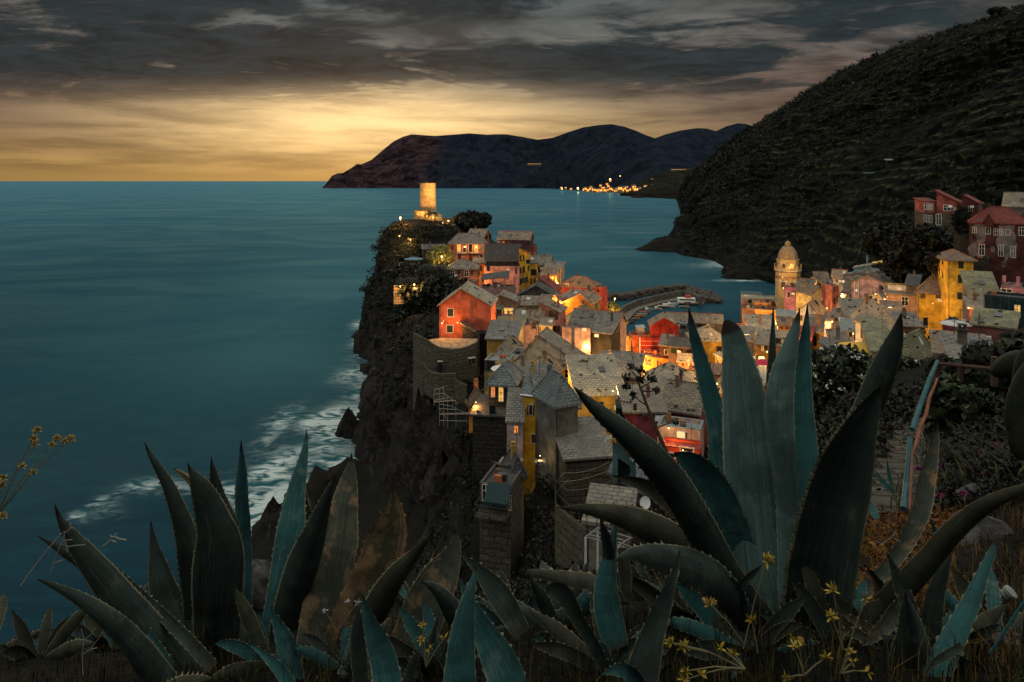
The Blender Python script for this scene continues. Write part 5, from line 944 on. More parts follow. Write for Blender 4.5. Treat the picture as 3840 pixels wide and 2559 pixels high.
# coast of the headland, and sea bed off it
for px, py in ((848, 742), (848, 760), (843, 790), (846, 830), (853, 880), (840, 925), (822, 965), (806, 1010), (815, 1080), (760, 1110), (690, 1140), (640, 1190), (602, 1230)):
    v = sea_at('d', px, py); G.append((v.x, v.y, 0)); gw(v.x - 9, v.y, -14); gw(v.x - 22, v.y + 4, -25); gw(v.x + 3.5, v.y - 1, 7)
for x, y in ((-42, 110), (-45, 95), (-55, 82), (-75, 70), (-110, 60)): gw(x, y, 0); gw(x - 10, y + 12, -14); gw(x - 26, y + 24, -25)
for x, y in ((-140, 320), (-120, 250), (-110, 180), (-100, 140), (-150, 120)): gw(x, y, -30)
gw(-60, 335, -8); gw(-40, 345, -10); gw(-10, 345, -10); gw(25, 335, -8); gw(-30, 360, -25); gw(40, 360, -25); gw(-70, 320, -18)
# castle hill
for px, py, Y in ((880, 528, 268), (905, 514, 272), (930, 516, 278), (983, 517, 283), (1060, 515, 286), (1100, 517, 290), (872, 548, 258), (865, 580, 256), (858, 620, 258), (850, 660, 270), (848, 700, 285), (925, 526, 264), (990, 529, 264), (1040, 528, 264), (900, 600, 246), (960, 590, 244), (1010, 560, 252), (930, 650, 226), (890, 655, 236), (870, 690, 240), (862, 740, 244), (1000, 650, 205), (1050, 660, 195)): gp(px, py, Y)
# cliff below the middle of town
for px, py, Y in ((905, 700, 190), (900, 740, 186), (880, 780, 190), (870, 820, 195), (960, 720, 160), (950, 760, 150), (935, 790, 146), (915, 830, 150), (890, 870, 160), (870, 910, 168), (850, 960, 160), (925, 900, 140), (910, 950, 140), (880, 1010, 142), (850, 1080, 140), (935, 1000, 128), (920, 1060, 124), (900, 1130, 122), (985, 900, 122), (990, 1000, 110), (1010, 1060, 104), (1000, 1120, 106), (960, 1160, 112), (940, 1190, 110), (1000, 1220, 96), (1060, 1260, 84), (900, 1200, 112), (860, 1240, 108), (780, 1150, 130), (750, 1180, 124), (700, 1190, 122), (660, 1250, 112), (1080, 1060, 94), (1060, 1120, 90), (1100, 1150, 80), (1090, 1250, 74)): gp(px, py, Y)
# dark gully and slope up to the camera
for px, py, Y in ((1250, 1100, 76), (1230, 1200, 66), (1250, 1300, 56), (1180, 1350, 56), (1350, 1180, 60), (1350, 1300, 46), (1450, 1350, 36), (1300, 1420, 36), (1100, 1380, 56), (900, 1330, 84), (1000, 1400, 48), (700, 1350, 88), (550, 1370, 90), (400, 1420, 84), (1550, 1250, 46), (1650, 1150, 52), (1750, 1050, 58), (1900, 960, 60), (1900, 1050, 40)): gp(px, py, Y)
# the near slope
for px, py, Y in ((-600, 1400, 8), (-400, 1420, 5), (-100, 1500, 5.2), (100, 1500, 5.0), (300, 1510, 5.0), (520, 1490, 4.8), (700, 1480, 4.4), (900, 1440, 4.2), (1050, 1430, 4.0), (1200, 1420, 3.9), (1400, 1400, 3.7), (1600, 1390, 3.5), (1800, 1400, 3.3), (1000, 1480, 9), (600, 1560, 9), (1300, 1470, 9), (1600, 1420, 9), (200, 1600, 9), (600, 1600, 20), (1100, 1500, 20), (1500, 1400, 20), (300, 1568, 20), (-300, 1500, 20),
                  (300, 1640, 3.2), (800, 1600, 3.0), (1200, 1570, 2.9), (1600, 1540, 2.8), (2000, 1490, 2.8), (2353, 1480, 2.8), (2700, 1400, 2.8), (0, 1640, 3.4), (-300, 1650, 3.4), (1176, 2200, 1.0), (300, 2200, 1.1), (2200, 2100, 1.0), (3200, 1900, 1.2),
                  (2000, 1330, 4.6), (2120, 1250, 5.4), (2250, 1230, 5.2), (2353, 1260, 4.6), (2000, 1230, 6.5), (1960, 1180, 8.5), (1900, 1180, 12), (2130, 1180, 7.5), (2150, 1100, 10), (2160, 1000, 15), (2170, 930, 21), (2180, 890, 27), (2100, 1080, 11), (2050, 1050, 16), (2000, 1000, 22), (1950, 930, 34), (2060, 900, 34), (2050, 850, 44), (1960, 860, 52), (2280, 1100, 8), (2353, 1080, 7), (2500, 1060, 7), (2250, 1000, 14), (2353, 950, 14), (2300, 900, 24), (2400, 860, 26), (2230, 850, 36), (2320, 830, 42), (2353, 760, 60), (2600, 700, 60), (2700, 850, 20), (2900, 900, 12), (3300, 1000, 8), (3000, 700, 60)): gp(px, py, Y)
# valley floor, harbour and shore on the right
for px, py, Y in ((1440, 845, 222), (1500, 905, 190), (1600, 900, 185), (1650, 930, 160), (1800, 800, 190), (1900, 850, 150), (2000, 700, 205), (2100, 700, 190), (2250, 690, 170), (2400, 700, 160), (2100, 800, 120), (2250, 820, 100)): gp(px, py, Y)
for c, x, y, z in ((3, 430, 830, -5), (3, 430, 900, -5), (3, 430, 980, -3), (3, 600, 740, -6), (3, 900, 640, -6), (3, 1200, 640, -6), (3, 1500, 650, -6), (3, 1600, 560, -8), (3, 1650, 720, -5), (3, 1300, 560, -9), (3, 900, 560, -9), (3, 600, 480, -12), (3, 1000, 360, -20), (3, 1600, 420, -14), (3, 1900, 400, -12), (3, 250, 400, -12), (3, 300, 300, -16), (3, 1400, 250, -25), (4, 100, 640, -14), (4, 400, 660, -6), (3, 430, 1030, -1.5), (3, 1000, 730, -3), (3, 1400, 740, -3)):
    v = sea_at(c, x, y); G.append((v.x, v.y, z))
for c, x, y, z in ((3, 420, 1085, 2.0), (3, 370, 820, 1.5), (3, 300, 760, 2.5), (3, 500, 1000, 2.0), (3, 1690, 760, 2.0), (4, 620, 715, 2), (4, 760, 700, 4), (4, 1000, 660, 8), (3, 250, 680, 4), (3, 330, 800, 3)):
    v = sea_at(c, x, y, max(z, 0)); G.append((v.x, v.y, z))
for x, y, z in ((140, 300, 14), (180, 260, 30), (200, 220, 40), (240, 180, 55), (150, 345, 6), (190, 330, 22), (260, 120, 60), (200, 60, 66), (90, 20, 66), (60, 8, 64), (-60, 20, 40), (-40, 8, 55), (-120, 30, 20)): gw(x, y, z)
for x in (-6, -3, 0, 3, 6): gw(x, .05, 60.75); gw(x, .45, 60.8); gw(x, -.3, 60.75)
G = np.array(G)
# thin out coincident points
_, ix = np.unique(np.round(G[:, :2] / .6), axis=0, return_index=True); G = G[np.sort(ix)]
def warp(P): return np.stack([P[:, 0] / (P[:, 1] + 6), np.log(P[:, 1] + 6)], 1) * np.array([1.0, .8])
GW = warp(G); D_ = np.sqrt(((GW[:, None] - GW[None]) ** 2).sum(-1)); NG = len(G)
Ysc = 1.0
A_ = np.block([[-D_ + np.eye(NG) * .004, np.ones((NG, 1)), GW], [np.ones((1, NG)), np.zeros((1, 3))], [GW.T, np.zeros((2, 3))]])
SOL = np.linalg.solve(A_, np.concatenate([G[:, 2], np.zeros(3)]))
def ground_raw(X, Y):
    P = warp(np.stack([np.ravel(X), np.ravel(Y)], 1)); out = np.zeros(len(P))
    for i in range(0, len(P), 8000):
        q_ = P[i:i + 8000]; d2 = np.sqrt(((q_[:, None] - GW[None]) ** 2).sum(-1)); out[i:i + 8000] = -d2 @ SOL[:NG] + SOL[NG] + q_ @ SOL[NG + 1:]
    return out.reshape(np.shape(X))
def ground_z(x, y): return float(ground_raw(np.array([x]), np.array([y]))[0])
rowsY = np.concatenate([[.25, .5], np.geomspace(.8, 352, 560)]); tans = np.linspace(-1.35, 1.35, 420)
GY = np.repeat(rowsY[:, None], len(tans), 1); GX = tans[None] * (GY + 1.0)
GZ = np.where(GY < 2, np.minimum(ground_raw(GX, GY), 60.9), ground_raw(GX, GY))
gx_, gy_ = np.gradient(GZ, axis=1) / np.gradient(GX, axis=1), np.gradient(GZ, axis=0) / np.gradient(GY, axis=0)
slope = np.clip(np.sqrt(gx_ ** 2 + gy_ ** 2), 0, 6)
far = np.clip((GY - 20) / 60, 0, 1); near = 1 - np.clip((GY - 8) / 20, 0, 1)
rk_n = vnoise2(GX / 9, GY / 14 + GZ / 9, 41, 6, .58); st_n = np.abs(vnoise2(GX / 5 + GZ / 7, GY / 20 - GZ / 4, 43, 5, .6))
amp = np.clip(slope - .5, 0, 2.2)
GZ2 = GZ + far * (rk_n * 1.0 + amp * rk_n * 3.6 + amp * (st_n - .25) * 4.0) + near * (vnoise2(GX / .9, GY / .9, 51, 5) * .10) + (1 - far) * (1 - near) * vnoise2(GX / 4, GY / 4, 52, 5) * .5
GX2 = GX + far * amp * (vnoise2(GZ / 5 + 9, GY / 9, 45, 5, .6)) * 2.4
ph_ = ((GZ * 1.0 + GX * .30 + GY * .12) / 4.6 + rk_n * .7) % 1.0; led = np.where(ph_ < .8, ph_ / .8, (1 - ph_) / .2) - .5
GX2 = GX2 + far * np.clip(amp, 0, 1.4) * led * 2.6 * (.4 + .6 * np.clip(vnoise2(GX / 12, GY / 12 + GZ / 8, 71, 3) * 3 + .5, 0, 1)); GZ2 = GZ2 + far * np.clip(amp, 0, 1.4) * led * .8
low = np.clip((4 - GZ) / 4, 0, 1); GZ2 = GZ2 + low * far * (vnoise2(GX / 4, GY / 4, 61, 4) * 1.4)
m_, t, b = new_mat('ground_rock_and_soil')
geo = t.new('ShaderNodeNewGeometry'); p = geo.outputs['Position']; nz = t.sep(geo.outputs['True Normal'])[2]; X, Y_, Z_ = t.sep(p)
n = t.noise(p, .12, 7, .65); n2 = t.noise(t.vm('MULTIPLY', p, (.55, .22, .9)), 1.0, 8, .68, .6); n3 = t.noise(p, 3.0, 6, .65)
rock = t.mix(t.ss(n2, .38, .62), (.002, .0019, .0018), (.020, .0155, .013)); vn = t.noise(t.vm('MULTIPLY', p, (1.1, .5, 1.9)), 1.0, 7, .7, 1.2); rock = t.mix(t.ss(n2, .56, .70, 0, .8), rock, (.054, .039, .030)); rock = t.mix(t.ss(vn, .57, .66, 0, .8), rock, (.105, .078, .06)); rock = t.mix(t.ss(vn, .44, .34, 0, .9), rock, (.002, .002, .002))
soil = t.mix(t.ss(n, .4, .6), (.0024, .0028, .0018), (.007, .0074, .0036)); soil = t.mix(t.ss(n3, .5, .7, 0, .7), soil, (.014, .0115, .0065))
c = t.mix(t.ss(t.m('ADD', nz, t.m('MULTIPLY', t.m('SUBTRACT', n, .5), .5)), .50, .72), rock, soil)
c = t.mix(t.ss(Z_, 2.5, .3, 0, .9), c, (.006, .006, .006))
t.put(b.inputs['Base Color'], c); b.inputs['Roughness'].default_value = .9; b.inputs['Specular IOR Level'].default_value = .15
t.put(b.inputs['Normal'], t.bump(t.m('ADD', t.m('ADD', n2, t.m('MULTIPLY', vn, .9)), t.m('MULTIPLY', n3, .35)), 1.0, .8))
GM = m_
gy_o = raw_mesh('ground', np.stack([GX2, GY, GZ2], -1).reshape(-1, 3), grid_faces(*GX.shape), GM); tag(gy_o, kind='structure')
# scrub on the castle rock, the cliffs and the gully
g_ = np.random.default_rng(12)
ii = g_.integers(0, len(rowsY) - 1, 240000); jj = g_.integers(0, len(tans) - 1, 240000); P = np.stack([GX2[ii, jj], GY[ii, jj], GZ2[ii, jj]], 1)
sx = 1920 + P[:, 0] / P[:, 1] * F; sy = HY + (HC - P[:, 2]) / P[:, 1] * F; dx, dy = sx * .61276, sy * .61276; Yp = P[:, 1]
castle = (Yp > 185) & (dx > 830) & (dx < 1045) & (dy < 760) & ((dy > 521) | (dx < 895)) & (P[:, 2] > 8)
cl = (Yp > 105) & (Yp <= 200) & (dx > 840) & (dx < 1000) & (dy > 690) & (dy < 930) & (P[:, 2] > 12) & (g_.random(len(P)) < .45)
gul = (Yp > 24) & (Yp < 130) & (dx > 1050) & (dx < 1980) & (P[:, 2] > 6) & (g_.random(len(P)) < .5)
lf = (Yp > 40) & (Yp < 90) & (dx < 1050) & (P[:, 2] > 4) & (g_.random(len(P)) < .3)
vr = (Yp > 90) & (dx > 1950) & (P[:, 2] > 5)
for nm, lb, mk, per, rs_ in (('cliff_scrub', 'dark scrub and ivy hanging over the castle rock and sea cliff', castle | cl, 22, 1.7), ('gully_scrub', 'dark bushes filling the gully below the near houses', gul | lf, 20, 1.1), ('garden_scrub', 'dark garden bushes between the houses on the right slope', vr, 22, 2.0)):
    Q_ = P[mk]; Q_ = Q_[:7000]
    if nm == 'cliff_scrub': Qc = np.repeat(P[castle], 3, 0); Q_ = np.concatenate([Q_, Qc + g_.normal(size=Qc.shape) * [1.2, 1.2, .25]])
    r_ = rs_ * (.5 + .9 * g_.random(len(Q_))) * (np.clip(Q_[:, 1] / 90, .3, 1) if nm == 'gully_scrub' else 1); tag(clump_mesh(nm, np.c_[Q_ + [0, 0, .3], r_], per, r_ * .22, [LEAF_T, LEAF_D, LEAF_M], seed=len(nm)), lb, 'scrub', kind='stuff')

# ============================================================ HARBOUR
QM = plaster((.11, .10, .085)); QT = plaster((.19, .165, .13))
def sea_poly(c, pts, z): return [sea_at(c, x, y, z) for x, y in pts]
def wall_run(name, label, c, pts, z0, z1, th, mat_):
    P = sea_poly(c, pts, z1); o_ = P[0].copy(); o_.z = 0; r_ = tag(empty(name, o_), label, 'sea wall'); m2 = MB()
    for a_, b_ in zip(P, P[1:]):
        n_v = Vector((-(b_ - a_).y, (b_ - a_).x, 0)).normalized() * th
        q_ = [a_, b_, b_ + n_v, a_ + n_v]; lo = [Vector((v.x, v.y, z0)) - o_ for v in q_]; hi = [Vector((v.x, v.y, z1)) - o_ for v in q_]
        m2.quad(*hi)
        for k in range(4): m2.quad(lo[k], lo[(k + 1) % 4], hi[(k + 1) % 4], hi[k])
    m2.build('masonry', mat_, r_); return r_
quay = sea_poly(3, [(285, 720), (372, 790), (470, 720), (555, 628), (700, 580), (860, 535), (1010, 520), (1120, 545), (1250, 505), (1060, 440), (900, 470), (720, 505), (560, 545), (420, 600)], 1.6)
m2 = MB(); m2.face(quay, 0, [(p.x, p.y) for p in quay])
for a_, b_ in zip(quay, quay[1:] + quay[:1]): m2.quad((a_.x, a_.y, -4), (b_.x, b_.y, -4), b_, a_, 1)
tag(m2.build('quay_pavement', [QT, QM]), kind='structure')
wall_run('breakwater_wall', 'tall grey breakwater wall curving along the outer edge of the quay', 3, [(300, 700), (420, 585), (560, 520), (720, 480), (900, 442), (1058, 412), (1135, 428), (1255, 480)], -3, 4.6, 1.2, QM)
# rubble mound outside the wall
g_ = random.Random(4); m2 = MB(); rp_ = [(205, 500), (330, 500), (460, 495), (600, 460), (760, 430), (900, 420), (1060, 395), (1180, 410), (1300, 445), (1400, 480), (1455, 510)]
def rock(m2, p, r, g_):
    pts = [Vector((math.cos(a_) * math.cos(e_), math.sin(a_) * math.cos(e_), math.sin(e_) * .8)) * r * g_.uniform(.7, 1.25) for e_ in (-.6, .35) for a_ in [g_.uniform(0, .6) + k * 1.257 for k in range(5)]]
    t_, b_ = Vector((g_.uniform(-.2, .2) * r, g_.uniform(-.2, .2) * r, r * g_.uniform(.7, 1.0))), Vector((0, 0, -r))
    for k in range(5):
        j = (k + 1) % 5; m2.face([p + pts[k], p + pts[j], p + pts[5 + j], p + pts[5 + k]]); m2.face([p + pts[5 + k], p + pts[5 + j], p + t_]); m2.face([p + pts[j], p + pts[k], p + b_])
for k in range(900):
    f_ = g_.random() ** .9 * (len(rp_) - 1); i = min(int(f_), len(rp_) - 2); fr = f_ - i; x = rp_[i][0] + (rp_[i + 1][0] - rp_[i][0]) * fr; y = rp_[i][1] + (rp_[i + 1][1] - rp_[i][1]) * fr
    if f_ > 6.5: y += g_.uniform(0, 1) * (540 - y) * .9; x += g_.uniform(-30, 20)
    p = sea_at(3, x, y + g_.uniform(2, 18), 0); p.z = g_.uniform(-.6, 2.8 if f_ < 8.5 else 1.6); rock(m2, p, g_.uniform(.8, 1.9), g_)
RKM = stonemat('rubble', (.10, .085, .07), .4, .9)
tag(m2.build('breakwater_rubble', RKM), 'heap of broken boulders along the sea side of the breakwater', 'boulders', kind='stuff')
# sea rocks below the hill
def sea_rock(label, c, x, y, r, hgt, seed):
    p = sea_at(c, x, y); g_ = np.random.default_rng(seed); n_ = 26; th = np.linspace(0, 2 * np.pi, n_); V = []; 
    for k, q_ in enumerate(np.linspace(0, 1, 9)):
        rr_ = r * (1 - q_) ** .75; nn = vnoise2(np.cos(th) * 2 + seed, np.sin(th) * 2 + q_ * 3, seed, 4) * .5 + 1
        V.append(np.stack([rr_ * nn * np.cos(th), rr_ * nn * .7 * np.sin(th), np.full(n_, -1.5 + (hgt + 1.5) * q_) + vnoise2(np.cos(th) * 3, np.sin(th) * 3 + q_ * 4, seed + 3, 4) * hgt * .25 * q_], 1))
    o = raw_mesh('sea_rock', np.concatenate(V), grid_faces(9, n_), GM); o.location = p; tag(o, label, 'rock', 'rocks in the sea')
sea_rock('big slanted dark rock in the surf left of the bell tower', 4, 240, 560, 17, 9, 3); sea_rock('pointed rock beside the big slanted rock in the surf', 4, 130, 520, 9, 7, 5)
sea_rock('low islet rock off the far headland', 'd', 1465, 455, 30, 12, 7); sea_rock('tiny rock alone in the bay off the hillside point', 9, 228, 962, 6, 2, 9); sea_rock('jagged rock at the tip of the hillside point', 9, 300, 975, 26, 12, 11)
sea_rock('black rock at the foot of the cliff behind the pale agave tip', 'e2', 2170, 210, 4, 6, 15); sea_rock('dark shore rock between the two blue-green agave leaves', 'e2', 1420, 1120, 4, 5, 17); sea_rock('dark rock in the surf beyond the thin agave leaf', 'e2', 1850, 830, 5, 4, 19)
# boats
def hull(L, B_, Hh):
    m2 = MB(); st = []
    for k in range(9):
        f_ = k / 8.; wd = B_ / 2 * (1 - f_ ** 2.6) * (.82 + .18 * min(1, f_ * 4)); z0_ = -.15 + .35 * Hh * f_ ** 3; zt = Hh * (.8 + .35 * f_ ** 2)
        st.append([Vector((L * (f_ - .5), -wd, zt)), Vector((L * (f_ - .5), -wd * .75, (z0_ + zt) / 2)), Vector((L * (f_ - .5), 0, z0_)), Vector((L * (f_ - .5), wd * .75, (z0_ + zt) / 2)), Vector((L * (f_ - .5), wd, zt))])
    for a_, b_ in zip(st, st[1:]):
        for k in range(4): m2.quad(a_[k], a_[k + 1], b_[k + 1], b_[k])
        d0 = [Vector((v.x, v.y * .88, v.z - .28)) for v in (a_[0], a_[4], b_[4], b_[0])]; m2.quad(*d0, mi=1)
        for k, j in ((0, 0), (4, 1)): m2.quad(a_[k], b_[k], d0[3] if j == 0 else d0[2], d0[0] if j == 0 else d0[1], 1)
    m2.face(st[0]); return m2
def boat(label, c, x, y, L, rz, colr, kind='row', inner=(.25, .2, .14)):
    p = sea_at(c, x, y); r_ = tag(empty('moored_boat', p, R(rz)), label, 'boat', 'boats moored along the quay'); B_ = L * .33; Hh = .55 + L * .06
    hull(L, B_, Hh).build('hull', [simple('boat_%d' % (hash(colr) % 9999), colr, .5, .2, 2), simple('boat_in_%d' % (hash(inner) % 9999), inner, .7)], r_)
    m2 = MB()
    for f_ in (-.18, .12): m2.box(L * f_ - .15, -B_ * .36, Hh * .62, L * f_ + .15, B_ * .36, Hh * .7)
    m2.build('thwart', WOOD, r_)
    if kind == 'motor':
        m2 = MB(); m2.box(-L * .10, -B_ * .28, Hh * .6, L * .16, B_ * .28, Hh + .75); m2.build('cabin', WHITE, r_); m2 = MB(); m2.box(L * .161, -B_ * .25, Hh + .2, L * .17, B_ * .25, Hh + .65); m2.build('windscreen', GLASS, r_)
        m2 = MB(); m2.box(-L * .53, -.2, .1, -L * .46, .2, Hh + .5); m2.build('outboard_motor', IRON, r_)
    if kind == 'cover':
        m2 = MB(); m2.slab([(-L * .42, -B_ * .42, Hh), (L * .3, -B_ * .3, Hh + .1), (L * .3, B_ * .3, Hh + .1), (-L * .42, B_ * .42, Hh)], .05); m2.build('tarpaulin', simple('boat_tarp', (.12, .25, .32), .7), r_)
    if kind == 'ferry':
        m2 = MB(); m2.box(-L * .35, -B_ * .34, Hh * .7, L * .22, B_ * .34, Hh + 1.8); m2.build('cabin', WHITE, r_); m2 = MB(); m2.box(-L * .30, -B_ * .35, Hh + .8, L * .18, -B_ * .341, Hh + 1.4); m2.build('windscreen', GLASS, r_)
        m2 = MB(); m2.box(-L * .1, -B_ * .15, Hh + 1.8, L * .08, B_ * .15, Hh + 3.2); m2.build('wheelhouse', simple('boat_red', (.5, .06, .03), .6), r_)
boat('orange rowing boat, lowest of the coloured boats by the quay bend', 3, 590, 705, 5.4, 8, (.55, .16, .03)); boat('pale blue rowing boat next above the orange one', 3, 610, 682, 5.4, 6, (.22, .40, .48)); boat('red rowing boat among the coloured boats', 3, 640, 662, 5.4, 4, (.42, .05, .04)); boat('white rowing boat with red inside beside the red one', 3, 600, 660, 5.0, 4, (.5, .5, .47), 'row', (.35, .05, .04))
boat('turquoise boat with raised bow above the red one', 3, 655, 640, 5.6, 2, (.10, .36, .38), 'motor'); boat('light blue boat under a tarpaulin', 3, 705, 628, 5.2, 0, (.30, .42, .46), 'cover'); boat('cream motor boat at the end of the coloured row', 3, 765, 625, 5.6, -4, (.48, .42, .32), 'motor'); boat('dark rowing boat hidden by the quay wall', 3, 480, 770, 5, 20, (.05, .06, .07)); boat('grey skiff below the quay edge', 3, 530, 735, 5, 14, (.2, .2, .2))
boat('long pale fishing boat with open deck', 3, 860, 600, 9.5, -12, (.55, .52, .44), 'motor'); boat('white motor boat behind the long pale boat', 3, 905, 580, 6.6, -14, (.6, .6, .56), 'motor'); boat('white skiff between two motor boats', 3, 945, 570, 5.6, -14, (.58, .58, .54)); boat('white cabin boat with a blue cover', 3, 985, 563, 6.6, -12, (.6, .6, .58), 'cover'); boat('white cabin boat nearest the excursion boat', 3, 1015, 556, 6.8, -12, (.6, .6, .58), 'motor')
boat('large white excursion boat with a red wheelhouse at the quay end', 3, 1120, 565, 15, -8, (.55, .52, .46), 'ferry'); boat('small rowing boat behind the excursion boat', 3, 1075, 600, 5, -10, (.35, .33, .3)); boat('dark red dinghy pulled up by the piazza', 3, 478, 1066, 5, 30, (.40, .05, .03))
def dark_boat(): pass
for (x, y, lb) in ((430, 625, 'person in pale clothes walking on the quay near the bend'), (768, 492, 'person standing by the breakwater wall')):
    p = sea_at(3, x, y + 8, 1.62); r_ = tag(empty('person', p), lb, 'person', None)
    m2 = MB(); m2.lathe([(.10, 0), (.12, .1), (.13, .5), (.19, .9), (.17, 1.05), (.22, 1.38), (.16, 1.48), (.06, 1.52), (.06, 1.56), (.10, 1.62), (.11, 1.70), (.07, 1.80), (.001, 1.82)], 10); m2.path([(.2, 0, 1.42), (.28, .05, 1.12), (.26, -.06, .86)], [.06, .05, .04]); m2.path([(-.2, 0, 1.42), (-.28, .05, 1.12), (-.26, -.06, .86)], [.06, .05, .04]); m2.build('body', simple('pale_clothes', (.4, .36, .3), .9), r_, True)
# ============================================================ AGAVES
def agave_mat(name, c1, c2, edge, spot, dead=0.0):
    m_, t, b = new_mat('agave_' + name)
    at_ = t.new('ShaderNodeAttribute', attribute_name='tone'); T_, S_, R_ = t.sep(at_.outputs['Vector'])
    s = t.m('MULTIPLY', t.m('SUBTRACT', S_, .5), 2.0); sa = t.m('ABSOLUTE', s)
    lv = t.vec(t.m('MULTIPLY', s, 5.0), t.m('MULTIPLY', T_, 2.2), t.m('MULTIPLY', R_, 37.0)); n = t.noise(lv, 1.0, 6, .62)
    fine = t.noise(t.vec(t.m('MULTIPLY', s, 30.0), t.m('MULTIPLY', T_, 5.0), R_), 1.0, 5, .6); p = t.pos(); blot = t.noise(p, 9.0, 6, .65)
    c = t.mix(t.ss(n, .3, .7), c1, c2); c = t.mix(t.ss(fine, .45, .72, 0, .6), c, tuple(min(1, q_ * 1.7 + .01) for q_ in c2))
    bd = t.noise(t.vec(t.m('MULTIPLY', T_, 4.5), t.m('MULTIPLY', R_, 91.0), t.m('MULTIPLY', s, .12)), 1.0, 2, .5)     # wax bands left by the bud
    c = t.mix(t.ss(bd, .50, .53, 0, .35), c, tuple(q_ * .55 + .004 for q_ in c1)); c = t.mix(t.ss(bd, .60, .63, 0, .35), c, tuple(q_ * 1.4 for q_ in c2))
    # scalloped print of the neighbouring leaf's toothed edge
    sc_ = t.m('ADD', t.m('ADD', .12, t.m('MULTIPLY', T_, .42)), t.m('MULTIPLY', t.m('ABSOLUTE', t.m('SINE', t.m('MULTIPLY', T_, 26.0))), .10))
    ln = t.m('ABSOLUTE', t.m('SUBTRACT', s, t.m('SUBTRACT', sc_, t.m('MULTIPLY', t.m('GREATER_THAN', R_, .5), t.m('MULTIPLY', sc_, 2.0)))))
    c = t.mix(t.m('MULTIPLY', t.ss(ln, .035, .005), t.ss(blot, .35, .6, 0, .7)), c, spot)
    c = t.mix(t.ss(t.m('ADD', t.m('MULTIPLY', blot, .7), t.m('MULTIPLY', fine, .3)), .54, .66, 0, .75), c, spot); c = t.mix(t.ss(blot, .38, .26, 0, .6), c, tuple(q_ * .35 for q_ in c1))
    c = t.mix(t.ss(t.m('ADD', sa, t.m('MULTIPLY', fine, .05)), .945, .99, 0, .9), c, tuple(q_ * 1.7 for q_ in edge))  # pale margin, brightened in the colour for the backlit rim
    if dead: c = t.mix(t.ss(t.m('ADD', blot, t.m('MULTIPLY', sa, dead * .35)), .56, .72), c, (.30, .19, .10)); c = t.mix(t.ss(n, .58, .66, 0, .7), c, (.05, .03, .018))
    du_ = t.noise(p, 2.6, 7, .7); c = t.mix(t.ss(du_, .46, .62, 0, .6), c, tuple(q_ * .42 for q_ in c1)); c = t.mix(t.ss(t.m('ADD', T_, t.m('MULTIPLY', n, .3)), 1.02, 1.2), c, (.05, .034, .02))
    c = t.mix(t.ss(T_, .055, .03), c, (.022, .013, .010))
    t.put(b.inputs['Base Color'], c); t.put(b.inputs['Roughness'], t.ss(n, .3, .7, .6, .85)); b.inputs['Specular IOR Level'].default_value = .22
    b.inputs['Subsurface Weight'].default_value = 0
    t.put(b.inputs['Normal'], t.bump(t.m('ADD', fine, t.m('MULTIPLY', blot, 1.2)), .8, .006)); return m_
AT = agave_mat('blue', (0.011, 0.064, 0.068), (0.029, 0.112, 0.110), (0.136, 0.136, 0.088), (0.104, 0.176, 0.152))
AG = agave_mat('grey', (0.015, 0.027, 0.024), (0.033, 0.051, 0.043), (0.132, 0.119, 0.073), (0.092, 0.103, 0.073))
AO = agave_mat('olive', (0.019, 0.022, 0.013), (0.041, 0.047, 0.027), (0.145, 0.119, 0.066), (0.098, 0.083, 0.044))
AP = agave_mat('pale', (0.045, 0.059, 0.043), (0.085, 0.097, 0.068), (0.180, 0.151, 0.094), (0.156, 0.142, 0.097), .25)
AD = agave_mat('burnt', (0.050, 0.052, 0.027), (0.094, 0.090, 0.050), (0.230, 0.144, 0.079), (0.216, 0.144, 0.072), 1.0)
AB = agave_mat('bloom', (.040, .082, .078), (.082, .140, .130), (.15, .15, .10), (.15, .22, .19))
LS = [0]
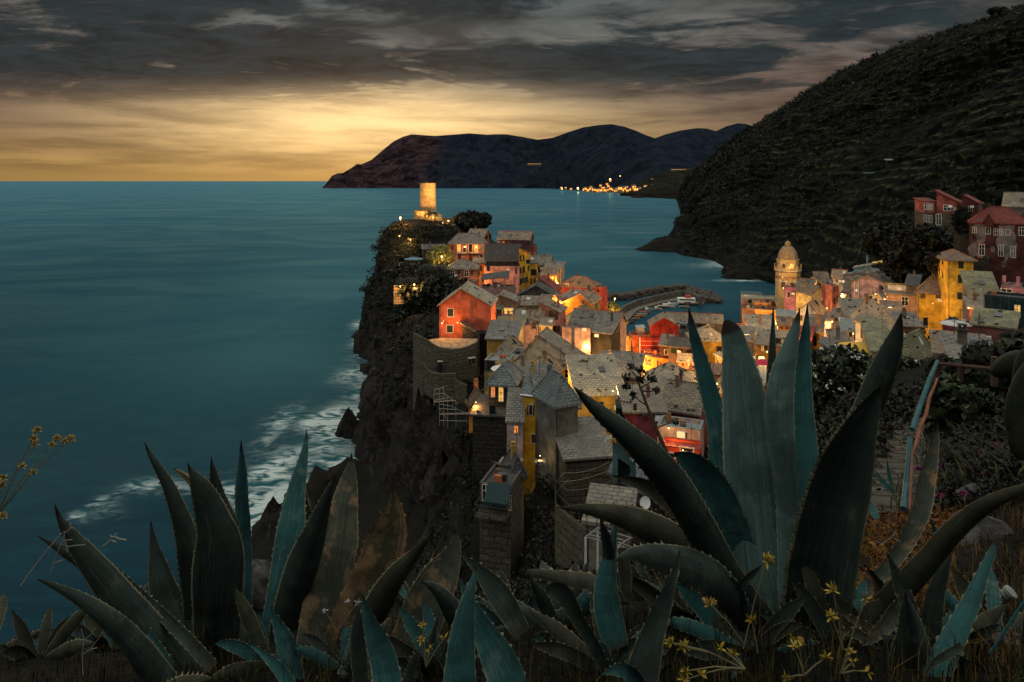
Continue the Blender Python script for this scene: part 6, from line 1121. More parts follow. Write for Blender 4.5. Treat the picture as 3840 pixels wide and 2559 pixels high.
def leaf(root, c, pts, Y0, Y1, mat_=None, bow=-.20, th=.075, teeth=.010, sag=0.0, roll=0.0, bent=0.0):
    LS[0] += 1; g_ = np.random.default_rng(LS[0]); P = np.array([(*S(c, x, y), w_ / CR[c][2]) for x, y, w_ in pts], float)
    sg = P[-1] - P[-2]; tot = np.hypot(*np.diff(P[:, :2], axis=0).T).sum(); P = np.vstack([P, [P[-1, 0] + sg[0] / np.hypot(*sg[:2]) * .13 * tot, P[-1, 1] + sg[1] / np.hypot(*sg[:2]) * .13 * tot, P[-1, 2] * .92]])      # the foot runs on into the plant
    k = np.concatenate([[0], np.cumsum(np.hypot(*np.diff(P[:, :2], axis=0).T))]); k /= k[-1]
    # smooth curve through the points
    m_ = np.gradient(P, k, axis=0, edge_order=1)
    def cv(u):
        i = np.clip(np.searchsorted(k, u, side='right') - 1, 0, len(k) - 2); h = (k[i + 1] - k[i])[:, None]; f_ = ((u - k[i])[:, None]) / h
        h00, h10, h01, h11 = 2 * f_**3 - 3 * f_**2 + 1, f_**3 - 2 * f_**2 + f_, -2 * f_**3 + 3 * f_**2, f_**3 - f_**2
        return h00 * P[i] + h10 * h * m_[i] + h01 * P[i + 1] + h11 * h * m_[i + 1]
    Yc = lambda u: Y1 + (Y0 - Y1) * u + sag * u * (1 - u)
    q_ = cv(np.linspace(0, 1, 40)); yy = Yc(np.linspace(0, 1, 40)); w3 = np.stack([(q_[:, 0] - CX) * yy / F, yy, HC - (q_[:, 1] - HY) * yy / F], 1)
    Ln = np.linalg.norm(np.diff(w3, axis=0), axis=1).sum(); nt = int(np.clip(Ln / .042, 10, 40)); N = nt * 4 + 1
    u = np.linspace(0, 1, N); q_ = cv(u); yy = Yc(u); C_ = np.stack([(q_[:, 0] - CX) * yy / F, yy, HC - (q_[:, 1] - HY) * yy / F], 1)
    W = np.maximum(q_[:, 2], .2) * yy / F; W = W * (1 + vnoise2(u * 6 + LS[0], u * 0, LS[0], 3) * .05)
    return leaf_mesh(root, C_, W, u, mat_, bow, th, teeth, roll)
def leaf_mesh(root, C_, W, u, mat_, bow, th, teeth, roll):
    N = len(u); g_ = np.random.default_rng(LS[0])
    T_ = np.gradient(C_, axis=0); T_ /= np.linalg.norm(T_, axis=1)[:, None]; Vw = np.array([0, 0, HC]) - C_; Vw /= np.linalg.norm(Vw, axis=1)[:, None]
    Sd = np.cross(T_, Vw); Sd /= np.linalg.norm(Sd, axis=1)[:, None]; Nn = np.cross(Sd, T_); Nn *= np.sign((Nn * Vw).sum(1))[:, None]
    r_ = R(roll); S2 = Sd * math.cos(r_) + Nn * math.sin(r_); N2 = Nn * math.cos(r_) - Sd * math.sin(r_); W = W / math.cos(r_) * (1 + 0 * W)
    sv = np.array([-1, -.94, -.72, -.42, 0, .42, .72, .94, 1.0]); V = []; Cc = []
    ph = (np.arange(N) % 4); tooth = np.where(ph == 2, 1.0, np.where(ph == 3, .15, 0.0)) * teeth * np.clip((u - .06) * 12, 0, 1) * np.where(g_.random(N) < .22, .15, .45 + .75 * g_.random(N)); wave = vnoise2(u * 9, u * 0 + 3, LS[0] + 9, 2) * .05
    bowv = bow * np.clip(1.25 - u * .45, .5, 1.3)
    for top in (1, 0):
        for s_ in (sv if top else sv[::-1][1:-1]):
            e_ = np.where(abs(s_) == 1, 1, 0) * tooth * np.sign(s_)
            off = (bowv * (1 - s_ * s_) + wave * s_ * abs(s_)) * W - (0 if top else 1) * th * W * (1 - abs(s_) ** 2.5) * np.clip(u * 1.2 + .15, .15, 1)
            V.append(C_ + S2 * (s_ * W / 2 + e_)[:, None] + N2 * off[:, None] - T_ * (abs(e_) * .5)[:, None]); Cc.append(np.stack([u, np.full(N, s_ * .5 + .5), np.full(N, (LS[0] * .377) % 1), np.ones(N)], 1))
    V = np.stack(V, 1); Cc = np.stack(Cc, 1); m = V.shape[1]; i = np.arange(N * m).reshape(N, m); j = np.roll(i, -1, 1)
    f_ = np.stack([i[:-1], j[:-1], j[1:], i[1:]], -1).reshape(-1, 4)
    V = V.reshape(-1, 3) - np.array(root.location)
    return raw_mesh('leaf', V, f_, mat_ or AT, root, True, Cc.reshape(-1, 4))
def agave(label, c, x, y, Y): return tag(empty('agave_plant', at(c, x, y, Y)), label, 'agave', 'agave plants on the slope')
# -- the tall plant at the right
a_ = agave('tallest agave, with bright blue-green upright leaves in front of the right half of town', 'd', 1790, 1425, 3.2)
leaf(a_, 'd', [(1583, 708, 2), (1590, 750, 17), (1608, 820, 31), (1630, 900, 42), (1652, 985, 52), (1672, 1080, 82), (1695, 1180, 96), (1722, 1290, 105), (1755, 1405, 110)], 3.25, 3.75, AT, -.22)
leaf(a_, 'd', [(1668, 736, 12), (1676, 752, 36), (1690, 800, 58), (1704, 880, 90), (1716, 960, 108), (1726, 1050, 124), (1738, 1160, 134), (1755, 1290, 140), (1775, 1420, 138)], 3.10, 3.40, AB, .12, teeth=.006)
leaf(a_, 'd', [(1777, 703, 1), (1776, 760, 10), (1774, 830, 19), (1771, 900, 24), (1772, 980, 40), (1780, 1100, 50), (1790, 1300, 60)], 3.45, 3.95, AG, -.25, teeth=.004)
leaf(a_, 'd', [(1838, 708, 1), (1830, 745, 16), (1815, 800, 36), (1799, 860, 54), (1791, 930, 63), (1795, 1010, 60), (1805, 1110, 52), (1815, 1250, 54), (1822, 1390, 64)], 3.05, 3.25, AB, .2, teeth=.006)
leaf(a_, 'd', [(1856, 696, 1), (1853, 745, 14), (1848, 810, 30), (1843, 880, 42), (1845, 960, 50), (1850, 1040, 56), (1845, 1120, 62), (1835, 1220, 66), (1830, 1390, 76)], 3.30, 3.80, AT, -.25, teeth=.006)
leaf(a_, 'd', [(2071, 718, 1), (2064, 755, 22), (2050, 800, 42), (2030, 850, 54), (2008, 905, 58), (1985, 965, 62), (1950, 1040, 90), (1900, 1180, 110), (1860, 1390, 120)], 3.35, 2.85, AG, .2, teeth=.008)
leaf(a_, 'd', [(2026, 888, 1), (2012, 915, 26), (1990, 960, 55), (1966, 1020, 86), (1938, 1100, 122), (1912, 1190, 138), (1890, 1290, 142), (1868, 1425, 135)], 2.95, 2.62, AG, -.34, teeth=.012, roll=-24)
leaf(a_, 'd', [(1318, 888, 1), (1338, 910, 16), (1375, 945, 32), (1430, 990, 47), (1490, 1045, 66), (1545, 1110, 78), (1595, 1190, 78), (1640, 1270, 74), (1690, 1350, 66), (1740, 1410, 60)], 3.15, 2.45, AG, .26, teeth=.008, sag=-.2)
leaf(a_, 'd', [(1548, 1040, 1), (1572, 1056, 40), (1600, 1080, 70), (1630, 1120, 88), (1660, 1180, 92), (1690, 1260, 92)], 3.2, 3.1, AT, -.2, teeth=.009)
leaf(a_, 'd', [(1278, 1166, 1), (1310, 1168, 12), (1360, 1172, 26), (1420, 1184, 46), (1480, 1206, 64), (1540, 1238, 74), (1600, 1290, 70), (1680, 1370, 60)], 3.1, 2.9, AO, .25, teeth=.010, sag=-.2)
leaf(a_, 'd', [(1405, 1093, 1), (1430, 1100, 12), (1470, 1112, 26), (1520, 1140, 40), (1580, 1190, 50), (1650, 1280, 52), (1720, 1380, 50)], 3.3, 3.1, AO, -.25, teeth=.010)
leaf(a_, 'e5', [(795, 398, 2), (850, 350, 50), (950, 318, 100), (1100, 330, 190), (1300, 370, 270), (1500, 430, 330), (1700, 520, 350), (1870, 660, 320), (2020, 860, 250)], 3.0, 2.55, AG, .28, teeth=.012, sag=-.25, roll=18)
leaf(a_, 'e5', [(1700, 512, 2), (1800, 540, 60), (1900, 580, 100), (1980, 640, 110), (2030, 760, 110), (2040, 900, 120)], 2.9, 2.75, AT, -.25, teeth=.008)
leaf(a_, 'e5', [(2240, 420, 2), (2170, 490, 50), (2080, 570, 60), (2020, 650, 70), (2000, 780, 80)], 2.9, 2.8, AG, -.2, teeth=.004)
leaf(a_, 'e5', [(1370, 600, 2), (1450, 640, 80), (1540, 720, 140), (1640, 820, 170), (1760, 960, 180)], 3.0, 3.1, AT, -.2)
# -- young agaves in front of it
a_ = agave('near agave spear with red-brown tip, rising from the bottom edge between the two big plants', 'e5', 1060, 1568, 2.1)
leaf(a_, 'e5', [(1438, 262, 2), (1420, 360, 34), (1390, 480, 62), (1335, 650, 110), (1270, 830, 165), (1195, 1040, 215), (1130, 1260, 270), (1075, 1480, 320), (1040, 1680, 340)], 2.1, 2.35, AG, -.26, teeth=.009, roll=20)
leaf(a_, 'e5', [(655, 1490, 2), (720, 1470, 40), (800, 1450, 90), (880, 1455, 120), (960, 1500, 140), (1020, 1580, 150)], 2.05, 1.95, AT, -.3, teeth=.005)
a_ = agave('small agave with two upright spears beside the white pergola', 'e5', 730, 1080, 2.9)
leaf(a_, 'e5', [(806, -90, 2), (802, 40, 42), (775, 180, 80), (745, 330, 130), (722, 500, 185), (712, 700, 240), (735, 900, 270), (780, 1080, 260)], 2.9, 3.05, AT, .18, teeth=.006)
leaf(a_, 'e5', [(650, -60, 2), (680, 40, 50), (705, 130, 90), (730, 250, 110), (740, 420, 120), (745, 700, 140)], 3.05, 2.95, AG, .24, teeth=.006)
leaf(a_, 'e5', [(118, 690, 6), (165, 662, 90), (240, 668, 150), (318, 735, 160), (375, 830, 150), (435, 950, 135), (510, 1070, 120), (600, 1230, 120), (690, 1400, 110)], 2.7, 2.6, AG, -.25, teeth=.008)
leaf(a_, 'e5', [(1050, 880, 2), (960, 770, 70), (915, 690, 95), (905, 560, 120), (890, 430, 130), (880, 330, 100)], 3.2, 3.1, AO, -.2, teeth=.004)
leaf(a_, 'e5', [(-60, 490, 60), (60, 505, 80), (200, 530, 110), (380, 560, 140), (560, 590, 150), (700, 700, 160)], 3.1, 3.3, AO, .25, teeth=.012, roll=15)
a_ = agave('front agave pair with a bright ridge, bottom centre', 'e4', 1900, 1568, 2.15)
leaf(a_, 'e4', [(1618, 505, 2), (1650, 600, 44), (1705, 740, 92), (1775, 900, 150), (1860, 1070, 220), (1960, 1260, 300), (2050, 1450, 350), (2120, 1640, 370)], 2.15, 2.4, AT, -.30, teeth=.008, roll=-18)
leaf(a_, 'e4', [(1800, 430, 2), (1780, 520, 50), (1745, 640, 90), (1710, 780, 140), (1680, 950, 200), (1655, 1150, 250), (1640, 1350, 290), (1625, 1640, 310)], 2.2, 2.3, AT, .2, teeth=.005)
leaf(a_, 'e4', [(1618, 285, 2), (1700, 360, 44), (1800, 450, 100), (1900, 560, 170), (2000, 690, 220), (2090, 830, 230), (2190, 1000, 200)], 2.9, 3.0, AG, -.2, teeth=.007)
leaf(a_, 'e4', [(1422, 880, 2), (1410, 950, 26), (1385, 1050, 44), (1350, 1180, 60)], 2.4, 2.4, AG, .2, teeth=.003)
a_ = agave('small front agave with folded glossy leaves left of the bottom centre', 'e4', 880, 1568, 2.3)
leaf(a_, 'e4', [(678, 700, 2), (695, 790, 50), (725, 900, 95), (770, 1040, 160), (825, 1190, 220), (880, 1360, 260), (930, 1640, 280)], 2.3, 2.5, AT, -.42, teeth=.006, roll=-14)
leaf(a_, 'e4', [(640, 830, 2), (635, 950, 80), (630, 1050, 120), (640, 1250, 150), (660, 1500, 150)], 2.45, 2.5, AG, .2)
leaf(a_, 'e4', [(1230, 1240, 2), (1190, 1330, 60), (1150, 1450, 90), (1120, 1600, 100)], 2.2, 2.2, AG, .2)
# -- the pale and burnt plant in the middle
a_ = agave('weathered agave with burnt and bleached broad leaves in the middle', 'e4', 1000, 1180, 3.9)
leaf(a_, 'e2', [(2190, 385, 2), (2186, 470, 50), (2178, 560, 104), (2158, 680, 175), (2135, 820, 235), (2105, 1000, 300), (2075, 1180, 372), (2040, 1380, 395), (1985, 1620, 410), (1900, 1950, 400), (1840, 2250, 380)], 3.9, 4.15, AP, .14, teeth=.006)
leaf(a_, 'd', [(900, 1113, 1), (903, 1140, 16), (905, 1168, 40), (898, 1205, 74), (889, 1240, 90), (874, 1290, 96), (852, 1345, 104), (825, 1400, 104), (800, 1460, 100)], 3.6, 3.7, AD, -.14, teeth=.012)
leaf(a_, 'e4', [(1388, 35, 2), (1345, 110, 26), (1280, 200, 60), (1190, 310, 105), (1080, 430, 160), (970, 570, 215), (870, 740, 260), (790, 900, 260), (740, 1060, 240)], 3.5, 3.2, AO, .2, teeth=.010)
leaf(a_, 'e4', [(1566, 50, 2), (1585, 130, 64), (1585, 230, 120), (1545, 340, 215), (1480, 470, 330), (1400, 620, 400), (1320, 780, 430), (1240, 980, 450), (1170, 1200, 430), (1110, 1450, 400)], 3.3, 3.5, AP, -.12, teeth=.007)
leaf(a_, 'e4', [(1238, 568, 2), (1310, 600, 50), (1400, 660, 105), (1490, 760, 165), (1560, 870, 195), (1620, 1000, 190), (1680, 1180, 170)], 3.1, 2.9, AG, .3, teeth=.005)
leaf(a_, 'e4', [(960, 920, 2), (920, 990, 60), (880, 1060, 80), (850, 1150, 90)], 3.2, 3.2, AP, .1)
# -- the plant at the left
a_ = agave('dark many-leaved agave in front of the open sea at the left', 'e2', 880, 2250, 4.6)
leaf(a_, 'e2', [(160, 278, 2), (190, 350, 26), (250, 460, 56), (330, 590, 84), (400, 720, 112), (460, 870, 142), (520, 1030, 172), (575, 1220, 200), (625, 1450, 240), (680, 1750, 280), (740, 2200, 300)], 4.6, 4.2, AG, .22, teeth=.013)
leaf(a_, 'e2', [(443, 540, 2), (500, 572, 30), (560, 615, 46), (620, 670, 66), (670, 750, 84), (710, 860, 90), (760, 1000, 90)], 4.8, 4.6, AD, .2, teeth=.006)
leaf(a_, 'e2', [(580, 478, 2), (606, 545, 34), (655, 625, 100), (705, 720, 175), (755, 830, 225), (805, 960, 280), (845, 1090, 330), (880, 1230, 410), (890, 1400, 465), (885, 1600, 480), (880, 1900, 460), (880, 2250, 430)], 4.35, 3.95, AG, .18, teeth=.010)
leaf(a_, 'e2', [(818, 420, 2), (822, 500, 30), (838, 590, 72), (855, 690, 104), (885, 810, 125), (935, 950, 150), (1000, 1100, 160), (1050, 1300, 150), (1070, 1500, 120)], 4.9, 4.55, AG, .2, teeth=.010)
leaf(a_, 'e2', [(1107, 252, 2), (1109, 340, 26), (1113, 450, 56), (1116, 570, 90), (1112, 700, 112), (1114, 850, 124), (1125, 1020, 134), (1138, 1220, 128), (1150, 1450, 116), (1165, 1800, 100), (1180, 2250, 90)], 4.6, 4.9, AT, -.45, teeth=.007, roll=-12)
leaf(a_, 'e2', [(1750, 150, 2), (1748, 230, 22), (1738, 330, 56), (1716, 450, 90), (1690, 570, 124), (1662, 700, 160), (1640, 830, 188), (1622, 960, 222), (1605, 1090, 258), (1580, 1240, 275), (1545, 1420, 262), (1495, 1640, 220), (1430, 1900, 180), (1350, 2250, 160)], 4.2, 4.7, AT, .16, teeth=.010)
leaf(a_, 'e2', [(1748, 690, 2), (1768, 770, 44), (1795, 870, 56), (1822, 960, 50), (1838, 1040, 30), (1836, 1110, 12)], 4.3, 4.3, AP, -.3, teeth=0)
leaf(a_, 'e2', [(2036, 595, 2), (2015, 660, 40), (1975, 760, 84), (1930, 880, 130), (1888, 1000, 175), (1840, 1140, 230), (1775, 1320, 290), (1700, 1530, 320), (1620, 1780, 320), (1540, 2100, 290)], 4.1, 3.7, AG, .25, teeth=.008)
leaf(a_, 'e3', [(692, -25, 2), (700, 60, 30), (716, 180, 66), (735, 300, 112), (760, 420, 170), (790, 560, 210), (830, 720, 275), (880, 900, 345), (930, 1100, 390), (990, 1350, 380)], 4.3, 4.6, AG, -.18, teeth=.007)
leaf(a_, 'e3', [(1868, 822, 2), (1895, 900, 44), (1935, 1000, 92), (1985, 1110, 150), (2030, 1230, 195), (2070, 1370, 210), (2100, 1560, 200)], 3.4, 3.5, AT, -.36, teeth=.005, roll=14)
leaf(a_, 'e3', [(1640, 1188, 2), (1720, 1230, 34), (1820, 1310, 66), (1920, 1410, 100), (2020, 1540, 124), (2080, 1680, 120)], 3.1, 3.2, AT, -.4, teeth=.004)
leaf(a_, 'e3', [(1310, 1530, 4), (1230, 1540, 60), (1120, 1560, 110), (1000, 1590, 150), (900, 1640, 170)], 3.2, 3.2, AO, .2, teeth=.016)
# -- far left plant
a_ = agave('black-green agave leaning out to the left at the bottom left corner', 'd', 400, 1555, 4.0)
leaf(a_, 'd', [(125, 1158, 1), (137, 1190, 12), (160, 1228, 27), (192, 1270, 44), (230, 1318, 56), (275, 1375, 66), (330, 1440, 74), (400, 1530, 76), (450, 1600, 76)], 4.0, 3.5, AG, .24, teeth=.008)
leaf(a_, 'd', [(85, 1232, 1), (112, 1246, 9), (150, 1268, 20), (195, 1296, 28), (240, 1338, 34), (300, 1400, 38), (380, 1500, 40)], 4.2, 3.8, AG, .24, teeth=.006)
leaf(a_, 'd', [(84, 1330, 1), (115, 1343, 10), (165, 1366, 22), (220, 1400, 36), (280, 1450, 48), (335, 1515, 56), (390, 1590, 60)], 3.7, 3.3, AG, .24, teeth=.008)
leaf(a_, 'e3', [(160, 300, 2), (230, 370, 34), (360, 490, 60), (520, 640, 80), (680, 790, 92), (850, 950, 100), (1010, 1110, 110), (1180, 1290, 120)], 3.8, 3.9, AG, -.4, teeth=.009, roll=16)
leaf(a_, 'e3', [(260, 520, 4), (330, 620, 40), (430, 760, 70), (530, 920, 90), (660, 1110, 100), (820, 1350, 110)], 3.7, 3.8, AT, -.4, teeth=.008)
leaf(a_, 'e3', [(660, 860, 4), (690, 960, 70), (720, 1080, 130), (760, 1250, 170), (800, 1450, 180)], 4.4, 4.2, AG, .2, teeth=.014)
# -- right edge plants
a_ = agave('agave with a black arching leaf and a withered twisted leaf at the right edge', 'e6', 900, 1100, 2.9)
leaf(a_, 'd', [(2400, 1112, 14), (2353, 1124, 20), (2300, 1143, 28), (2240, 1178, 36), (2185, 1226, 44), (2135, 1285, 48), (2085, 1340, 50), (2040, 1385, 50), (1995, 1440, 48)], 2.9, 2.1, AO, .25, teeth=.004)
leaf(a_, 8 and 'd', [(2155, 968, 1), (2150, 1000, 14), (2142, 1050, 26), (2130, 1110, 36), (2118, 1170, 38), (2095, 1225, 34), (2060, 1280, 32), (2020, 1330, 28), (1985, 1365, 24), (1968, 1395, 14)], 3.0, 3.5, AP, -.5, teeth=.008, roll=20)
leaf(a_, 'e6', [(800, 415, 2), (840, 480, 34), (895, 570, 90), (950, 670, 130), (985, 770, 130), (1000, 900, 110)], 2.9, 2.9, AP, -.35, teeth=.005)
leaf(a_, 'e6', [(510, 715, 2), (560, 780, 80), (620, 870, 150), (680, 980, 220), (720, 1100, 260), (760, 1300, 260)], 2.7, 2.8, AO, -.16, teeth=.006)
leaf(a_, 'e6', [(740, 1225, 2), (830, 1160, 60), (930, 1080, 110), (1030, 980, 140), (1100, 880, 140), (1150, 790, 100)], 2.6, 2.6, AP, -.35, teeth=.004)
leaf(a_, 'e6', [(1192, 685, 2), (1196, 760, 60), (1208, 870, 140), (1230, 1010, 230), (1240, 1180, 310), (1230, 1380, 370), (1210, 1640, 400)], 2.5, 2.3, AG, .3, teeth=.005, roll=22)
leaf(a_, 'e6', [(1235, 880, 20), (1275, 990, 60), (1330, 1100, 90), (1385, 1200, 80), (1410, 1300, 40)], 2.4, 2.4, AT, -.3, teeth=.004)
a_ = agave('dark tangled agave at the bottom right corner below the grey rock', 'e6', 1600, 1500, 2.3)
leaf(a_, 'e6', [(2085, 150, 2), (2060, 230, 40), (2010, 360, 70), (1950, 500, 96), (1880, 680, 130), (1790, 880, 165), (1680, 1100, 200), (1560, 1350, 230), (1440, 1640, 250)], 2.3, 2.5, AT, .26, teeth=.008, roll=-14)
leaf(a_, 'e6', [(1640, 230, 2), (1615, 330, 50), (1560, 480, 100), (1500, 660, 140), (1460, 860, 170), (1430, 1060, 190), (1400, 1300, 200)], 2.6, 2.6, AG, .25, teeth=.007)
leaf(a_, 'e6', [(1455, -30, 2), (1462, 40, 30), (1475, 110, 44), (1480, 200, 50)], 3.2, 3.2, AT, -.2, teeth=.003)
leaf(a_, 'e6', [(1380, 1500, 2), (1470, 1380, 50), (1600, 1300, 70), (1700, 1240, 70)], 2.2, 2.2, AG, -.2, teeth=.004)
leaf(a_, 'e6', [(245, 1120, 2), (262, 1230, 26), (280, 1360, 44), (290, 1520, 54)], 2.3, 2.3, AG, -.2, teeth=.002)
a_ = agave('small blue-green agave half buried in the garden beside the steps', 8, 1000, 1400, 6.2)
leaf(a_, 8, [(880, 1200, 2), (920, 1260, 30), (970, 1330, 50), (1020, 1390, 56)], 6.2, 6.3, AT, -.2, teeth=.008)
leaf(a_, 8, [(1010, 1100, 2), (1020, 1200, 24), (1040, 1300, 36), (1060, 1400, 40)], 6.3, 6.4, AT, -.2, teeth=.008)
leaf(a_, 8, [(780, 1450, 2), (820, 1510, 40), (860, 1580, 60), (900, 1660, 60)], 5.6, 5.8, AT, -.2, teeth=.008)

# -- lower plants that carpet the slope between the big ones
def rosette(label, px, py, Y, size, n, seed, mats, tilt=0.0):
    g_ = random.Random(seed); s0 = at('d', px, py, Y); base = Vector((s0.x, Y, ground_z(s0.x, Y) - .04)); r_ = tag(empty('agave_plant', base), label, 'agave', 'agave plants on the slope')
    for k in range(n):
        LS[0] += 1; a = k * 2.4 + g_.uniform(-.3, .3); up = g_.uniform(.35, 1.25); L = size * g_.uniform(.7, 1.1); nt = int(L / .05) + 6; N = nt * 4 + 1; u = np.linspace(0, 1, N); v = 1 - u
        h = np.sin(up) * v - g_.uniform(.0, .35) * v ** 2.2; rr = np.cos(up) * v + .10 * v ** 2
        C_ = np.stack([np.cos(a) * rr * L + tilt * v * L, np.sin(a) * rr * L, h * L], 1) + np.array(base) + np.array([math.cos(a) * .05, math.sin(a) * .05, 0]) * size
        W = L * .17 * np.clip(u * 3.2, 0, 1) ** .75 * (1 - .18 * np.abs(u - .5)) * g_.uniform(.8, 1.15); W = np.maximum(W, .0008)
        leaf_mesh(r_, C_, W, u, g_.choice(mats), g_.choice([-.22, -.3, .2]), .075, .007, 0)
LW = [('low agave at the bottom left corner among bare twigs', 90, 1500, 4.6, .50, 11), ('low agave between the far left leaves and the tall dark leaves', 620, 1530, 3.9, .42, 10), ('low dark agave below the pale broad leaf', 790, 1520, 3.5, .40, 10),
      ('low agave left of the front agave pair', 1010, 1530, 3.2, .40, 9), ('low agave behind the front agave pair', 1180, 1450, 3.6, .42, 11), ('low agave behind the curled leaf', 1290, 1430, 3.5, .40, 10), ('low agave right of the curled leaf', 1400, 1500, 2.9, .36, 10), ('low agave just left of the tall agave foot', 1600, 1450, 3.3, .42, 12),
      ('low agave at the foot of the tall agave', 1720, 1500, 2.9, .36, 10), ('low agave right of the tall agave foot', 1930, 1480, 2.8, .38, 10), ('low agave at the bottom edge near the right corner', 2150, 1530, 2.5, .36, 10), ('low agave in the right corner by the small rock', 2290, 1500, 2.7, .34, 9), ('low agave on the slope edge behind the weathered plant', 960, 1440, 4.6, .50, 12), ('low agave on the slope edge behind the tall dark leaves', 560, 1490, 5.4, .50, 11), ('low agave at the left edge of the slope', 250, 1510, 5.2, .55, 12), ('low agave on the edge left of the corner leaves', -40, 1500, 4.8, .5, 10), ('low agave in the dark hollow under the olive leaf', 1500, 1400, 3.9, .45, 11)]
for i, (lb, px, py, Yv, sz, n_) in enumerate(LW): rosette(lb, px, py, Yv, sz, n_, 100 + i, [AG, AG, AO, AT, AO] if i not in (0, 14, 15) else [AG, AO])
# ============================================================ PLANTS
def gpt(px, py, Y, dz=0.0):                           # on the ground under that spot
    v = at('d', px, py, Y); return Vector((v.x, v.y, ground_z(v.x, v.y) + dz))
def surf(px, py, y0=1.6, y1=60):                      # where the sight line meets the ground
    sx = px / .61276; sy = py / .61276; Y = np.geomspace(y0, y1, 240); X = (sx - CX) * Y / F; Z = HC - (sy - HY) * Y / F; gz = ground_raw(X, Y)
    k = np.argmax(Z < gz) if (Z < gz).any() else len(Y) - 1; return Vector((X[k], Y[k], gz[k]))
def blades(name, label, n, region, hmin, hmax, wid, mats, seed, y0=1.6, y1=9, cat='grass', lean=.5, msk=None):
    g_ = np.random.default_rng(seed); V = []; Fc = []; MI = []
    x0, x1, ya, yb = region; Yr = np.exp(g_.uniform(math.log(y0), math.log(y1), n * 4)); tx = (g_.uniform(x0, x1, n * 4) / .61276 - CX) / F; X = tx * Yr; Z = ground_raw(X, Yr)
    py = (HY + (HC - Z) * F / Yr) * .61276; ok = (py > ya) & (py < yb)
    if msk is not None: ok &= msk(X, Yr)
    X, Yr, Z = X[ok][:n], Yr[ok][:n], Z[ok][:n]
    for k in range(len(X)):
        h = g_.uniform(hmin, hmax); a = g_.uniform(0, 6.28); l_ = g_.uniform(.1, 1) * lean * h; b0 = np.array([X[k], Yr[k], Z[k] - .01]); d_ = np.array([math.cos(a) * l_, math.sin(a) * l_, 0]); s_ = np.array([-math.sin(a), math.cos(a), 0]) * wid * g_.uniform(.6, 1.4)
        if abs(s_[0]) < wid * .4: s_[0] = wid * .5
        m1 = b0 + d_ * .35 + [0, 0, h * .6]; m2 = b0 + d_ * g_.uniform(.8, 1.4) + [0, 0, h * g_.uniform(.75, 1.0)]; i = len(V)
        V += [b0 - s_, b0 + s_, m1 + s_ * .7, m1 - s_ * .7, m2 + s_ * .1, m2 - s_ * .1]; Fc += [(i, i + 1, i + 2, i + 3), (i + 3, i + 2, i + 4, i + 5)]; mi = int(g_.integers(0, len(mats))); MI += [mi, mi]
    return tag(raw_mesh(name, V, Fc, mats, None, False, mi=MI), label, cat, kind='stuff')
def vmat(nm, a, b_, c, sc_=6): return leafmat(nm, a, b_, c, .7, sc_)
GD = vmat('dark_grass', (0.0042, 0.0053, 0.0026), (0.0116, 0.0126, 0.0047), (0.0264, 0.0222, 0.0074)); GY_ = vmat('dry_grass', (0.0739, 0.0422, 0.0079), (0.1373, 0.0792, 0.0158), (0.0634, 0.0290, 0.0063)); GO = vmat('orange_grass', (0.1373, 0.0634, 0.0079), (0.1901, 0.1003, 0.0158), (0.0845, 0.0238, 0.0063)); GR = vmat('red_brush', (0.1056, 0.0185, 0.0063), (0.1373, 0.0370, 0.0106), (0.0528, 0.0158, 0.0053)); GL = vmat('lime_grass', (0.0317, 0.0306, 0.0063), (0.0686, 0.0607, 0.0116), (0.0211, 0.0211, 0.0053))
bare = lambda X, Y: vnoise2(X * 1.3, Y * 1.3, 91, 3) > .05
blades('tall_weeds', 'tall thin weeds and dry stalks between the agaves', 700, (-50, 2400, 1380, 1640), .12, .34, .0016, [GD, GY_, GL, GD], 13, 1.8, 4.6, lean=.5)
blades('dark_grass', 'dark grass at the foot of the agaves', 5200, (-50, 2400, 1380, 1640), .03, .15, .0022, [GD, GD, GL], 3, 1.7, 5)
blades('yellow_grass', 'tufts of yellowing grass among the agaves', 1500, (900, 2400, 1400, 1600), .03, .13, .0022, [GL, GY_, GD], 4, 1.8, 4, msk=lambda X, Y: vnoise2(X * 2.1, Y * 2.1, 92, 3) > .12)
blades('orange_dry_grass', 'carpet of orange dry grass to the right of the tall agave', 4200, (1930, 2200, 1195, 1420), .05, .13, .004, [GO, GY_, GO], 5, 3.0, 7.2, lean=.8, msk=lambda X, Y: vnoise2(X * .9 + 4, Y * .9, 93, 3) > -.25)
blades('red_brush', 'thin red brush at the top of the orange grass', 900, (1985, 2140, 1150, 1215), .06, .22, .003, [GR, GR, GO], 6, 5.5, 9, lean=1.0)
blades('straw_grass', 'straw coloured grass around the grey rock at the right edge', 1600, (2180, 2400, 1150, 1560), .05, .20, .0028, [GO, GD, GD, GY_], 7, 2.2, 7)
blades('garden_grass', 'dark green garden plants on both sides of the stone steps', 5000, (1890, 2400, 850, 1200), .10, .42, .012, [GD, GD, LEAF_T, GL], 8, 6, 45, lean=1.2)
RUS = vmat('rust_leaf', (0.0528, 0.0179, 0.0042), (0.1056, 0.0396, 0.0074), (0.0317, 0.0106, 0.0032)); g_ = np.random.default_rng(77); C_ = []
for k in range(420):
    px, py = g_.uniform(1935, 2230), g_.uniform(1150, 1400)
    if vnoise2(np.array([px / 60.]), np.array([py / 60.]), 95, 3)[0] < -.12: continue
    s_ = surf(px, py, 2.6, 12); C_.append((s_.x, s_.y, s_.z + .03, .018 * s_.y * g_.uniform(.5, 1.2)))
C_ = np.array(C_); tag(clump_mesh('rusty_groundcover', C_, 46, C_[:, 3] * .22, [RUS, GO, LEAF_T, GR], seed=41), 'rust and orange leaved ground cover between the tall agave and the steps', 'undergrowth', kind='stuff')
